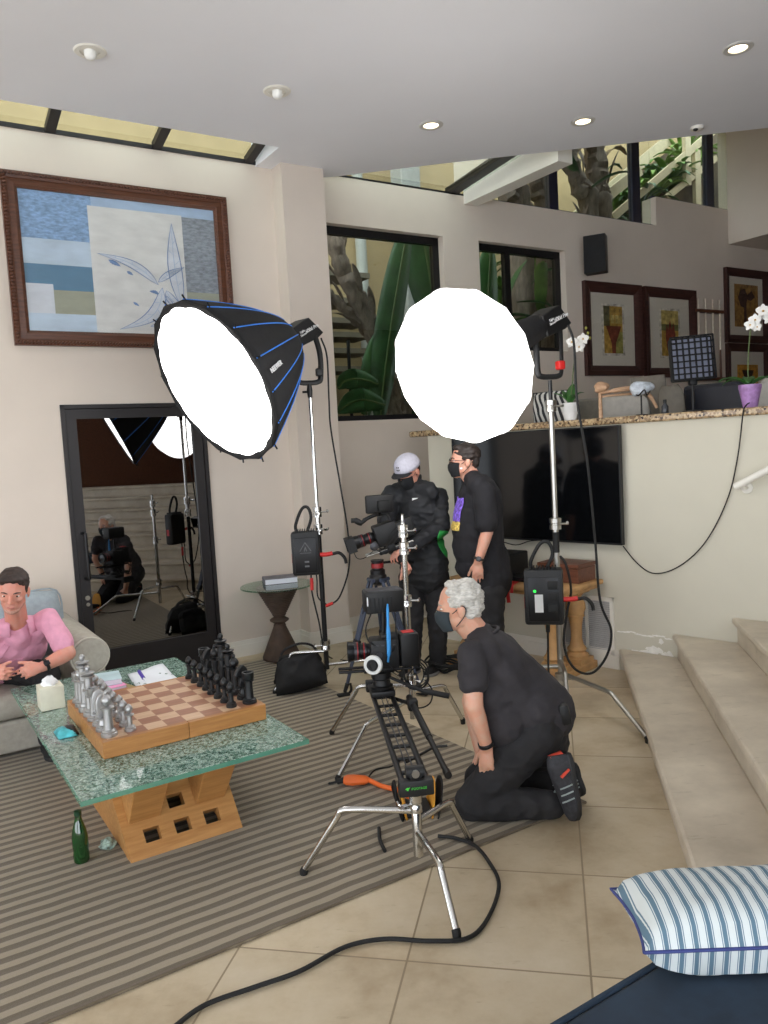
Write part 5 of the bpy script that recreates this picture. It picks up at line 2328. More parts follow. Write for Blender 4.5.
tr = MB()
trousers(tr, (hpL, hpR), (knL, knR), (anL, anR), pel + V((.012, 0, -.02)), side, (.112, .082, .058))
tr.cap(pel, pel + V((.02, 0, -.08)), .15, .14)
for i, p in enumerate(tr.v):
    tr.v[i].z = max(p.z, .013)
T_ = remeshed(tr, .0065, 6, folds(.007, (12, 9, 18)))
for i, p in enumerate(T_.v):
    T_.v[i].z = max(p.z, .0135)
T_.build('trousers', M_PANT, root, radians(180))
hd.eyes(root, (90, 100, 110), mat('grey_eyebrow', (170, 160, 150), .9))
hd.mask(root, M_MASKG)
M_HAIRW = mat('white_hair', (196, 192, 184), .8, var=.12, scale=40, stretch=(1, 1, 3))
hr = MB()
hd.ell(hr, -.135, 0, .165, (.385, .36, .35), 28, 20)
hd.ell(hr, -.25, 0, -.04, (.24, .31, .27), 20, 14)
hd.ell(hr, .03, 0, .42, (.18, .22, .09))
for s in (-1, 1):
    hd.ell(hr, .0, s * .29, .15, (.17, .08, .15))
    hd.ell(hr, .02, s * .20, .35, (.18, .13, .10))
hh = remeshed(hr, .0036, 3, lambda p: .011 * noise.noise(V((p.x * 26, p.y * 26, p.z * 40))) + .006 * noise.noise(V((p.x * 60, p.y * 140, p.z * 150))))
hh.build('hair', M_HAIRW, root, radians(180))
random.seed(5)
for i in range(0):
    a_ = random.uniform(-.9, 1.0)
    s_ = random.uniform(-.30, .30)
    st_ = hd.p(-.1 + .36 * cos(a_ * 1.3) * random.choice((-1, -1, .5)), s_, .16 + .35 * (1 - s_ * s_ * 3) * abs(cos(a_)))
    mb = MB()
    mb.tube(smoothpath([st_ - hd.u * .004, st_ - hd.f * .012 + hd.u * .008, st_ - hd.f * .03 + hd.u * .002], 3), [.004, .0045, .004, .0035, .003, .002, .001], 6)
    mb.build('hair_tuft', M_HAIRW, root, SM)
hd2 = hd
watch(root, wrL, elL, .033, V((0, -1, 0)), mat('black_wrist_band', (18, 18, 20), .6), None)
m_sh, m_or, m_gr, m_so = mat('charcoal_mesh', (44, 44, 48), .7, var=.2, scale=60), mat('orange_red_trim', (206, 70, 50), .55), mat('grey_stripe', (150, 160, 158), .5), mat('shoe_rubber', (30, 30, 32), .6)
for hx, tx in (((563, 752, 3.37), (573, 815, 3.33)), ((569, 762, 3.58), (578, 806, 3.56))):
    h_, t_ = D(*hx), D(*tx)
    t_.z = .03
    h_.x += .02
    t_.x += .02
    sh_ = shoe(root, h_, t_, V((-1, -.25, .1)), m_sh, m_so, .060, (m_gr, m_or))
mb = MB()
q = D(563, 712, 3.47)
mb.rbox(q, (.05, .11, .10), .02, V((1, 0, .2)))
mb.build('belt_pouch', M_BLK, root, SM)

# ------------------------------------------------------------------ the standing man in the printed t-shirt
SK2 = skin_mat('fair_skin', (208, 156, 134))
dp = 5.38
root = thing('person', 'man in black t-shirt with purple print, glasses and black mask, standing beside the television', 'person', D(487, 600, dp) * V((1, 1, 0)) if False else V((D(487, 600, dp).x, dp, 0)))
gx = D(487, 585, dp)
pel = V((gx.x, dp, D(487, 588, dp).z))
che, nek = D(480, 503, dp), D(472, 478, dp)
hd = Head(D(464, 461, dp), V((-1, -.05, .02)), UP, .235)
side = V((-.05, 1, 0)).normalized()
shL, elL, wrL = D(484, 492, dp - .19), D(487, 532, dp - .23), D(478, 562, dp - .24)
shR, elR, wrR = D(480, 490, dp + .19), D(486, 532, dp + .24), D(478, 562, dp + .24)
hips = [pel + side * s * .09 for s in (-1, 1)]
kn = [V((pel.x + .01, pel.y + s * .10, .48)) for s in (-1, 1)]
ank = [V((pel.x + .05, pel.y + s * .11, .09)) for s in (-1, 1)]
body = MB()
hd.shape(body, nek)
for a3, sg in (((shL, elL, wrL), -1), ((shR, elR, wrR), 1)):
    arm(body, *a3)
    hand(body, a3[2], V((-.05, 0, -1)), V((.15, -sg * 1.0, 0)) * 1, sg, (.25, .3, .35, .4), thumb=(.38, .3))
torso(body, pel, che, nek, .30, .20, side, .80)
for h_, k_, a_ in zip(hips, kn, ank):
    body.cap(h_, k_, .072, .05)
    body.cap(k_, a_, .05, .035)
remeshed(body, .0048, 5).build('body', SK2, root, radians(180))
cl = MB()
torso(cl, pel + V((0, 0, .04)), che, nek, .40, .30, side, 1.0)
belly = D(476, 545, dp)
cl.ell(belly, (.165, .18, .20))
cl.ell(D(478, 518, dp), (.165, .19, .20))
cl.ell(D(475, 503, dp), (.115, .17, .14))
cl.ell(D(476, 531, dp), (.166, .185, .17))
cl.ell(D(481, 566, dp), (.178, .19, .11))
cl.cap(D(486, 560, dp), D(489, 577, dp), .16, .165, flat=1.05, side=V((0, 1, 0)))
cl.cap(che, nek + V((.012, 0, -.040)), .13, .072)
for s_, e_ in ((shL, elL), (shR, elR)):
    cl.cap(che + (V(s_) - che) * .5 + V((0, 0, .01)), s_, .085, .070)
    sleeve_end(cl, s_, e_, .76, .070, .074)
TEE = remeshed(cl, .007, 7, folds(.006, (9, 9, 9)))
TEE.build('t_shirt', M_TEE2, root, radians(180))
tr = MB()
trousers(tr, hips, kn, ank, pel, side, (.105, .08, .07))
remeshed(tr, .008, 6, folds(.006)).build('trousers', M_PANT, root, radians(180))
for s_, a_ in zip((-1, 1), ank):
    shoe(root, V((a_.x + .06, a_.y, .001)), V((a_.x - .20, a_.y + .02 * s_, .001)), UP, M_BLK, m_so)
hd.eyes(root, (70, 52, 40), mat('dark_eyebrow', (50, 38, 32), .9))
mk = hd.mask(root, M_MASKB)
mb = MB()
mb.box(hd.p(.13, -.265, -.20), (.018, .003, .012), hd.f, hd.s)
mb.build('mask_logo', M_LETTER, mk, label='small white mark on the mask')
M_HAIRD = mat('dark_brown_hair', (44, 34, 30), .6, var=.2, scale=40)
hr = MB()
hd.ell(hr, -.10, 0, .19, (.40, .35, .34), 28, 20)
hd.ell(hr, -.27, 0, -.0, (.18, .29, .25), 20, 14)
hd.ell(hr, .16, 0, .39, (.16, .22, .09))
for s in (-1, 1):
    hd.ell(hr, -.05, s * .28, .14, (.17, .07, .15))
remeshed(hr, .006, 4, lambda p: .007 * noise.noise(V((p.x * 30, p.y * 30, p.z * 60)))).build('hair', M_HAIRD, root, radians(180))


def glasses(hd, root):
    mb = MB()
    for s in (-1, 1):
        mb.tube([hd.p(.40, s * .135, .01) + (hd.s * cos(x * pi / 8) * .085 + hd.u * sin(x * pi / 8) * .07) * hd.h for x in range(17)], .0016, 6)
        mb.tube([hd.p(.40, s * .22, .03), hd.p(.30, s * .31, .03), hd.p(-.08, s * .345, .02)], .0016, 6)
    mb.tube([hd.p(.40, -.05, .02), hd.p(.42, 0, .03), hd.p(.40, .05, .02)], .0016, 6)
    mb.build('glasses', M_BLKM, root, SM)


glasses(hd, root)
# printed panel on the chest: purple figure block over a yellow patch, wrapped on the cloth
for nm, m, (y0, y1), (s0_, s1_), seed in (('chest_print', mat('purple_print', (126, 96, 206), .8, var=.35, scale=60), (497, 521), (.12, -.10), 1), ('print_patch', mat('yellow_print', (222, 180, 92), .8, var=.3, scale=70), (520, 529), (.12, -.05), 2)):
    rows = [[V((D(462, y0 + (y1 - y0) * i / 10, dp).x, dp - .105 + .21 * k / 12, D(462, y0 + (y1 - y0) * i / 10, dp).z + .008 * noise.noise(V((k * .9, i * .9, seed))))) for k in range(13)] for i in range(11)]
    mb = drape(TEE, rows, V((1, .35, 0)))
    mb.build(nm, m, root, SM, solid=.002)
# tattoo band / watch on the near wrist
watch(root, wrL, elL, .034, V((-.2, -1, 0)), mat('dark_watch_strap', (46, 40, 36), .6), mat('watch_glass', (60, 60, 62), .2))

# ------------------------------------------------------------------ the camera operator in cap and jacket
SK3 = skin_mat('rosy_skin', (200, 146, 126))
dp = 5.78
fx = D(424, 570, dp)
root = thing('person', 'camera operator in grey cap, black mask and black jacket with green side panel', 'person', V((fx.x, dp, 0)))
fw_ = V((-.62, -.78, 0)).normalized()
side = V((-.78, .62, 0)).normalized()          # across the shoulders, to his right
pel = D(424, 572, dp)
che, nek = D(417, 508, dp - .02), D(412, 486, dp - .05)
hd = Head(D(408, 472, dp - .10), fw_ + V((-.1, -.1, -.55)), UP, .232)
shR, elR, wrR = D(391, 494, dp - .02), D(384, 532, dp - .16), D(404, 562, dp - .36)
shL, elL, wrL = D(438, 496, dp - .04), D(441, 527, dp - .16), D(407, 549, dp - .36)
hips = [D(412, 578, dp + .02), D(436, 578, dp + .02)]
kn = [D(413, 622, dp - .03), D(438, 624, dp)]
ank = [V((D(412, 660, dp).x, dp - .02, .09)), V((D(438, 665, dp).x, dp + .02, .09))]
body = MB()
hd.shape(body, nek)
arm(body, shR, elR, wrR)
arm(body, shL, elL, wrL)
hand(body, wrL, V((-1, -.25, -.25)), V((.1, .2, -1)), -1, (.5, .55, .6, .65), thumb=(.75, .5))
hand(body, wrR, V((.35, -.5, -.7)), V((-.7, -.4, .1)), 1, (.6, .7, .8, .9))
torso(body, pel, che, nek, .32, .2, side, .80)
for h_, k_, a_ in zip(hips, kn, ank):
    body.cap(h_, k_, .072, .05)
    body.cap(k_, a_, .05, .035)
remeshed(body, .005, 5).build('body', SK3, root, radians(180))
M_JACK = mat('black_track_jacket', (30, 31, 34), .7, var=.12, scale=12)
cl = MB()
torso(cl, pel + V((0, 0, .06)), che, nek, .385, .28, side, 1.0)
cl.cap(che, pel + V((0, 0, .05)), .175, .17, flat=.85, side=fw_)
cl.cap(nek - UP * .05, nek + UP * .030 - fw_ * .01, .09, .074)
cl.cap(D(424, 560, dp), D(424, 568, dp), .19, .19, flat=.8, side=fw_)
for s_, e_, w_ in ((shL, elL, wrL), (shR, elR, wrR)):
    cl.cap(che + (V(s_) - che) * .5 + V((0, 0, .01)), s_, .085, .068)
    cl.cap(s_, e_, .068, .062)
    q = V(e_) + (V(w_) - V(e_)) * .88
    cl.cap(e_, q, .060, .044)
JK = remeshed(cl, .007, 6, folds(.008, (11, 11, 17)))
JK.build('jacket', M_JACK, root, radians(180))
rows = []                                        # bright green panel along his left flank
for i in range(14):
    t = i / 13
    w0, w1 = 446 - 9 * sin(pi * min(1, .25 + t * .75)), 447.4 - .8 * t
    rows.append([D(w0 + (w1 - w0) * k / 8, 531 + 26 * t, dp) for k in range(9)])
mb = drape(JK, rows, ray(443, 540), .006)
mb.build('side_panel', mat('green_nylon', (44, 146, 66), .6, var=.1), root, SM, solid=.004, label='bright green side panel of the jacket')
mb = MB()
q = D(421, 501, dp - .245)
rows = [[D(412.5 + 5.5 * k / 8, 499.5 - 1.2 * k / 8 + (i - .5) * 2.4 * (1 - k / 9) , dp) for k in range(9)] for i in range(2)]
mb = drape(JK, rows, ray(415, 499), .004)
mb.build('chest_logo', M_LETTER, root)
tr = MB()
trousers(tr, hips, kn, ank, pel, side, (.10, .075, .062))
remeshed(tr, .008, 6, folds(.006)).build('trousers', M_PANT, root, radians(180))
for a_ in ank:
    shoe(root, V((a_.x + .04, a_.y + .06, .001)), V((a_.x - .10, a_.y - .16, .001)), UP, M_BLK, mat('pale_shoe_sole', (120, 118, 116), .6))
hd.eyes(root, (60, 46, 36), M_HAIRD)
hd.mask(root, M_MASKB)
hr = MB()
hd.ell(hr, -.14, 0, .06, (.33, .335, .33), 24, 16)
remeshed(hr, .006, 4).build('hair', M_HAIRD, root, radians(180))
M_CAP = mat('pale_grey_cap_wool', (196, 194, 206), .9, var=.05, scale=60)
mb = MB()
rows = []
for i in range(10):
    b_ = pi / 2 * i / 9
    rows.append([hd.p(-.05 + .47 * cos(b_) * cos(2 * pi * k / 28), .39 * cos(b_) * sin(2 * pi * k / 28), .13 + .44 * sin(b_) ** .85) for k in range(28)])
mb.surf(rows, closed=True)
cp_ = mb.build('cap', M_CAP, root, SM, solid=.004)
mb = MB()
rows = []
for i in range(7):
    t = i / 6
    rows.append([hd.p(.28 + .13 * (1 - (x / 8) ** 2 * .9) + (.34 * t) * (1 - (x / 8) ** 2 * .45) - .06, .36 * (x / 8) * (1 - .12 * t), .155 - .06 * (x / 8) ** 2 - .02 * t) for x in range(-8, 9)])
mb.surf(rows)
mb.build('cap_brim', mat('black_brim', (34, 33, 36), .8), cp_, SM, solid=.006)
mb = MB()
mb.tube([hd.p(.405, .05 * cos(x * pi / 6) + .0, .30 + .035 * sin(x * pi / 6)) for x in range(6, 13)], .0035, 6)
for s in (-1, 1):
    mb.cyl(hd.p(.40, s * .03, .345), hd.p(.385, s * .03, .385), .0035, seg=6)
mb.build('cap_emblem', M_BLK, cp_, SM, label='small dark smiling emblem')
mb = MB()
hd.ell(mb, -.05, 0, .575, (.025, .025, .015))
mb.build('cap_button', M_CAP, cp_, SM)

# ------------------------------------------------------------------ the seated man
SK4 = skin_mat('ruddy_skin', (204, 142, 124))
M_PINK = mat('pink_oxford_shirt', (214, 150, 172), .85, var=.05, scale=20)
root = thing('person', 'man in pink short sleeved shirt leaning forward on the sofa with clasped hands', 'person', an(.45, 5.40, .38))
hd = Head(D(13, 591, 4.46), V((.24, -.9, -.24)), UP + V((.2, -.3, 0)), .245)
nek = D(17, 625, 4.60)
che = D(12, 650, 4.72)
pel = an(.42, 5.45, .47)
fw_ = V((.5, -.8, 0)).normalized()
side = V((-.844, -.536, 0))
shL, elL, wrL = D(48, 618, 4.66), D(68, 653, 4.56), D(42, 667, 4.45)
shR, elR, wrR = D(-22, 624, 4.50), D(-44, 660, 4.40), D(-10, 674, 4.38)
hips = [an(.32, 5.40, .455), an(.52, 5.40, .455)]
kn = [an(.16, 4.98, .455), an(.74, 5.03, .455)]
ank = [an(.22, 4.93, .10), an(.70, 4.93, .10)]
hd_c = D(16, 673, 4.36)
body = MB()
hd.shape(body, nek)
arm(body, shL, elL, wrL, (.046, .045, .046, .030))
arm(body, shR, elR, wrR, (.046, .045, .046, .030))
hand(body, wrL, (hd_c - wrL).normalized() + V((-.15, -.1, -.1)), V((-.3, .8, -.3)), -1, (.75, .8, .85, .9), thumb=(.35, .1))
hand(body, wrR, (hd_c - wrR).normalized() + V((.1, 0, -.05)), V((.3, .8, -.2)), 1, (.7, .75, .8, .85), thumb=(.35, .1))
torso(body, pel, che, nek, .31, .2, side, .80)
for h_, k_, a_ in zip(hips, kn, ank):
    body.cap(h_, k_, .07, .05)
    body.cap(k_, a_, .05, .035)
remeshed(body, .0045, 5).build('body', SK4, root, radians(180))
cl = MB()
torso(cl, pel + (che - pel) * .08, che, nek, .40, .28, side, 1.0)
cl.cap(che, pel + (che - pel) * .1, .165, .175, flat=.85, side=fw_)
cl.cap(che, nek - UP * .055, .15, .080)
for s_, e_ in ((shL, elL), (shR, elR)):
    cl.cap(che + (V(s_) - che) * .5, s_, .085, .060)
    sleeve_end(cl, s_, e_, .74, .060, .064)
PS = remeshed(cl, .0065, 8, folds(.0045, (12, 12, 9)))
PS.build('shirt', M_PINK, root, radians(180))
for s in (-1, 1):                               # shirt collar leaves
    mb = MB()
    rows = []
    for i in range(6):
        t = i / 5
        a0 = .5 + 2.2 * t
        p = nek + fw_ * .088 * cos(a0) + side * s * .088 * sin(a0) * -1
        rows.append([p + UP * .035, p * 1.0 + (p - nek).normalized() * .012 + UP * .015, p + (p - nek) * .30 + UP * (-.005 - .045 * (1 - t))])
    mb.surf(rows)
    mb.build('collar', M_PINK, root, SM, solid=.004)
dn = (pel - nek).normalized()
mb = MB()
fr_ = (fw_ - dn * fw_.dot(dn)).normalized()
for i in range(9):
    pass
rows = [[nek + dn * (.06 + .34 * i / 12) + side * x for x in (-.018, -.009, .0, .009, .018)] for i in range(13)]
mb = drape(PS, rows, -fr_, .004)
mb.build('button_placket', M_PINK, root, SM, solid=.004)
mb = MB()
mb = drape(PS, [[nek + dn * (.15 + .11 * i / 8) - side * (.055 + .095 * k / 8) for k in range(9)] for i in range(9)], -fr_, .004)
mb.build('chest_pocket', M_PINK, root, SM, solid=.002)
tr = MB()
trousers(tr, hips, kn, ank, pel + UP * .01, side, (.098, .078, .055))
remeshed(tr, .0075, 6, folds(.006)).build('trousers', M_PANT, root, radians(180))
for a_ in ank:
    shoe(root, V((a_.x - .04, a_.y + .06, .013)), V((a_.x + .11, a_.y - .17, .013)), UP, M_BLK, m_so)
M_BROWH = mat('dark_brown_short_hair', (48, 34, 28), .7, var=.2, scale=40)
hd.eyes(root, (70, 50, 36), M_BROWH)
hr = MB()
hd.ell(hr, -.11, 0, .205, (.40, .345, .325), 28, 20)
hd.ell(hr, -.28, 0, .0, (.17, .27, .24), 20, 14)
hd.ell(hr, .15, 0, .375, (.19, .23, .09))
for s in (-1, 1):
    hd.ell(hr, .02, s * .285, .13, (.12, .05, .15))
    hd.ell(hr, .19, s * .19, .33, (.09, .08, .09))
remeshed(hr, .005, 4, lambda p: .006 * noise.noise(V((p.x * 40, p.y * 40, p.z * 60)))).build('hair', M_BROWH, root, radians(180))
mb = MB()
hd.cap(mb, (.352, -.065, -.266), (.352, .065, -.266), .018, .018)
mb.build('lips', mat('lip_tone', (176, 104, 98), .5), root, SM)
# grey stubble: a thin shell over jaw and chin
sb = MB()
hd.ell(sb, .225, 0, -.405, (.118, .134, .085))
for s in (-1, 1):
    hd.cap(sb, (.22, s * .10, -.38), (.03, s * .205, -.27), .075, .065)
remeshed(sb, .005, 4).build('stubble', mat('grey_stubble', (182, 136, 120), .9, var=.12, scale=160), root, radians(180))
watch(root, wrL, elL, .038, V((.4, -.8, .4)), mat('black_watch_strap', (20, 20, 22), .6), mat('black_watch_glass', (28, 28, 34), .15))
# ================================================================== camera equipment
M_LENSG = mat('lens_glass', (14, 16, 26), .05, 0, var=0)
M_GREYM = mat('grey_metal', (70, 70, 74), .4, .6, var=.05)
M_CARB = mat('blue_grey_carbon', (58, 66, 84), .4, .2, var=.08)
M_REDR = mat('dark_red_ring', (140, 34, 36), .4)


def cine_lens(root, c, ax, L, r, rings=True, name='lens'):
    """Stepped barrel, front at c + ax*L."""
    mb = MB()
    mb.lathe([(r * .72, 0), (r * .74, L * .12), (r * .86, L * .16), (r * .86, L * .34), (r * .80, L * .36), (r * .80, L * .46), (r * .95, L * .5), (r * .95, L * .74), (r, L * .78), (r * 1.06, L), (r * .92, L), (r * .88, L * .93), (0, L * .92)], c, ax, 28)
    o = mb.build(name, M_BLKM, root, SM)
    mb = MB()
    mb.lathe([(r * .86, L * .925), (r * .5, L * .945), (0, L * .95)], c, ax, 24)
    mb.build('front_glass', M_LENSG, o, SM)
    if rings:
        for t in (.20, .27, .56, .62, .68):
            mb = MB()
            rr = r * (.885 if t < .4 else .975)
            mb.lathe([(rr * .97, L * t - .003), (rr, L * t - .002), (rr, L * t + .002), (rr * .97, L * t + .003)], c, ax, 28)
            mb.build('focus_ring', M_REDR if t in (.27, .56) else M_GREYM, o, SM)
    return o


def cable(root, pts, r=.0035, m=None, name='cable', n=8):
    mb = MB()
    mb.tube(smoothpath(pts, n), r, 7)
    return mb.build(name, m or M_RUB, root, SM)


# ------------------------------------------------------------------ tripod under the operator's camera
apex = D(378, 577, 5.42)
foot = [Z(345, 697)]
ctr = V((apex.x, apex.y, 0))
d0_ = foot[0] - ctr
for k in (1, 2):
    foot.append(ctr + Quaternion(UP, 2 * pi / 3 * k) @ d0_ * 1.05)
root = thing('camera_tripod', 'black two stage camera tripod holding the operator\'s camera', 'tripod', ctr)
mb = MB()
mb.lathe([(.03, -.055), (.055, -.04), (.062, -.01), (.06, .012), (.052, .02), (0, .02)], apex, UP, 24)
bowl = mb.build('bowl', M_BLKM, root, SM)
for f_ in foot:
    f_ = V((f_.x, f_.y, .014))
    d = (f_ - apex).normalized()
    dh = V((d.x, d.y, 0)).normalized()
    st = apex + dh * .055 - UP * .015
    s = dh.cross(UP)
    k1 = st + (f_ - st) * .55
    mb = MB()
    for sg in (-1, 1):
        mb.tube([st + s * sg * .028, k1 + s * sg * .020], .011, 10)
    mb.tube([st - s * .045, st + s * .045], .014, 10)
    leg = mb.build('leg', M_CARB, root, SM)
    mb = MB()
    mb.tube([st + (f_ - st) * .30, st + (f_ - st) * .92], .0125, 10)
    mb.build('lower_leg', M_CARB, leg, SM)
    mb = MB()
    mb.rbox(k1, (.075, .034, .05), .008, s, d.cross(s), d)
    mb.build('leg_clamp', M_BLK, leg, SM)
    mb = MB()
    mb.tube([st + (f_ - st) * .90, f_ + UP * .02], [.016, .012], 10)
    mb.rbox(f_ + dh * .01 + UP * .004, (.05, .085, .018), .006, s, dh)
    mb.tube(smoothpath([f_ - dh * .03 + UP * .006, f_ - dh * .05 + UP * .03, f_ - dh * .045 + UP * .075], 3), [.009, .010, .010, .010, .010, .009, .008], 8)
    mb.build('rubber_foot', M_RUB, leg, SM)
    mb = MB()
    mb.cyl(ctr + UP * .30, st + (f_ - st) * .60, .007, seg=8)
    mb.build('spreader_arm', M_BLK, root, SM)
hz = apex + UP * .02
mb = MB()
mb.lathe([(.052, 0), (.052, .03), (.040, .036), (.040, .085), (.046, .09), (.046, .10), (0, .10)], hz, UP, 24)
hdm = mb.build('fluid_head', M_BLKM, root, SM)
mb = MB()
mb.lathe([(.0405, .045), (.044, .048), (.044, .075), (.0405, .078)], hz, UP, 24)
mb.build('drag_ring', M_REDR, hdm, SM)
mb = MB()
q = hz + UP * .075
mb.tube([q + V((.03, .02, 0)), q + V((.12, .06, .0)), q + V((.25, .16, -.03))], .009, 10)
mb.tube([q + V((.16, .092, -.008)), q + V((.25, .16, -.03))], .015, 10)
mb.build('pan_handle', M_BLK, root, SM)

# ------------------------------------------------------------------ operator's cinema camera
cb = D(378, 536, 5.42)
cax = V((-1, -.16, -.26)).normalized()
cup = (UP - cax * cax.dot(UP)).normalized()
csd = cax.cross(cup)
root = thing('cinema_camera', 'black cinema camera with long lens and flip monitor on the tripod before the operator', 'camera', cb)
body_c = cb - cax * .055
mb = MB()
mb.rbox(body_c, (.16, .13, .15), .012, cax, csd, cup)
mb.rbox(body_c - cax * .10 - cup * .01, (.06, .10, .12), .008, cax, csd, cup)
bd_ = mb.build('camera_body', M_BLK, root, SM)
cine_lens(root, body_c + cax * .075 + cup * .005, cax, .165, .046)
mb = MB()
q = body_c + cax * .255 + cup * .002
for (a_, b_, c_, d_) in ((-.062, .062, .045, .052), (-.062, .062, -.052, -.045), (-.062, -.055, -.052, .052), (.055, .062, -.052, .052)):
    mb.box(q + csd * (a_ + b_) / 2 + cup * (c_ + d_) / 2, (.06, b_ - a_, d_ - c_), cax, csd, cup)
mb.build('matte_box', M_BLK, root)
mb = MB()
for sg in (-1, 1):
    mb.cyl(cb - cax * .22 - cup * .105 + csd * sg * .035, cb + cax * .12 - cup * .105 + csd * sg * .035, .0085, seg=12)
rr_ = mb.build('support_rod', M_STEEL, root, SM, label='silver support rods')
mb = MB()
mb.rbox(cb - cax * .07 - cup * .115, (.20, .09, .028), .006, cax, csd, cup)
mb.rbox(cb - cax * .06 - cup * .10, (.06, .10, .05), .006, cax, csd, cup)
mb.build('base_plate', M_BLKM, root, SM)
mb = MB()
p = body_c + cup * .075
mb.tube(smoothpath([p - cax * .06, p - cax * .05 + cup * .055, p + cax * .03 + cup * .07, p + cax * .12 + cup * .06], 4), .013, 10)
mb.tube(smoothpath([p + cax * .10 + cup * .062, p + cax * .14 + cup * .05, p + cax * .17 + cup * .075, p + cax * .20 + cup * .085], 4), [.014] * 4 + [.022] * 5 + [.017] * 4, 10)
mb.build('top_handle', M_BLK, root, SM)
mb = MB()
mc_ = D(379, 504, 5.40)
mb.rbox(mc_, (.19, .045, .125), .012, V((1, .25, 0)), None, UP)
mo = mb.build('monitor', M_BLK, root, SM)
mb = MB()
mb.rbox(mc_ + V((.03, -.03, -.01)), (.08, .03, .07), .008, V((1, .25, 0)), None, UP)
mb.build('monitor_battery', M_RUB, mo, SM)
mb = MB()
mb.rbox(mc_ + V((-.008, .024, 0)), (.165, .004, .10), .002, V((1, .25, 0)), None, UP)
mb.build('monitor_screen', mat('lit_lcd', (70, 78, 84), .15), mo)
mb = MB()
mb.tube([mc_ - UP * .06, p + cup * .06], .010, 8)
mb.build('monitor_arm', M_BLKM, mo, SM)
mb = MB()
mb.rbox(body_c - cax * .17, (.06, .105, .13), .010, cax, csd, cup)
mb.build('battery', M_RUB, root, SM)
mb = MB()
w_ = body_c + cax * .14 - csd * .0
side_v = csd if csd.y < 0 else -csd
mb.lathe([(.028, 0), (.030, .004), (.030, .018), (.012, .024), (0, .024)], body_c + cax * .11 - cup * .05 + side_v * .06, side_v, 20)
mb.build('follow_focus', M_GREYM, root, SM)
for i in range(3):
    a_ = body_c + side_v * .07 + cup * (.03 - .03 * i)
    cable(root, [a_ - cax * .08, a_ + side_v * .03 - cup * .05, a_ + cax * .05 - cup * .09 + side_v * .02, a_ + cax * .11 - cup * .04], .0035, M_RUB, 'cable')
a_ = body_c + cax * .25 - cup * .03
cable(root, [a_, a_ - cup * .07 + cax * -.01, a_ - cup * .085 - cax * .06, a_ - cup * .06 - cax * .13], .003, M_RUB, 'cable')

# ------------------------------------------------------------------ C-stands under and beside the slider
PB = Z(414, 735)
root = thing('grip_stand', 'chrome C-stand with bare grip head rising behind the slider camera', 'C-stand', PB)
zt_ = D(402, 514, PB.y).z
pole(root, PB.x, PB.y, .10, .80, .0175, M_CHROME, 'lower_pole')
pole(root, PB.x, PB.y, .78, zt_ - .12, .0155, M_CHROME, 'middle_pole')
pole(root, PB.x, PB.y, zt_ - .13, zt_ - .05, .0125, M_CHROME, 'riser_pole')
mb = MB()
mb.lathe([(.0155, zt_ - .06), (.010, zt_ - .05), (.008, zt_ - .01), (.009, zt_), (0, zt_ + .002)], V((PB.x, PB.y, 0)), UP, 16)
mb.build('spigot', M_CHROME, root, SM)
for z_ in (zt_ - .10, zt_ - .20, .80):
    collar(root, V((PB.x, PB.y, z_)), .019, V((1, -.2, 0)))
collar(root, V((PB.x, PB.y, .33)), .021, V((1, -.6, 0)))
stand_legs(root, V((PB.x, PB.y, 0)), [Z(338, 783), Z(463, 724), Z(332, 736)], (.22, .26, .30), M_CHROME, .0125)

FR, RE = Z(416, 785, .40), Z(378, 684, .40)
sd_ = (FR - RE).normalized()
sn_ = sd_.cross(UP)
PC = V((FR.x - sd_.x * .03, FR.y - sd_.y * .03, 0))
root = thing('grip_stand', 'low chrome turtle base stand under the near end of the slider', 'C-stand', PC)
mb = MB()
mb.lathe([(.014, .10), (.0195, .105), (.0195, .31), (.016, .315)], PC, UP, 20)
mb.build('column', M_CHROME, root, SM)
pole(root, PC.x, PC.y, .30, .378, .0125, M_STEEL, 'spigot')
collar(root, PC + UP * .315, .017, V((-1, -.4, 0)))
stand_legs(root, PC, [Z(304, 877), Z(457, 940), Z(470, 845)], (.285, .20, .24), M_CHROME, .0135)

# ------------------------------------------------------------------ the slider
root = thing('camera_slider', 'long black twin tube camera slider with green mark between the two chrome stands', 'slider', V((FR.x, FR.y, .36)))
for sg in (-1, 1):
    mb = MB()
    mb.cyl(RE + sn_ * sg * .048, FR + sn_ * sg * .048 - sd_ * .02, .0125, seg=16)
    mb.build('rail_tube', M_BLKM, root, SM)
L_ = (FR - RE).length
for i in range(9):
    mb = MB()
    c = RE + sd_ * (L_ * (i + .6) / 9.6)
    mb.rbox(c - UP * .006, (.026, .085, .010), .003, sd_, sn_)
    mb.build('cross_brace', M_BLKM, root, SM)
mb = MB()
for x in (-.012, .012):
    mb.tube([RE + sn_ * x + UP * .006, FR + sn_ * x + UP * .006], .003, 6)
mb.build('drive_belt', M_GREYM, root)
mb = MB()
mb.rbox(FR - UP * .006, (.045, .135, .062), .006, sd_, sn_)
ep = mb.build('end_plate', M_BLK, root, SM)
mb = MB()
mb.rbox(RE - UP * .006, (.045, .135, .062), .006, sd_, sn_)
mb.build('end_plate', M_BLK, root, SM)
of_ = FR + sd_ * .0235 + UP * -.004
tu = -sn_ if (-sn_).x > 0 else sn_
text('iFOOTAGE', .0125, of_ + tu * .008, tu, UP, 'lettering', M_GREEN, ep, .0008)
mb = MB()
q = of_ - tu * .036
mb.prism([(x * .65, y * .65) for x, y in [(-.014, .002), (-.004, .010), (.006, .009), (.016, .012), (.010, .003), (.004, -.002), (.006, -.010), (.0, -.006), (-.004, -.010), (-.006, -.002)]], q, tu, UP, .0012 if tu.cross(UP).dot(sd_) > 0 else -.0012)
mb.build('logo', M_GREEN, ep)
mb = MB()
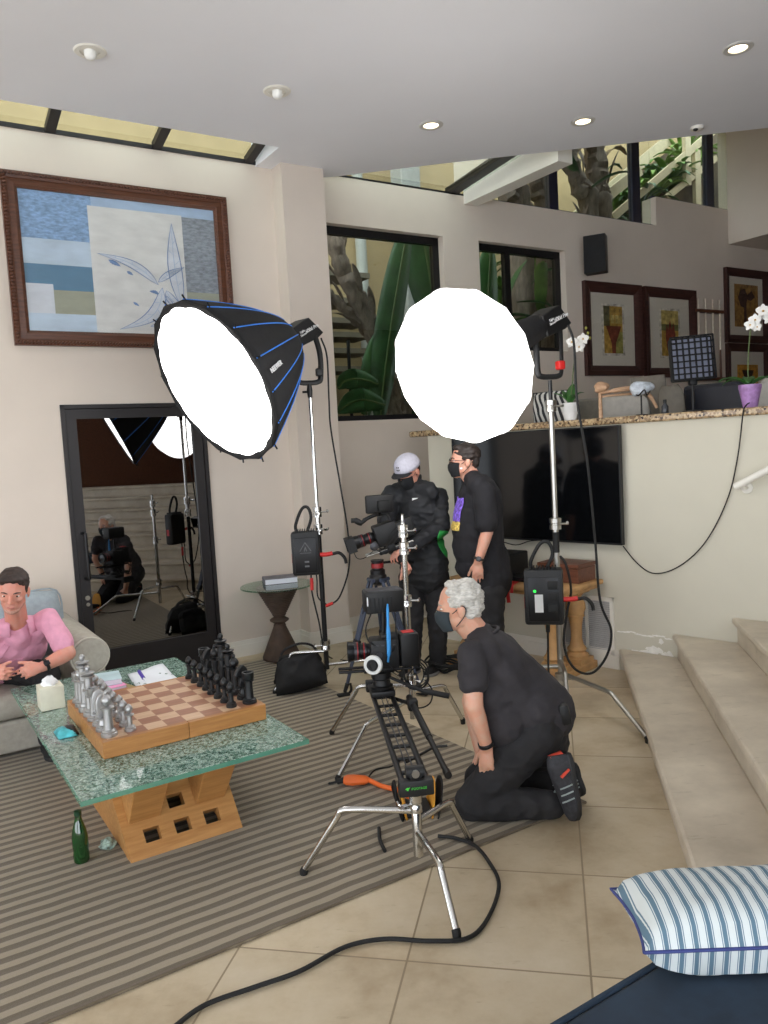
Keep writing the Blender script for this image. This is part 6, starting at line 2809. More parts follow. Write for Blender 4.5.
q = FR + UP * .045 - sd_ * .02
mb.cyl(q - sn_ * .035, q + sn_ * .035, .024, seg=18)
mb.rbox(q - UP * .012, (.05, .05, .03), .006, sd_, sn_)
mb.build('flywheel', M_BLK, root, SM)
mb = MB()
mb.cyl(q + sd_ * .02, q + sd_ * .030, .015, seg=16)
mb.build('silver_knob', M_STEEL, root, SM)
mb = MB()
q = RE + sd_ * .20
mb.rbox(q + UP * .026, (.15, .125, .030), .006, sd_, sn_)
mb.build('carriage', M_BLK, root, SM)
# folding support leg lying parallel to the rails
q0, q1 = Z(409, 697, .41), Z(446, 771, .34)
mb = MB()
mb.tube([q0, q0 + (q1 - q0) * .6], .016, 12)
mb.tube([q0 + (q1 - q0) * .55, q1], .0125, 12)
mb.tube([q1, q1 + (q1 - q0).normalized() * .04], .016, 12)
sp = mb.build('support_leg', M_BLK, root, SM)
mb = MB()
mb.rbox(q0 + (q1 - q0) * .12, (.05, .05, .06), .01, sd_, sn_)
mb.tube([q0 + (q1 - q0) * .12, RE + sd_ * .12 - UP * .02], .010, 8)
mb.build('leg_clamp', M_RUB, sp, SM)
mb = MB()
mb.tube([q0 + (q1 - q0) * .72, FR - sd_ * .25 - UP * .01], .006, 8)
mb.tube([q0 + (q1 - q0) * .72, q0 + (q1 - q0) * .72 + tu * .06], .006, 8)
mb.build('cross_pin', M_BLK, sp, SM)

# ------------------------------------------------------------------ slider camera with head, wheel and monitor
hb = RE + sd_ * .20 + UP * .042
root = thing('cinema_camera', 'black cinema camera with white focus wheel and blue strap on the slider carriage', 'camera', hb)
mb = MB()
mb.lathe([(.058, 0), (.060, .012), (.046, .018), (.040, .045), (.052, .055), (.052, .085), (0, .085)], hb, UP, 24)
mb.build('fluid_head', M_BLK, root, SM)
cax = V((-1, -.10, .02)).normalized()
cup = (UP - cax * cax.dot(UP)).normalized()
csd = cax.cross(cup)
side_v = csd if csd.y < 0 else -csd
cc = D(384, 652, hb.y)
mb = MB()
mb.rbox(hb + UP * .098 + cax * .01, (.16, .07, .022), .004, cax, csd, cup)
mb.build('base_plate', M_BLKM, root, SM)
mb = MB()
mb.tube([hb + UP * .06 + V((.04, -.02, 0)), D(420, 690, hb.y - .08), D(449, 696, hb.y - .12)], .0085, 10)
mb.tube([D(424, 691, hb.y - .085), D(449, 696, hb.y - .12)], .0145, 12)
mb.build('pan_handle', M_RUB, root, SM)
mb = MB()
mb.rbox(cc, (.15, .12, .155), .012, cax, csd, cup)
mb.rbox(cc - cax * .03 + cup * .085, (.09, .06, .03), .008, cax, csd, cup)
cbod = mb.build('camera_body', M_BLK, root, SM)
mb = MB()
for i in range(4):
    mb.box(cc + side_v * .061 + cax * (-.05 + .03 * i) + cup * .05, (.016, .003, .008), cax, csd, cup)
mb.cyl(cc + side_v * .06 + cax * .03 - cup * .0, cc + side_v * .068 + cax * .03 - cup * .0, .016, seg=16)
mb.build('side_button', M_GREYM, cbod)
cine_lens(root, cc + cax * .075 + cup * .012, cax, .115, .050)
mb = MB()
for sg in (-1, 1):
    mb.cyl(cc - cax * .14 - cup * .085 + csd * sg * .032, cc + cax * .24 - cup * .085 + csd * sg * .032, .008, seg=12)
mb.build('support_rod', M_BLKM, root, SM)
wc = D(374, 664.5, hb.y - .13)
wa = V((-.35, -1, .08)).normalized()
mb = MB()
mb.lathe([(.028, 0), (.047, .002), (.049, .006), (.049, .020), (.046, .024), (.028, .024)], wc, wa, 36)
ff = mb.build('focus_wheel', mat('white_focus_disc', (214, 214, 210), .5), root, SM, label='white follow focus disc')
mb = MB()
mb.lathe([(.028, .001), (.030, .012), (.030, .028), (.024, .036), (.013, .036), (.012, .030), (0, .030)], wc, wa, 28)
mb.build('wheel_knob', M_RUB, ff, SM)
mb = MB()
mb.tube([wc, cc + cax * .06 - cup * .06], .016, 10)
mb.build('gear_arm', M_BLKM, ff, SM)
# monitor in its hood, seen from behind and above
mc_ = D(383, 600, hb.y)
mu = V((1, .22, 0)).normalized()
mb = MB()
mb.rbox(mc_, (.20, .12, .115), .010, mu, None, UP)
mo = mb.build('monitor_hood', M_BLK, root, SM)
mb = MB()
mb.rbox(mc_ + UP * .058, (.17, .10, .004), .002, mu, None, UP)
mb.build('hood_top', mat('dark_leatherette', (52, 52, 58), .45, var=.15, scale=40), mo, SM)
mb = MB()
fv = V((mu.y, -mu.x, 0))
for i in range(6):
    mb.box(mc_ + fv * .061 + mu * (-.08 + .022 * i) - UP * .01, (.008, .004, .07), mu)
mb.build('rear_fin', M_RUB, mo)
mb = MB()
mb.box(mc_ + fv * .061 - mu * .094 + UP * .01, (.006, .003, .045), mu)
mb.build('label_plate', M_LETTER, mo)
mb = MB()
mb.tube([mc_ - UP * .05, cc + cup * .09], .010, 8)
mb.build('monitor_arm', M_BLKM, mo, SM)
mb = MB()
pts = [D(387.5, 604, hb.y - .10), D(388, 625, hb.y - .10), D(389, 650, hb.y - .10), D(388, 662, hb.y - .09)]
mb.tube(smoothpath(pts, 4), [.004] + [.007] * 4 + [.011] * 5 + [.006] * 3, 8)
mb.build('blue_strap', mat('cyan_strap', (60, 150, 220), .6), root, SM, label='bright blue strap')
mb = MB()
bq = D(408, 648, hb.y)
mb.rbox(bq, (.10, .10, .175), .012, mu, None, UP)
bt = mb.build('battery_pack', M_BLK, root, SM)
mb = MB()
mb.rbox(bq + UP * .089, (.06, .05, .006), .002, mu, None, UP)
mb.build('red_cover', M_RED, bt, SM, label='red cover on the battery pack')
mb = MB()
mb.tube([cc - cax * .07, bq], .02, 8)
mb.build('battery_bracket', M_BLKM, bt, SM)
random.seed(11)
for i in range(4):
    c0 = D(417, 676, hb.y) + V((random.uniform(-.02, .02), random.uniform(-.03, .03), random.uniform(-.02, .02)))
    R_ = random.uniform(.055, .075)
    n_ = V((random.uniform(-.3, .3), -1, random.uniform(-.3, .3))).normalized()
    x, y, _ = frame_from(n_)
    mb = MB()
    mb.tube([c0 + x * R_ * cos(t * pi / 12) + y * R_ * sin(t * pi / 12) * 1.15 for t in range(25)], .004, 7)
    mb.build('coiled_cable', M_RUB, root, SM)
cable(root, [bq - UP * .08, D(400, 672, hb.y - .05), D(392, 668, hb.y - .09), cc + side_v * .06 - cup * .05], .0045)
cable(root, [mc_ - UP * .05 + mu * .06, D(396, 632, hb.y - .05), D(396, 648, hb.y - .08), cc + side_v * .06], .004)
cable(root, [mc_ - UP * .05 - mu * .06, D(366, 628, hb.y - .06), D(368, 640, hb.y - .07), cc + side_v * .06 + cax * .05 + cup * .05], .004)
cable(root, [D(425, 680, hb.y), D(432, 690, hb.y), D(430, 703, hb.y), D(418, 708, hb.y), D(402, 702, hb.y)], .004)

# ------------------------------------------------------------------ things under the slider
root = thing('equipment_pouch', 'open black and yellow pouch lying under the near end of the slider', 'pouch', Z(420, 812))
pc = Z(416, 812, .012)
M_YEL = mat('yellow_nylon', (226, 160, 52), .7)
for k, (dx, m, nm, lean, sz) in enumerate(((-.055, M_YEL, 'yellow_flap', -.35, .075), (.06, M_YEL, 'yellow_flap', .30, .085), (.085, M_CLOTHB, 'black_flap', .42, .095), (-.075, M_CLOTHB, 'black_flap', -.45, .085))):
    mb = MB()
    rows = []
    for i in range(7):
        t = i / 6
        row = []
        for j in range(9):
            a_ = -pi / 2 + pi * j / 8
            row.append(pc + tu * (dx + lean * sz * t * (1 - .3 * t) + .012 * cos(a_)) + sd_ * sin(a_) * sz * (1 - .25 * t * t) + UP * (.002 + .155 * t * (.65 + .35 * cos(a_))))
        rows.append(row)
    mb.surf(rows)
    mb.build(nm, m, root, SM, solid=.006)
mb = MB()
mb.rbox(pc + UP * .02, (.13, .14, .036), .012, tu, sd_)
mb.build('pouch_base', M_CLOTHB, root, SM)
root = thing('power_block', 'orange extension cord end with outlet block lying on the rug by the slider', 'extension cord', Z(355, 779))
M_ORA = mat('orange_plastic', (232, 108, 40), .5)
b0, b1, b2 = Z(347, 780, .035), Z(365, 780, .035), Z(400, 791, .022)
mb = MB()
d = (b1 - b0).normalized()
mb.tube([b0 - d * .015, b0, b0 + d * .03, b1, b1 + d * .02], [.026, .034, .036, .030, .018], 12, flat=.7)
mb.build('outlet_block', M_ORA, root, SM)
mb = MB()
mb.tube(smoothpath([b1 + d * .02, b1 + (b2 - b1) * .5 + UP * -.004, b2, Z(412, 800, .018)], 5), .012, 10)
mb.build('orange_cord', M_ORA, root, SM)
mb = MB()
mb.tube([b0 - d * .015, b0 - d * .05 - UP * .008], .014, 10)
mb.tube(smoothpath([b0 - d * .05 - UP * .008, b0 - d * .09 - UP * .018, Z(330, 783, .017)], 3), .006, 8)
mb.build('black_plug', M_RUB, root, SM)
mb = MB()
mb.tube(smoothpath([b1 + UP * -.01, Z(375, 770, .017), Z(392, 766, .017), Z(405, 757, .017)], 5), .004, 6)
mb.build('thin_cable', M_RUB, root, SM)

# floor cable
mb = MB()
fz = .012
pts = [Z(170, 1030, fz), Z(205, 1005, fz), Z(255, 987, fz), Z(300, 971, fz), Z(345, 947, fz), Z(385, 939, fz), Z(430, 941, fz), Z(468, 938, fz), Z(488, 918, fz), Z(499, 885, fz), Z(489, 862, fz), Z(474, 845, fz + .012), Z(455, 838, fz + .012), Z(438, 836, fz + .012)]
mb.tube(smoothpath(pts, 8), .0078, 8)
single('floor_cable', mb, M_RUB, 'thick black cable curling over the stone floor in front of the turtle base stand', 'cable', smooth=SM)
mb = MB()
mb.tube(smoothpath([Z(379, 828, fz + .008), Z(380, 840, fz + .008), Z(385, 851, fz + .008)], 5), .008, 8)
single('cable_end', mb, M_RUB, 'short black cable end on the rug under the turtle base stand', 'cable', smooth=SM)

# lamp cables
yb_ = LB.y - .05
root = thing('lamp_cable', 'thin black cable hanging from the softbox light down to its control box', 'cable', D(345, 520, yb_))
cable(root, [D(321, 338, yb_), D(327, 357, yb_), D(329, 400, yb_), D(331, 430, yb_), D(341, 489, yb_), D(348, 533, yb_), D(349, 567, yb_), D(340, 596, yb_), D(330, 605, yb_)], .006)
mb = MB()
mb.tube([D(333, 603, yb_), D(326, 606, yb_)], .011, 8)
mb.build('red_connector', M_RED, root, SM, label='red cable connector')
cable(root, [D(327, 605, yb_), D(318, 597, yb_), D(317, 580, yb_), D(316, 572, yb_)], .005)
root = thing('power_lead', 'black power lead running from the control box down the stand by the pilaster', 'cable', D(315, 620, yb_))
cable(root, [D(311, 573, yb_), D(312, 592, yb_), D(319, 622, yb_), D(324, 648, yb_ + .08), Z(331, 658, .01), Z(348, 661, .01)], .006)
mb = MB()
mb.tube([D(311.5, 578, yb_), D(312, 590, yb_)], .012, 8)
mb.build('red_plug', M_RED, root, SM, label='red cable plug')
yb_ = RB.y - .06
root = thing('lamp_cable', 'long black cable looping from the lantern light past the television to its control box', 'cable', D(597, 560, yb_))
cable(root, [D(568, 325, yb_), D(574, 345, yb_), D(577, 400, yb_), D(587, 460, yb_), D(595, 540, yb_), D(600, 600, yb_), D(611, 630, yb_), D(607, 655, yb_), D(592, 673, yb_), D(574, 668, yb_), D(564, 645, yb_), D(567, 612, yb_), D(571, 590, yb_), D(566, 565, yb_ - .02), D(560, 556, yb_)], .008)
root = thing('power_lead', 'black power lead dropping from the control box on the steel stand', 'cable', D(549, 660, yb_))
cable(root, [D(548, 620, yb_ - .06), D(548, 645, yb_ - .05), D(549, 680, yb_ - .05), Z(552, 698, .01), Z(560, 712, .01)], .007)
mb = MB()
mb.tube([D(548, 618, yb_ - .06), D(548, 632, yb_ - .055)], .013, 8)
mb.build('plug', M_RUB, root, SM)


def hw(x, y, n=-.016):
    t, z = on_half(x, y, n)
    return tt(t, n, z)


mb = MB()
mb.tube(smoothpath([hw(750, 402.5, .10), hw(746, 405.5, -.035), hw(743, 414, -.046), hw(738, 455), hw(729, 495), hw(712, 532), hw(694, 555), hw(672, 570), hw(652, 573), hw(636, 562), hw(623, 546, -.04)], 6), .0042, 7)
single('television_cable', mb, M_RUB, 'thin black cable draped down the half wall from the granite ledge to the television', 'cable', smooth=SM)
mb = MB()
mb.tube(smoothpath([hw(500, 541, -.03), hw(516, 545, -.04), hw(530, 541, -.04), hw(548, 540, -.03)], 5), .004, 6)
single('short_cable', mb, M_RUB, 'short black cable under the television above the speaker box', 'cable', smooth=SM)
# heap of cables by the operator's feet
root = thing('cable_coil', 'loose coil of black cable on the floor by the operator\'s feet', 'cable', Z(447, 668))
c0 = Z(449, 668, .02)
for i in range(6):
    mb = MB()
    R_ = .10 + .015 * i
    mb.tube([c0 + V((cos(t * pi / 14) * R_ + .01 * sin(i * 2.0), sin(t * pi / 14) * R_ * .8, .013 * i + .012 * sin(t * .9 + i))) for t in range(29)], .008, 7)
    mb.build('cable_loop', M_RUB, root, SM)
# ================================================================== striped cushion on the daybed
def proj(p):
    q = V(p) - V((0, 0, EYE))
    z = q.dot(CF)
    return 384 + FPX * q.dot(CR) / z, 512 + FPX * q.dot(CD) / z


# the cushion lies on the mattress, long side towards the viewer
cz_ = .425
pL, pR = Z(655, 986, cz_), Z(803, 980, cz_)
cu = (pR - pL).normalized()
cv = V((-cu.y, cu.x, 0))
clen, cwid, cth = .58, .29, .085
cc_ = pL + cu * (clen / 2 - .015) + cv * (cwid / 2 - .01) + UP * .080
root = thing('striped_cushion', 'blue and white striped cushion with navy piping on the blue daybed', 'cushion', cc_, atan2(cu.y, cu.x))
mb = MB()
tilt = (cv * .99 - UP * .06).normalized()
cn = cu.cross(tilt)
for s in (1, -1):
    rows = []
    for i in range(25):
        row = []
        for k in range(17):
            x, y = i / 24 * 2 - 1, k / 16 * 2 - 1
            b = max(0, 1 - abs(x) ** 5) ** .5 * max(0, 1 - abs(y) ** (3.2 if s > 0 else 9)) ** .5
            h = cth * b * (1.0 if s > 0 else 1.0) * (1 + .10 * noise.noise(V((x * 3, y * 3, s * 4))))
            ear = 1 + .035 * (abs(x) * abs(y)) ** 3 - .03 * (1 - abs(y)) * abs(x) ** 2
            row.append(cc_ + cu * x * clen / 2 * ear + tilt * y * cwid / 2 * (1 - .05 * (1 - x * x) * 0) + cn * s * h)
        rows.append(row)
    mb.surf(rows)
for i, p in enumerate(mb.v):
    if p.z < cz_ + .004:
        mb.v[i].z = cz_ + .004
cov = mb.build('cushion_cover', M_TICK, root, SM)
mb = MB()
ring = []
for i in range(60):
    a_ = i / 60 * 4
    sgm, t = int(a_), a_ - int(a_)
    x, y = [(-1 + 2 * t, -1), (1, -1 + 2 * t), (1 - 2 * t, 1), (-1, 1 - 2 * t)][sgm]
    ear = 1 + .035 * (abs(x) * abs(y)) ** 3 - .03 * (1 - abs(y)) * abs(x) ** 2
    ring.append(cc_ + cu * x * clen / 2 * ear + tilt * y * cwid / 2)
ring.append(ring[0])
for p in ring:
    p.z = max(p.z, cz_ + .008)
mb.tube(ring, .0042, 8)
mb.build('piping', mat('navy_piping', (52, 62, 120), .7), root, SM)

# ================================================================== upper room
def frame_pic(label, a0, a1, z0, z1, w, mat_rgb, art, grp):
    r = thing('framed_print', label, 'picture', an((a0 + a1) / 2, NW, z0), ROTA, grp)
    mb = MB()
    frame_ring(mb, a0, a1, z0, z1, w * .55, NW - .05, NW - .035, NW - .001)
    frame_ring(mb, a0 + w * .5, a1 - w * .5, z0 + w * .5, z1 - w * .5, w * .5, NW - .045, NW - .02, NW - .001)
    mb.build('picture_frame', M_DKFR, r)
    mb = MB()
    boxan(mb, a0 + w * .9, a1 - w * .9, NW - .016, NW - .002, z0 + w * .9, z1 - w * .9)
    mb.build('mat_board', mat('mat_board_cream', mat_rgb, .8, var=.01), r)
    W_, H_ = a1 - a0, z1 - z0
    mats, mb = [], MB()
    for k, (x0, x1, y0, y1, rgb) in enumerate(art):
        mats.append(mat('art_%d_%d_%d' % rgb, rgb, .7, var=.25, scale=18))
        mb.cur = k
        if isinstance(x0, list):
            mb.prism([(a0 + W_ * x, z0 + H_ * y) for x, y in x0], N * (NW - .0185), A, UP, .0012)
        else:
            boxan(mb, a0 + W_ * x0, a0 + W_ * x1, NW - .0166 - .0004 * k, NW - .0155, z0 + H_ * y0, z0 + H_ * y1)
    mb.build('art_print', mats, r)
    mb = MB()
    boxan(mb, a0 + w, a1 - w, NW - .022, NW - .021, z0 + w, z1 - w)
    mb.build('glass_front', MATS['picture_glass'], r)
    return r


M_DKFR = wood('dark_red_frame_wood', (50, 28, 24), (74, 44, 38), .45, 1.0, -ROTA)
OCH, BRN, GRN, YEL, DRK = (176, 140, 64), (120, 62, 42), (140, 136, 72), (190, 170, 100), (70, 46, 36)
a_tl, z_tl = on_wall(581.5, 281, NW)
a_br, z_br = on_wall(641, 376, NW)
frame_pic('framed print of an ochre vase shape, beside the wall speaker', a_tl, a_br, z_br, z_tl, .115, (214, 208, 194),
          [(.30, .70, .22, .78, (202, 196, 182)), (.335, .665, .245, .755, OCH), (.5, .665, .245, .48, GRN), (.335, .44, .54, .755, (96, 92, 60)), (.46, .52, .57, .66, YEL), (.54, .60, .57, .66, YEL), (.61, .655, .57, .66, YEL), ([(.37, .54), (.64, .54), (.54, .36), (.53, .245), (.47, .245), (.46, .36)], 0, 0, 0, BRN)], 'dark framed prints in the upper room')
a_tr, z_tr = on_wall(693, 291, NW)
frame_pic('framed print of a dark red plant, partly behind the gridded light panel', a_br + .05, a_tr, z_br - .02, z_tr - .005, .115, (214, 208, 194),
          [(.30, .70, .22, .78, (202, 196, 182)), (.335, .665, .245, .755, OCH), (.335, .665, .60, .755, YEL), (.335, .665, .53, .60, (110, 110, 64)), ([(.44, .30), (.56, .30), (.60, .48), (.57, .62), (.53, .54), (.50, .66), (.46, .54), (.43, .60), (.41, .46)], 0, 0, 0, (128, 60, 44))], 'dark framed prints in the upper room')
f3a0, f3z1 = on_wall(723, 267.6, NW)
f3z0 = on_wall(724, 342.5, NW)[1]
frame_pic('framed print of dark leaves, upper of the two frames under the soffit', f3a0, f3a0 + .93, f3z0, f3z1, .10, (206, 196, 176),
          [(.22, .78, .22, .80, (150, 112, 58)), ([(.36, .50), (.30, .62), (.36, .72), (.46, .74), (.52, .66), (.62, .72), (.70, .64), (.60, .58), (.52, .60), (.46, .48)], 0, 0, 0, DRK), (.44, .50, .22, .55, DRK)], 'dark framed prints in the upper room')
f4z0 = on_wall(726, 404, NW)[1]
frame_pic('framed print of a dark vase, lower of the two frames behind the orchid', f3a0 + .01, f3a0 + .93, f4z0 - .12, f3z0 - .012, .10, (206, 196, 176),
          [(.25, .75, .22, .70, (196, 140, 50)), ([(.36, .62), (.64, .62), (.56, .44), (.58, .24), (.42, .24), (.46, .42)], 0, 0, 0, DRK)], 'dark framed prints in the upper room')

# wall speaker
spc = D(594.5, 253.5, 8.72)
spf = V((-.43, -.90, 0)).normalized()
spu = V((.90, -.43, 0)).normalized()
root = thing('wall_speaker', 'black box speaker mounted high on the wall above the framed prints', 'speaker', spc - UP * .2, atan2(spu.y, spu.x))
mb = MB()
mb.rbox(spc - spf * .07, (.235, .15, .40), .008, spu, -spf)
mb.build('cabinet', mat('dark_grey_cabinet', (52, 50, 48), .5), root, SM)
mb = MB()
mb.rbox(spc + spf * .006, (.225, .012, .39), .004, spu, -spf)
mb.build('grille_cloth', M_CLOTHB, root, SM)
mb = MB()
wl = spc - spf * .14
k_ = (NW - .001 - wl.dot(N))
mb.tube([wl + spf * .02, wl + N * k_], .03, 10)
mb.build('wall_bracket', M_BLK, root, SM)

# cue rack
c0a, c0z = on_wall(693, 298, NW)
c1a, c1z = on_wall(719, 336, NW)
root = thing('cue_rack', 'slim wooden wall rack beside the framed prints', 'rack', an((c0a + c1a) / 2, NW, c1z), ROTA)
for z_ in (c0z - .16, c1z - .55):
    mb = MB()
    boxan(mb, c0a - .02, c1a + .02, NW - .07, NW - .001, z_ - .02, z_ + .02)
    mb.build('rack_bar', M_MAHOG, root, bevel=.004)
M_CUE = wood('pale_cue_wood', (206, 192, 172), (226, 214, 198), .4)
for i in range(4):
    a_ = c0a + .04 + (c1a - c0a - .08) * i / 3
    rt = thing('billiard_cue', 'pale billiard cue standing in the wall rack', 'cue', an(a_, NW - .045, c1z - .57), ROTA, 'cues in the wall rack')
    mb = MB()
    mb.tube([an(a_, NW - .045, c1z - .18), an(a_, NW - .045, c0z - .01)], [.014, .010], 10)
    mb.build('shaft', M_CUE, rt, SM)
    mb = MB()
    mb.tube([an(a_, NW - .045, c1z - .53), an(a_, NW - .045, c1z - .18)], [.015, .010], 10)
    mb.build('butt', M_MAHOG, rt, SM)

# ------------------------------------------------------------------ things on and behind the ledge
ZL = 1.8125
M_PETAL = mat('white_orchid_petal', (238, 236, 230), .6)
M_LEAF = mat('glossy_green_leaf', (58, 104, 48), .35, var=.12, scale=6)
M_STEM = mat('green_stem', (86, 104, 60), .6)


def leaf(mb, base, d, L, w, droop, up=UP, n=9):
    d = V(d).normalized()
    s = d.cross(up).normalized()
    rows = []
    p = V(base)
    for i in range(n):
        t = i / (n - 1)
        ww = w * max(.04, sin(pi * (t * .92 + .05)) ** .7)
        dr = (d + UP * (-droop * t * t * 1.6)).normalized()
        nn = s.cross(dr)
        rows.append([p - s * ww + nn * ww * .25, p - s * ww * .5 + nn * ww * .06, p, p + s * ww * .5 + nn * ww * .06, p + s * ww + nn * ww * .25])
        p = p + dr * L / (n - 1)
    mb.surf(rows)


def bloom(root, c, face, size):
    x, y, z = frame_from(face)
    mb = MB()
    for i in range(5):
        a_ = pi / 2 + 2 * pi * i / 5
        dd = x * cos(a_) + y * sin(a_)
        ss = z.cross(dd)
        rows = []
        for k in range(6):
            t = k / 5
            ww = size * (.50 if i in (1, 4) else .34) * sin(pi * (.1 + .85 * t)) ** .8
            o_ = c + dd * size * t + z * size * .18 * sin(pi * t)
            rows.append([o_ - ss * ww, o_ + z * size * .05, o_ + ss * ww])
        mb.surf(rows)
    o = mb.build('flower', M_PETAL, root, SM)
    mb = MB()
    mb.ell(c + z * size * .15, (size * .16, size * .16, size * .2), x, y, 10, 6)
    mb.build('flower_lip', mat('orchid_lip', (206, 170, 110), .6), o, SM)


def pot(root, c, r0, r1, h, m):
    mb = MB()
    mb.lathe([(r0, 0), (r1 * .97, h * .8), (r1, h * .84), (r1, h), (r1 * .9, h), (r1 * .86, h * .86), (0, h * .86)], c, UP, 24)
    return mb.build('pot', m, root, SM)


t_, _ = on_half(569, 418, .10)
pc = tt(t_, .12, ZL)
root = thing('potted_orchid', 'white orchid with small leaves in a white pot on the ledge behind the lantern stand', 'plant', pc)
pot(root, pc, .045, .066, .13, mat('white_ceramic', (226, 226, 224), .35))
for (dx, dy, L_, w_, dr) in ((-.8, .1, .15, .03, .5), (.6, -.3, .14, .032, .7), (.1, -.8, .12, .03, .6), (.25, .2, .16, .045, -.4), (-.3, .5, .14, .03, .3)):
    mb = MB()
    leaf(mb, pc + UP * .12, V((dx, dy, .9)), L_, w_, dr)
    mb.build('leaf', M_LEAF, root, SM, solid=.002)
q1 = D(577, 343, pc.y)
mb = MB()
mb.tube(smoothpath([pc + UP * .11, pc + UP * .25 + V((.02, 0, 0)), pc + UP * .38 + V((.035, 0, 0)), q1 + UP * .02, q1 + V((-.03, 0, .02))], 5), .004, 8)
mb.build('flower_stem', M_STEM, root, SM)
for (px, py) in ((572, 342), (579, 347), (583, 339)):
    bloom(root, D(px, py, pc.y - .01), V((-.2, -1, -.1)), .045)
for (px, py) in ((588, 333), (586, 328), (590, 338)):
    mb = MB()
    mb.ell(D(px, py, pc.y), (.010, .010, .013), seg=8, rings=6)
    mb.build('flower_bud', mat('yellow_green_bud', (150, 150, 70), .6), root, SM)
mb = MB()
mb.tube([q1, D(585, 338, pc.y), D(588, 331, pc.y)], .0025, 6)
mb.build('bud_stem', M_STEM, root, SM)

t_, _ = on_half(749, 403, .10)
pc = tt(t_, .12, ZL)
root = thing('potted_orchid', 'white orchid with broad drooping leaves in a lilac pot on the ledge', 'plant', pc)
pot(root, pc, .042, .068, .145, mat('lilac_ceramic', (166, 126, 180), .4, var=.1, scale=40))
for (dx, dy, L_, w_, dr) in ((-1, -.1, .22, .036, .75), (-.8, .3, .18, .034, 1.1), (.9, -.2, .20, .036, .8), (.3, .8, .2, .035, .6), (.5, -.6, .16, .03, 1.0), (-.4, -.7, .15, .03, 1.1)):
    mb = MB()
    leaf(mb, pc + UP * .135, V((dx, dy, .55)), L_, w_, dr)
    mb.build('leaf', M_LEAF, root, SM, solid=.002)
mb = MB()
q1 = D(752, 323, pc.y)
mb.tube(smoothpath([pc + UP * .13, D(748, 372, pc.y), D(749, 345, pc.y), q1, D(760, 314, pc.y), D(766, 312, pc.y)], 5), .0035, 8)
mb.build('flower_stem', M_STEM, root, SM)
for (px, py, s_) in ((755, 320, .040), (750, 325, .036), (763, 311, .044), (757, 327, .03), (769, 318, .04)):
    bloom(root, D(px, py, pc.y - .01), V((-.3, -1, 0)), s_)

# driftwood carving
t_, _ = on_half(640, 409, .16)
c = tt(t_, .16, ZL)
root = thing('driftwood', 'pale curved driftwood branch lying on the ledge beside the white shell', 'ornament', c)
M_DRIFT = wood('bleached_driftwood', (176, 138, 106), (206, 170, 138), .7)
y0_ = c.y
mb = MB()
mb.tube(smoothpath([D(600, 393, y0_ + .06), D(612, 391, y0_ + .05), D(625, 389, y0_ + .04), D(640, 389, y0_ + .04), D(650, 396, y0_), D(657, 408, y0_ - .02)], 5), [.012] * 6 + [.018] * 8 + [.014] * 8 + [.011] * 4, 10)
mb.build('branch', M_DRIFT, root, SM)
mb = MB()
mb.tube(smoothpath([D(600, 397, y0_ + .07), D(615, 395, y0_ + .06), D(632, 394, y0_ + .06)], 5), [.008] * 11, 8)
mb.build('side_branch', M_DRIFT, root, SM)
mb = MB()
q = D(601, 387.5, y0_ + .06)
mb.ell(q, (.055, .045, .036), seg=16, rings=10)
for i, p in enumerate(mb.v):
    mb.v[i] = p + (p - q) * .35 * noise.noise(p * 28)
mb.build('knot', M_DRIFT, root, SM)
q2 = D(600, 393, y0_ + .06)
mb = MB()
mb.tube([q2, V((q2.x, q2.y, ZL))], [.012, .015], 10)
mb.build('foot_stub', M_DRIFT, root, SM)
t_, _ = on_half(641, 414, .08)
c = tt(t_, .06, ZL)
root = thing('shell_ornament', 'white and blue grey shell ornament on a black stand on the ledge', 'ornament', c)
M_SHELL = mat('blue_grey_shell', (186, 194, 202), .4, var=.25, scale=22)
q = D(641, 389, c.y)
mb = MB()
mb.ell(q, (.082, .06, .048), V((1, 0, .1)), V((0, 1, 0)), 22, 14)
for i, p in enumerate(mb.v):
    mb.v[i] = p + (p - q) * .28 * noise.noise(p * 16)
mb.build('shell', M_SHELL, root, SM)
mb = MB()
mb.tube([V((q.x, q.y, ZL + .004)), q - UP * .03], .006, 8)
mb.tube(smoothpath([q - UP * .03 - V((.06, .02, -.02)), q - UP * .045 - V((.03, .03, 0)), q - UP * .01 - V((0, .066, 0)), q - UP * .045 + V((.03, -.03, 0)), q - UP * .03 + V((.06, -.02, .02))], 4), .005, 8)
mb.lathe([(.04, 0), (.04, .006), (0, .008)], V((q.x, q.y, ZL)), UP, 20)
mb.build('display_stand', M_BLK, root, SM)
t_, _ = on_half(665, 410, .12)
c = tt(t_, .12, ZL)
root = thing('small_bottle', 'small dark bottle on the ledge between the shell and the light panel', 'bottle', c)
mb = MB()
mb.lathe([(.022, 0), (.024, .005), (.024, .05), (.012, .066), (.010, .075)], c, UP, 18)
mb.build('body', mat('smoky_bottle', (60, 62, 66), .25), root, SM)
mb = MB()
mb.lathe([(.012, .074), (.012, .096), (0, .097)], c, UP, 14)
mb.build('cap', M_BLK, root, SM)

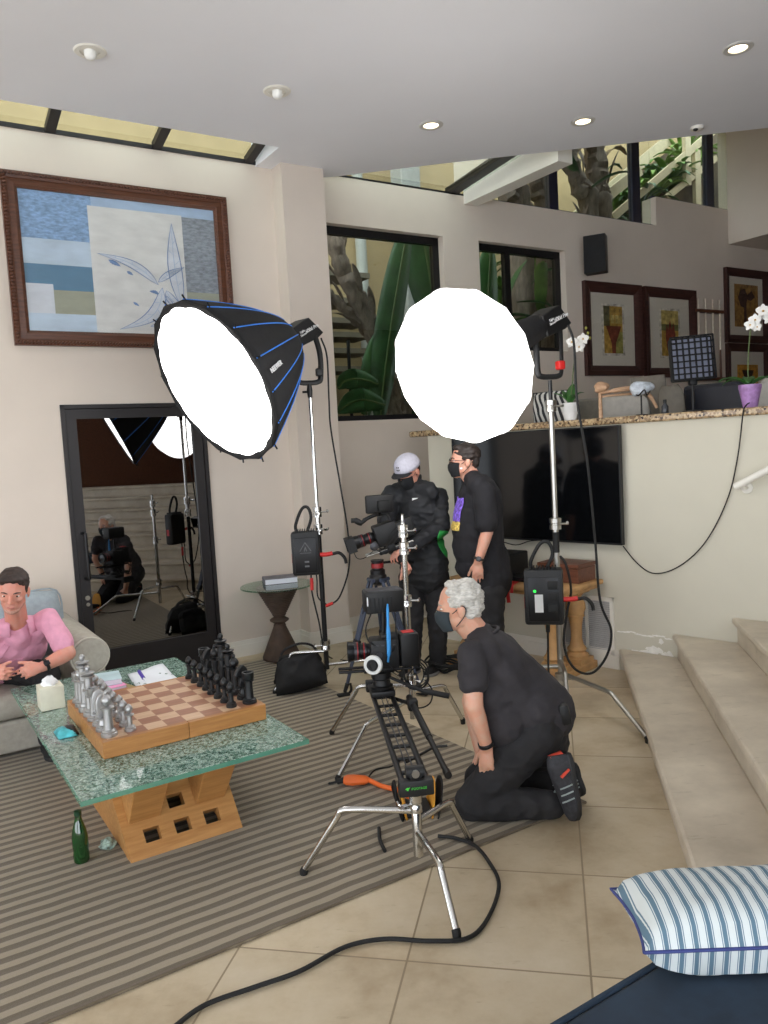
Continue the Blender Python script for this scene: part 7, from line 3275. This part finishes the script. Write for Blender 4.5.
# gridded light panel on its short stand
t_, _ = on_half(694, 405, .14)
c = tt(t_, .14, ZL)
root = thing('gridded_light', 'square light panel with a black fabric grid on a short pole on the ledge', 'studio light', c)
pd = c.y + .02
ctr = D(692.5, 358, pd)
pu_ = V((1, -.12, .03)).normalized()
pn_ = V((-.12, -1, .10)).normalized()
pu_ = (pu_ - pn_ * pu_.dot(pn_)).normalized()
pv_ = pn_.cross(pu_)
if pv_.z < 0:
    pv_ = -pv_
PW, PH = .275, .290
mb = MB()
mb.rbox(ctr - pn_ * .04, (PW, PH, .06), .012, pu_, pv_, pn_)
mb.build('panel_housing', M_BLK, root, SM)
mb = MB()
mb.box(ctr - pn_ * .008, (PW - .03, PH - .03, .004), pu_, pv_, pn_)
mb.build('diffuser', mat('grey_diffuser', (128, 132, 150), .6), root)
mb = MB()
for k in range(8):
    x = -PW / 2 + PW * k / 7
    mb.box(ctr + pu_ * x + pn_ * .008, (.0055, PH, .028), pu_, pv_, pn_)
for k in range(8):
    y = -PH / 2 + PH * k / 7
    mb.box(ctr + pv_ * y + pn_ * .008, (PW, .0055, .028), pu_, pv_, pn_)
mb.build('fabric_grid', M_CLOTHB, root)
mb = MB()
q = ctr - pv_ * PH / 2 - pn_ * .04
mb.tube([V((q.x, q.y, ZL + .004)), q + UP * .01], .010, 10)
mb.lathe([(.075, 0), (.075, .008), (.012, .014)], V((q.x, q.y, ZL)), UP, 20)
mb.build('short_pole', M_BLK, root, SM)
mb = MB()
mb.rbox(q + UP * .0, (.05, .05, .06), .008)
mb.build('tilt_bracket', M_BLK, root, SM)

# chairs and sofa behind the ledge
M_UPH = mat('light_grey_upholstery', (176, 172, 164), .9, var=.05, scale=20)
M_UPH2 = mat('taupe_upholstery', (128, 122, 112), .9, var=.05, scale=20)
M_DKW = wood('dark_chair_wood', (46, 34, 28), (64, 48, 40), .5)
ZU = 1.28


def dining_chair(label, px0, px1, pytop, n_off, m, rnd):
    tA, zA = on_half(px0, pytop + 14, n_off)
    tB, _ = on_half(px1, pytop + 14, n_off)
    _, zT = on_half((px0 + px1) / 2, pytop, n_off)
    wdt = tB - tA
    tc = (tA + tB) / 2
    r = thing('dining_chair', label, 'chair', tt(tc, n_off + .25, ZU), ROTT, 'chairs behind the ledge')
    mb = MB()
    rows = []
    for i in range(9):
        u_ = i / 8
        z = ZU + .45 + (zT - ZU - .45) * u_
        hw_ = wdt / 2 * (1 if u_ < .75 else (1 - rnd * ((u_ - .75) / .25) ** 2))
        rows.append([tt(tc + hw_ * x, n_off + .05 * (1 - u_) + .03 * x * x, z) for x in (-1, -.8, -.5, 0, .5, .8, 1)])
    mb.surf(rows)
    mb.build('backrest', m, r, SM, solid=.055)
    mb = MB()
    boxtt(mb, tc - wdt / 2, tc + wdt / 2, n_off + .03, n_off + .48, ZU + .40, ZU + .48)
    mb.build('seat', m, r, bevel=.03)
    for (x, y) in ((-1, .06), (1, .06), (-1, .44), (1, .44)):
        mb = MB()
        mb.tube([tt(tc + x * (wdt / 2 - .03), n_off + y, ZU), tt(tc + x * (wdt / 2 - .03), n_off + y, ZU + .40)], [.016, .022], 8)
        mb.build('leg', M_DKW, r, SM)


dining_chair('pale upholstered dining chair behind the driftwood', 598, 646, 396, .50, M_UPH, .25)
dining_chair('taupe square backed dining chair behind the shell ornament', 631, 664, 376, .95, M_UPH2, .05)
dining_chair('taupe round backed dining chair between the bottle and the light panel', 659, 681, 386, .50, M_UPH2, .5)
dining_chair('pale upholstered dining chair behind the lilac orchid pot', 756, 800, 378, .60, M_UPH, .5)
root = thing('armchair', 'dark navy armchair behind the gridded light panel', 'armchair', tt(1.1, 1.3, ZU), ROTT)
M_DNAVY = mat('dark_navy_leather', (22, 24, 36), .5)
tA, zA = on_half(682, 386, .75)
tB, _ = on_half(742, 386, .75)
mb = MB()
boxtt(mb, tA, tB, .75, .92, ZU + .12, zA)
mb.build('backrest', M_DNAVY, root, bevel=.03)
mb = MB()
boxtt(mb, tA + .02, tB - .02, .92, 1.45, ZU + .12, ZU + .45)
mb.build('seat', M_DNAVY, root, bevel=.03)
for x in (tA, tB - .12):
    mb = MB()
    boxtt(mb, x, x + .12, .92, 1.45, ZU + .12, ZU + .62)
    mb.build('arm', M_DNAVY, root, bevel=.02)
for (x, y) in ((tA + .05, .8), (tB - .05, .8), (tA + .05, 1.4), (tB - .05, 1.4)):
    mb = MB()
    mb.cyl(tt(x, y, ZU), tt(x, y, ZU + .125), .02, seg=8)
    mb.build('leg', M_DKW, root, SM)
tA, zA = on_half(538, 394, .42)
tB, _ = on_half(557, 394, .42)
root = thing('striped_pillow', 'black and white striped pillow on the bench behind the ledge', 'cushion', tt((tA + tB) / 2, .5, ZU + .48), ROTT)


def bw_mat():
    t = NT('black_white_stripes')
    tc = t.n('ShaderNodeTexCoord')
    sx = t.n('ShaderNodeSeparateXYZ')
    t.t.links.new(tc.outputs['Object'], sx.inputs[0])
    f = t.math('FRACT', t.math('DIVIDE', t.math('ADD', sx.outputs[0], t.math('MULTIPLY', sx.outputs[2], .3)), .05))
    c = t.ramp(f, [(.45, (40, 40, 44)), (.55, (200, 198, 192))])
    t.bsdf(c, .9)
    return t.m


mb = MB()
c = tt((tA + tB) / 2 + .02, .46, (ZU + .47 + zA) / 2 + .01)
pillow(mb, c, T, UP, T.cross(UP), .19, (zA - ZU - .47) / 2 + .005, .06, crease=.003)
mb.build('cover', bw_mat(), root, SM)
mb = MB()
mb.tube([c + T * .185 * x + UP * ((zA - ZU - .47) / 2) * y for x, y in ((-1, -1), (1, -1), (1, 1), (-1, 1), (-1, -1))], .006, 6)
mb.build('piping', M_CLOTHB, root, SM)
root = thing('bench', 'grey upholstered bench behind the ledge under the small window', 'bench', tt(-.9, .6, ZU), ROTT)
mb = MB()
boxtt(mb, -1.30, -.28, .34, .85, ZU + .38, ZU + .47)
mb.build('seat', M_UPH2, root, bevel=.02)
mb = MB()
boxtt(mb, -1.28, -.30, .84, .93, ZU + .38, ZU + .72)
mb.build('backrest', M_UPH2, root, bevel=.02)
for (x, y) in ((-1.25, .38), (-.33, .38), (-1.25, .88), (-.33, .88)):
    mb = MB()
    mb.cyl(tt(x, y, ZU), tt(x, y, ZU + .385), .022, seg=8)
    mb.build('leg', M_DKW, root, SM)

# ================================================================== garden outside the windows
M_TRUNK = wood('peeling_palm_bark', (96, 82, 76), (150, 134, 124), .9, 1.0, 0, (9, 9, 3))
M_BIGL = mat('dark_banana_leaf', (56, 92, 54), .45, var=.2, scale=5)
M_FERN = mat('fern_green', (88, 126, 50), .6, var=.2, scale=8)
M_RAILC = mat('beige_painted_rail', (196, 180, 150), .6)


def WX(px, py, n):
    a_, z_ = on_wall(px, py, n)
    return an(a_, n, z_)


def trunk(root, pts, r0, r1, name='trunk'):
    mb = MB()
    P = smoothpath(pts, 8)
    n_ = len(P)
    mb.tube(P, [(r0 + (r1 - r0) * i / (n_ - 1)) * (1 + .14 * sin(i * 2.1)) for i in range(n_)], 14)
    for i, p in enumerate(mb.v):
        mb.v[i] = p + V((noise.noise(p * 18), noise.noise(p * 18 + V((5, 0, 0))), 0)) * r0 * .35
    o = mb.build(name, M_TRUNK, root, SM)
    random.seed(len(P))
    mb = MB()
    for i in range(4, n_ - 2, 4):
        d = (P[i + 1] - P[i]).normalized()
        x, y, _ = frame_from(d)
        a_ = random.uniform(0, 6)
        o_ = P[i] + (x * cos(a_) + y * sin(a_)) * r0 * .8
        leaf(mb, o_, d + (x * cos(a_) + y * sin(a_)) * .35, r0 * 3.2, r0 * .35, .3)
    mb.build('bark_sheath', M_TRUNK, o, SM, solid=.004)
    return o


def broad_leaf(root, pts, w, m=M_BIGL, side=A):
    P = smoothpath(pts, 7)
    n_ = len(P)
    mb = MB()
    rows = []
    for i, p in enumerate(P):
        t = i / (n_ - 1)
        ww = w * max(.05, sin(pi * min(.98, .06 + t * .93)) ** .6)
        d = (P[min(i + 1, n_ - 1)] - P[max(i - 1, 0)]).normalized()
        s = (V(side) - d * V(side).dot(d)).normalized()
        nn = d.cross(s)
        rows.append([p + s * ww * k + nn * abs(k) * ww * .3 + d * .02 * noise.noise(V((i * .8, k * 3, w))) for k in (-1, -.5, 0, .5, 1)])
    mb.surf(rows)
    mb.build('leaf', m, root, SM, solid=.005)
    mb = MB()
    mb.tube(P, .012, 6)
    mb.build('leaf_rib', M_STEM, root, SM)


n_ = 7.0
root = thing('bird_of_paradise', 'tall bird of paradise with grey peeling trunk outside the large window', 'plant', WX(395, 470, 7.0) * V((1, 1, 0)) + V((0, 0, -.1)))
trunk(root, [an(on_wall(398, 440, n_)[0], n_, -.08), WX(396, 440, n_), WX(388, 380, n_), WX(368, 320, n_), WX(345, 275, n_), WX(330, 225, n_), WX(322, 190, n_)], .105, .075)
trunk(root, [WX(380, 350, n_ + .1), WX(362, 325, n_ + .1), WX(340, 305, n_ + .1), WX(325, 290, n_ + .1)], .07, .045, 'side_trunk')
trunk(root, [an(on_wall(408, 440, n_)[0], n_ + .3, -.08), WX(405, 420, n_ + .3), WX(402, 380, n_ + .3), WX(396, 345, n_ + .3)], .10, .07, 'old_trunk')
broad_leaf(root, [WX(380, 420, 6.8), WX(384, 380, 6.8), WX(392, 320, 6.8), WX(402, 260, 6.8), WX(410, 215, 6.8)], .16)
broad_leaf(root, [WX(366, 415, 6.85), WX(371, 385, 6.85), WX(378, 350, 6.85), WX(382, 330, 6.85)], .13, mat('mid_banana_leaf', (66, 104, 60), .45, var=.2, scale=5))
broad_leaf(root, [WX(440, 330, 6.9), WX(432, 290, 6.9), WX(425, 250, 6.9), WX(415, 215, 6.9)], .24)
broad_leaf(root, [WX(378, 384, 6.7), WX(360, 379, 6.7), WX(345, 381, 6.7), WX(338, 388, 6.7)], .10)
broad_leaf(root, [WX(385, 405, 6.7), WX(365, 400, 6.7), WX(350, 403, 6.7), WX(338, 412, 6.7)], .12)
random.seed(21)
for i in range(14):
    p = WX(random.uniform(385, 432), random.uniform(330, 420), random.uniform(7.1, 7.6))
    mb = MB()
    leaf(mb, p, V((random.uniform(-.6, .6), random.uniform(-.4, .4), random.choice((-1, 1)) * 1.0)), random.uniform(.5, .9), random.uniform(.06, .11), random.uniform(.2, .9))
    mb.build('dry_leaf', mat('dry_grey_leaf', (128, 122, 118), .8, var=.15, scale=6) if i % 3 else M_BIGL, root, SM, solid=.004)

# garden stairs seen through the large window
root = thing('garden_stair', 'beige open garden stair against the yellow wall outside the large window', 'stairs', WX(345, 400, 8.3) * V((1, 1, 0)) + V((0, 0, -.1)))
for i, y in enumerate((274, 300, 320, 334, 350, 368)):
    a0, z0_ = on_wall(327, y, 8.3)
    a1, _ = on_wall(361 + i, y + 2, 8.3)
    mb = MB()
    boxan(mb, a0 - .6, a1, 8.1, 8.55, z0_ - .06, z0_)
    mb.build('tread', mat('grey_tread', (116, 106, 92), .8), root)
mb = MB()
mb.tube([WX(352, 392, 8.0), WX(372, 375, 8.0), WX(420, 322, 8.0)], .05, 8)
mb.build('stringer', M_RAILC, root)
mb = MB()
mb.tube([WX(352, 420, 7.9), WX(348, 340, 7.9)], .02, 8)
mb.build('baluster', M_BLKM, root)
root = thing('white_post', 'pale drainpipe and column outside between the garden leaves', 'post', WX(420, 330, 8.4) * V((1, 1, 0)) + V((0, 0, -.1)))
a_ = on_wall(413, 300, 8.4)[0]
mb = MB()
boxan(mb, a_ - .12, a_ + .18, 8.35, 8.6, -.1, 5.8)
mb.build('column', mat('pale_column', (170, 170, 168), .7), root, bevel=.02)
mb = MB()
mb.cyl(an(a_ - .55, 8.7, -.1), an(a_ - .55, 8.7, 6), .07, seg=12)
mb.build('drainpipe', mat('pale_pipe', (176, 176, 172), .6), root, SM)

# view through the small window and the clerestory
root = thing('broad_leaf_shrub', 'green broad leaved shrub outside the small window', 'plant', WX(500, 330, 7.2) * V((1, 1, 0)) + V((0, 0, -.1)))
random.seed(4)
mb = MB()
a_ = on_wall(505, 300, 7.2)[0]
mb.tube([an(a_, 7.2, -.1), an(a_ + .1, 7.2, 2.8)], .05, 8)
mb.build('stem', M_TRUNK, root, SM)
broad_leaf(root, [WX(486, 345, 6.75), WX(488, 300, 6.75), WX(491, 240, 6.75)], .18, mat('bright_banana_leaf', (70, 120, 66), .45, var=.15, scale=5))
for i in range(26):
    p = WX(random.uniform(488, 566), random.uniform(285, 345), random.uniform(7.0, 7.8))
    mb = MB()
    leaf(mb, p, V((random.uniform(-1, 1), random.uniform(-.6, .2), random.uniform(-.3, .9))), random.uniform(.4, .8), random.uniform(.05, .10), random.uniform(.3, 1.0))
    mb.build('leaf', M_BIGL if i % 3 else M_FERN, root, SM, solid=.004)


def rail_flight(name, label, n0, lines, posts):
    r = thing(name, label, 'railing', WX(lines[0][0], lines[0][1], n0) * V((1, 1, 0)) + V((0, 0, -.1)))
    for (x0, y0, x1, y1, w) in lines:
        mb = MB()
        p, q = WX(x0, y0, n0), WX(x1, y1, n0)
        d = (q - p).normalized()
        mb.box((p + q) / 2, ((q - p).length, .05, w), d, None, UP)
        mb.build('rail', M_RAILC, r)
    for (x, y0, y1) in posts:
        mb = MB()
        a_, z1 = on_wall(x, y0, n0)
        _, z0 = on_wall(x, y1, n0)
        boxan(mb, a_ - .06, a_ + .06, n0 - .03, n0 + .03, z0, z1)
        mb.build('post', M_RAILC, r)


rail_flight('stair_railing', 'beige railing climbing the planted slope outside the clerestory glass', 7.4, [(612, 218, 712, 132, .10), (666, 198, 716, 158, .08), (596, 205, 640, 170, .14)], [(686, 128, 185), (696, 150, 206)])
rail_flight('stair_railing', 'pale stair edge along the yellow wall outside the clerestory glass', 8.3, [(570, 222, 668, 140, .16)], [(580, 205, 240)])
# rail through the small window
rail_flight('stair_railing', 'beige railing outside the small window', 8.0, [(500, 285, 545, 252, .10), (535, 300, 575, 262, .08)], [(540, 255, 320)])

# planted slope
mb = MB()
B0, B1 = on_wall(600, 252, 7.5), on_wall(718, 158, 7.5)
sl_ = (B1[1] - B0[1]) / (B1[0] - B0[0])


def bank(a_):
    return B0[1] + sl_ * (a_ - B0[0])


b = [an(7.4, 7.5, bank(7.4)), an(12.5, 7.5, bank(12.5)), an(12.5, 8.9, bank(12.5) + .25), an(7.4, 8.9, bank(7.4) + .25)]
mb.hexa([V((p.x, p.y, -.2)) for p in b], b)
struct('exterior_bank', mb, M_SOIL)
random.seed(12)
spots = []
for i in range(20):
    u_ = random.random()
    a_ = 7.6 + 3.6 * u_
    n0 = random.uniform(7.6, 8.2)
    spots.append((a_, n0, bank(a_) + .18 * (n0 - 7.5)))
kinds = ['feathery bright green fern', 'dark green fern', 'pale green arching fern']
base_f = []
for k in range(3):
    r = thing('fern', kinds[k] + ' on the planted slope outside the clerestory', 'plant', (0, 0, 0), 0, kinds[k] + 's on the outside slope')
    m = [M_FERN, M_BIGL, mat('pale_fern_green', (120, 150, 76), .6, var=.2, scale=8)][k]
    for j in range(16):
        a_ = 2 * pi * j / 16 + random.uniform(-.2, .2)
        mb = MB()
        leaf(mb, V((0, 0, .02)), V((cos(a_), sin(a_), random.uniform(.7, 1.6))), random.uniform(.45, .75), random.uniform(.035, .06), random.uniform(.7, 1.3))
        mb.build('frond', m, r, SM, local=True, solid=.003)
    base_f.append(r)
for i, (a_, n0, z) in enumerate(spots):
    o = base_f[i] if i < 3 else dup(base_f[i % 3], (0, 0, 0))
    o.location = an(a_, n0, z)
    o.rotation_euler = (0, 0, random.uniform(0, 6))
for nm, pts, r0, n0 in (('tall palm trunk with peeling bark outside the clerestory, by the navy post', [(601, 330), (600, 230), (597, 190), (595, 150), (592, 110)], .16, 7.25), ('leaning palm trunk outside the clerestory, crossing the taller one', [(596, 330), (590, 225), (580, 190), (570, 155), (560, 120)], .12, 7.2), ('slim palm trunk outside the clerestory near the rafter', [(548, 330), (546, 225), (540, 195), (534, 165), (530, 130)], .13, 7.3), ('dark palm trunk outside the clerestory behind the rafter', [(522, 330), (520, 220), (508, 195), (498, 170), (490, 140)], .14, 7.25)):
    P = [WX(x, y, n0) for x, y in pts]
    P[0].z = -.1
    r = thing('palm', nm, 'palm tree', P[0])
    P[0] = V((P[1].x, P[1].y, -.1))
    trunk(r, P, r0, r0 * .75)
    random.seed(int(r0 * 1000) + len(nm))
    for j in range(9):
        i0 = random.uniform(.2, 1)
        q = P[1] + (P[-1] - P[1]) * i0
        mb = MB()
        leaf(mb, q, V((random.uniform(-1, 1), random.uniform(-.5, .5), random.uniform(.2, 1.3))), random.uniform(.5, .9), random.uniform(.05, .10), random.uniform(.4, 1.1))
        mb.build('leaf', M_BIGL if j % 2 else mat('dry_brown_leaf', (132, 110, 84), .9, var=.2, scale=6), r, SM, solid=.004)
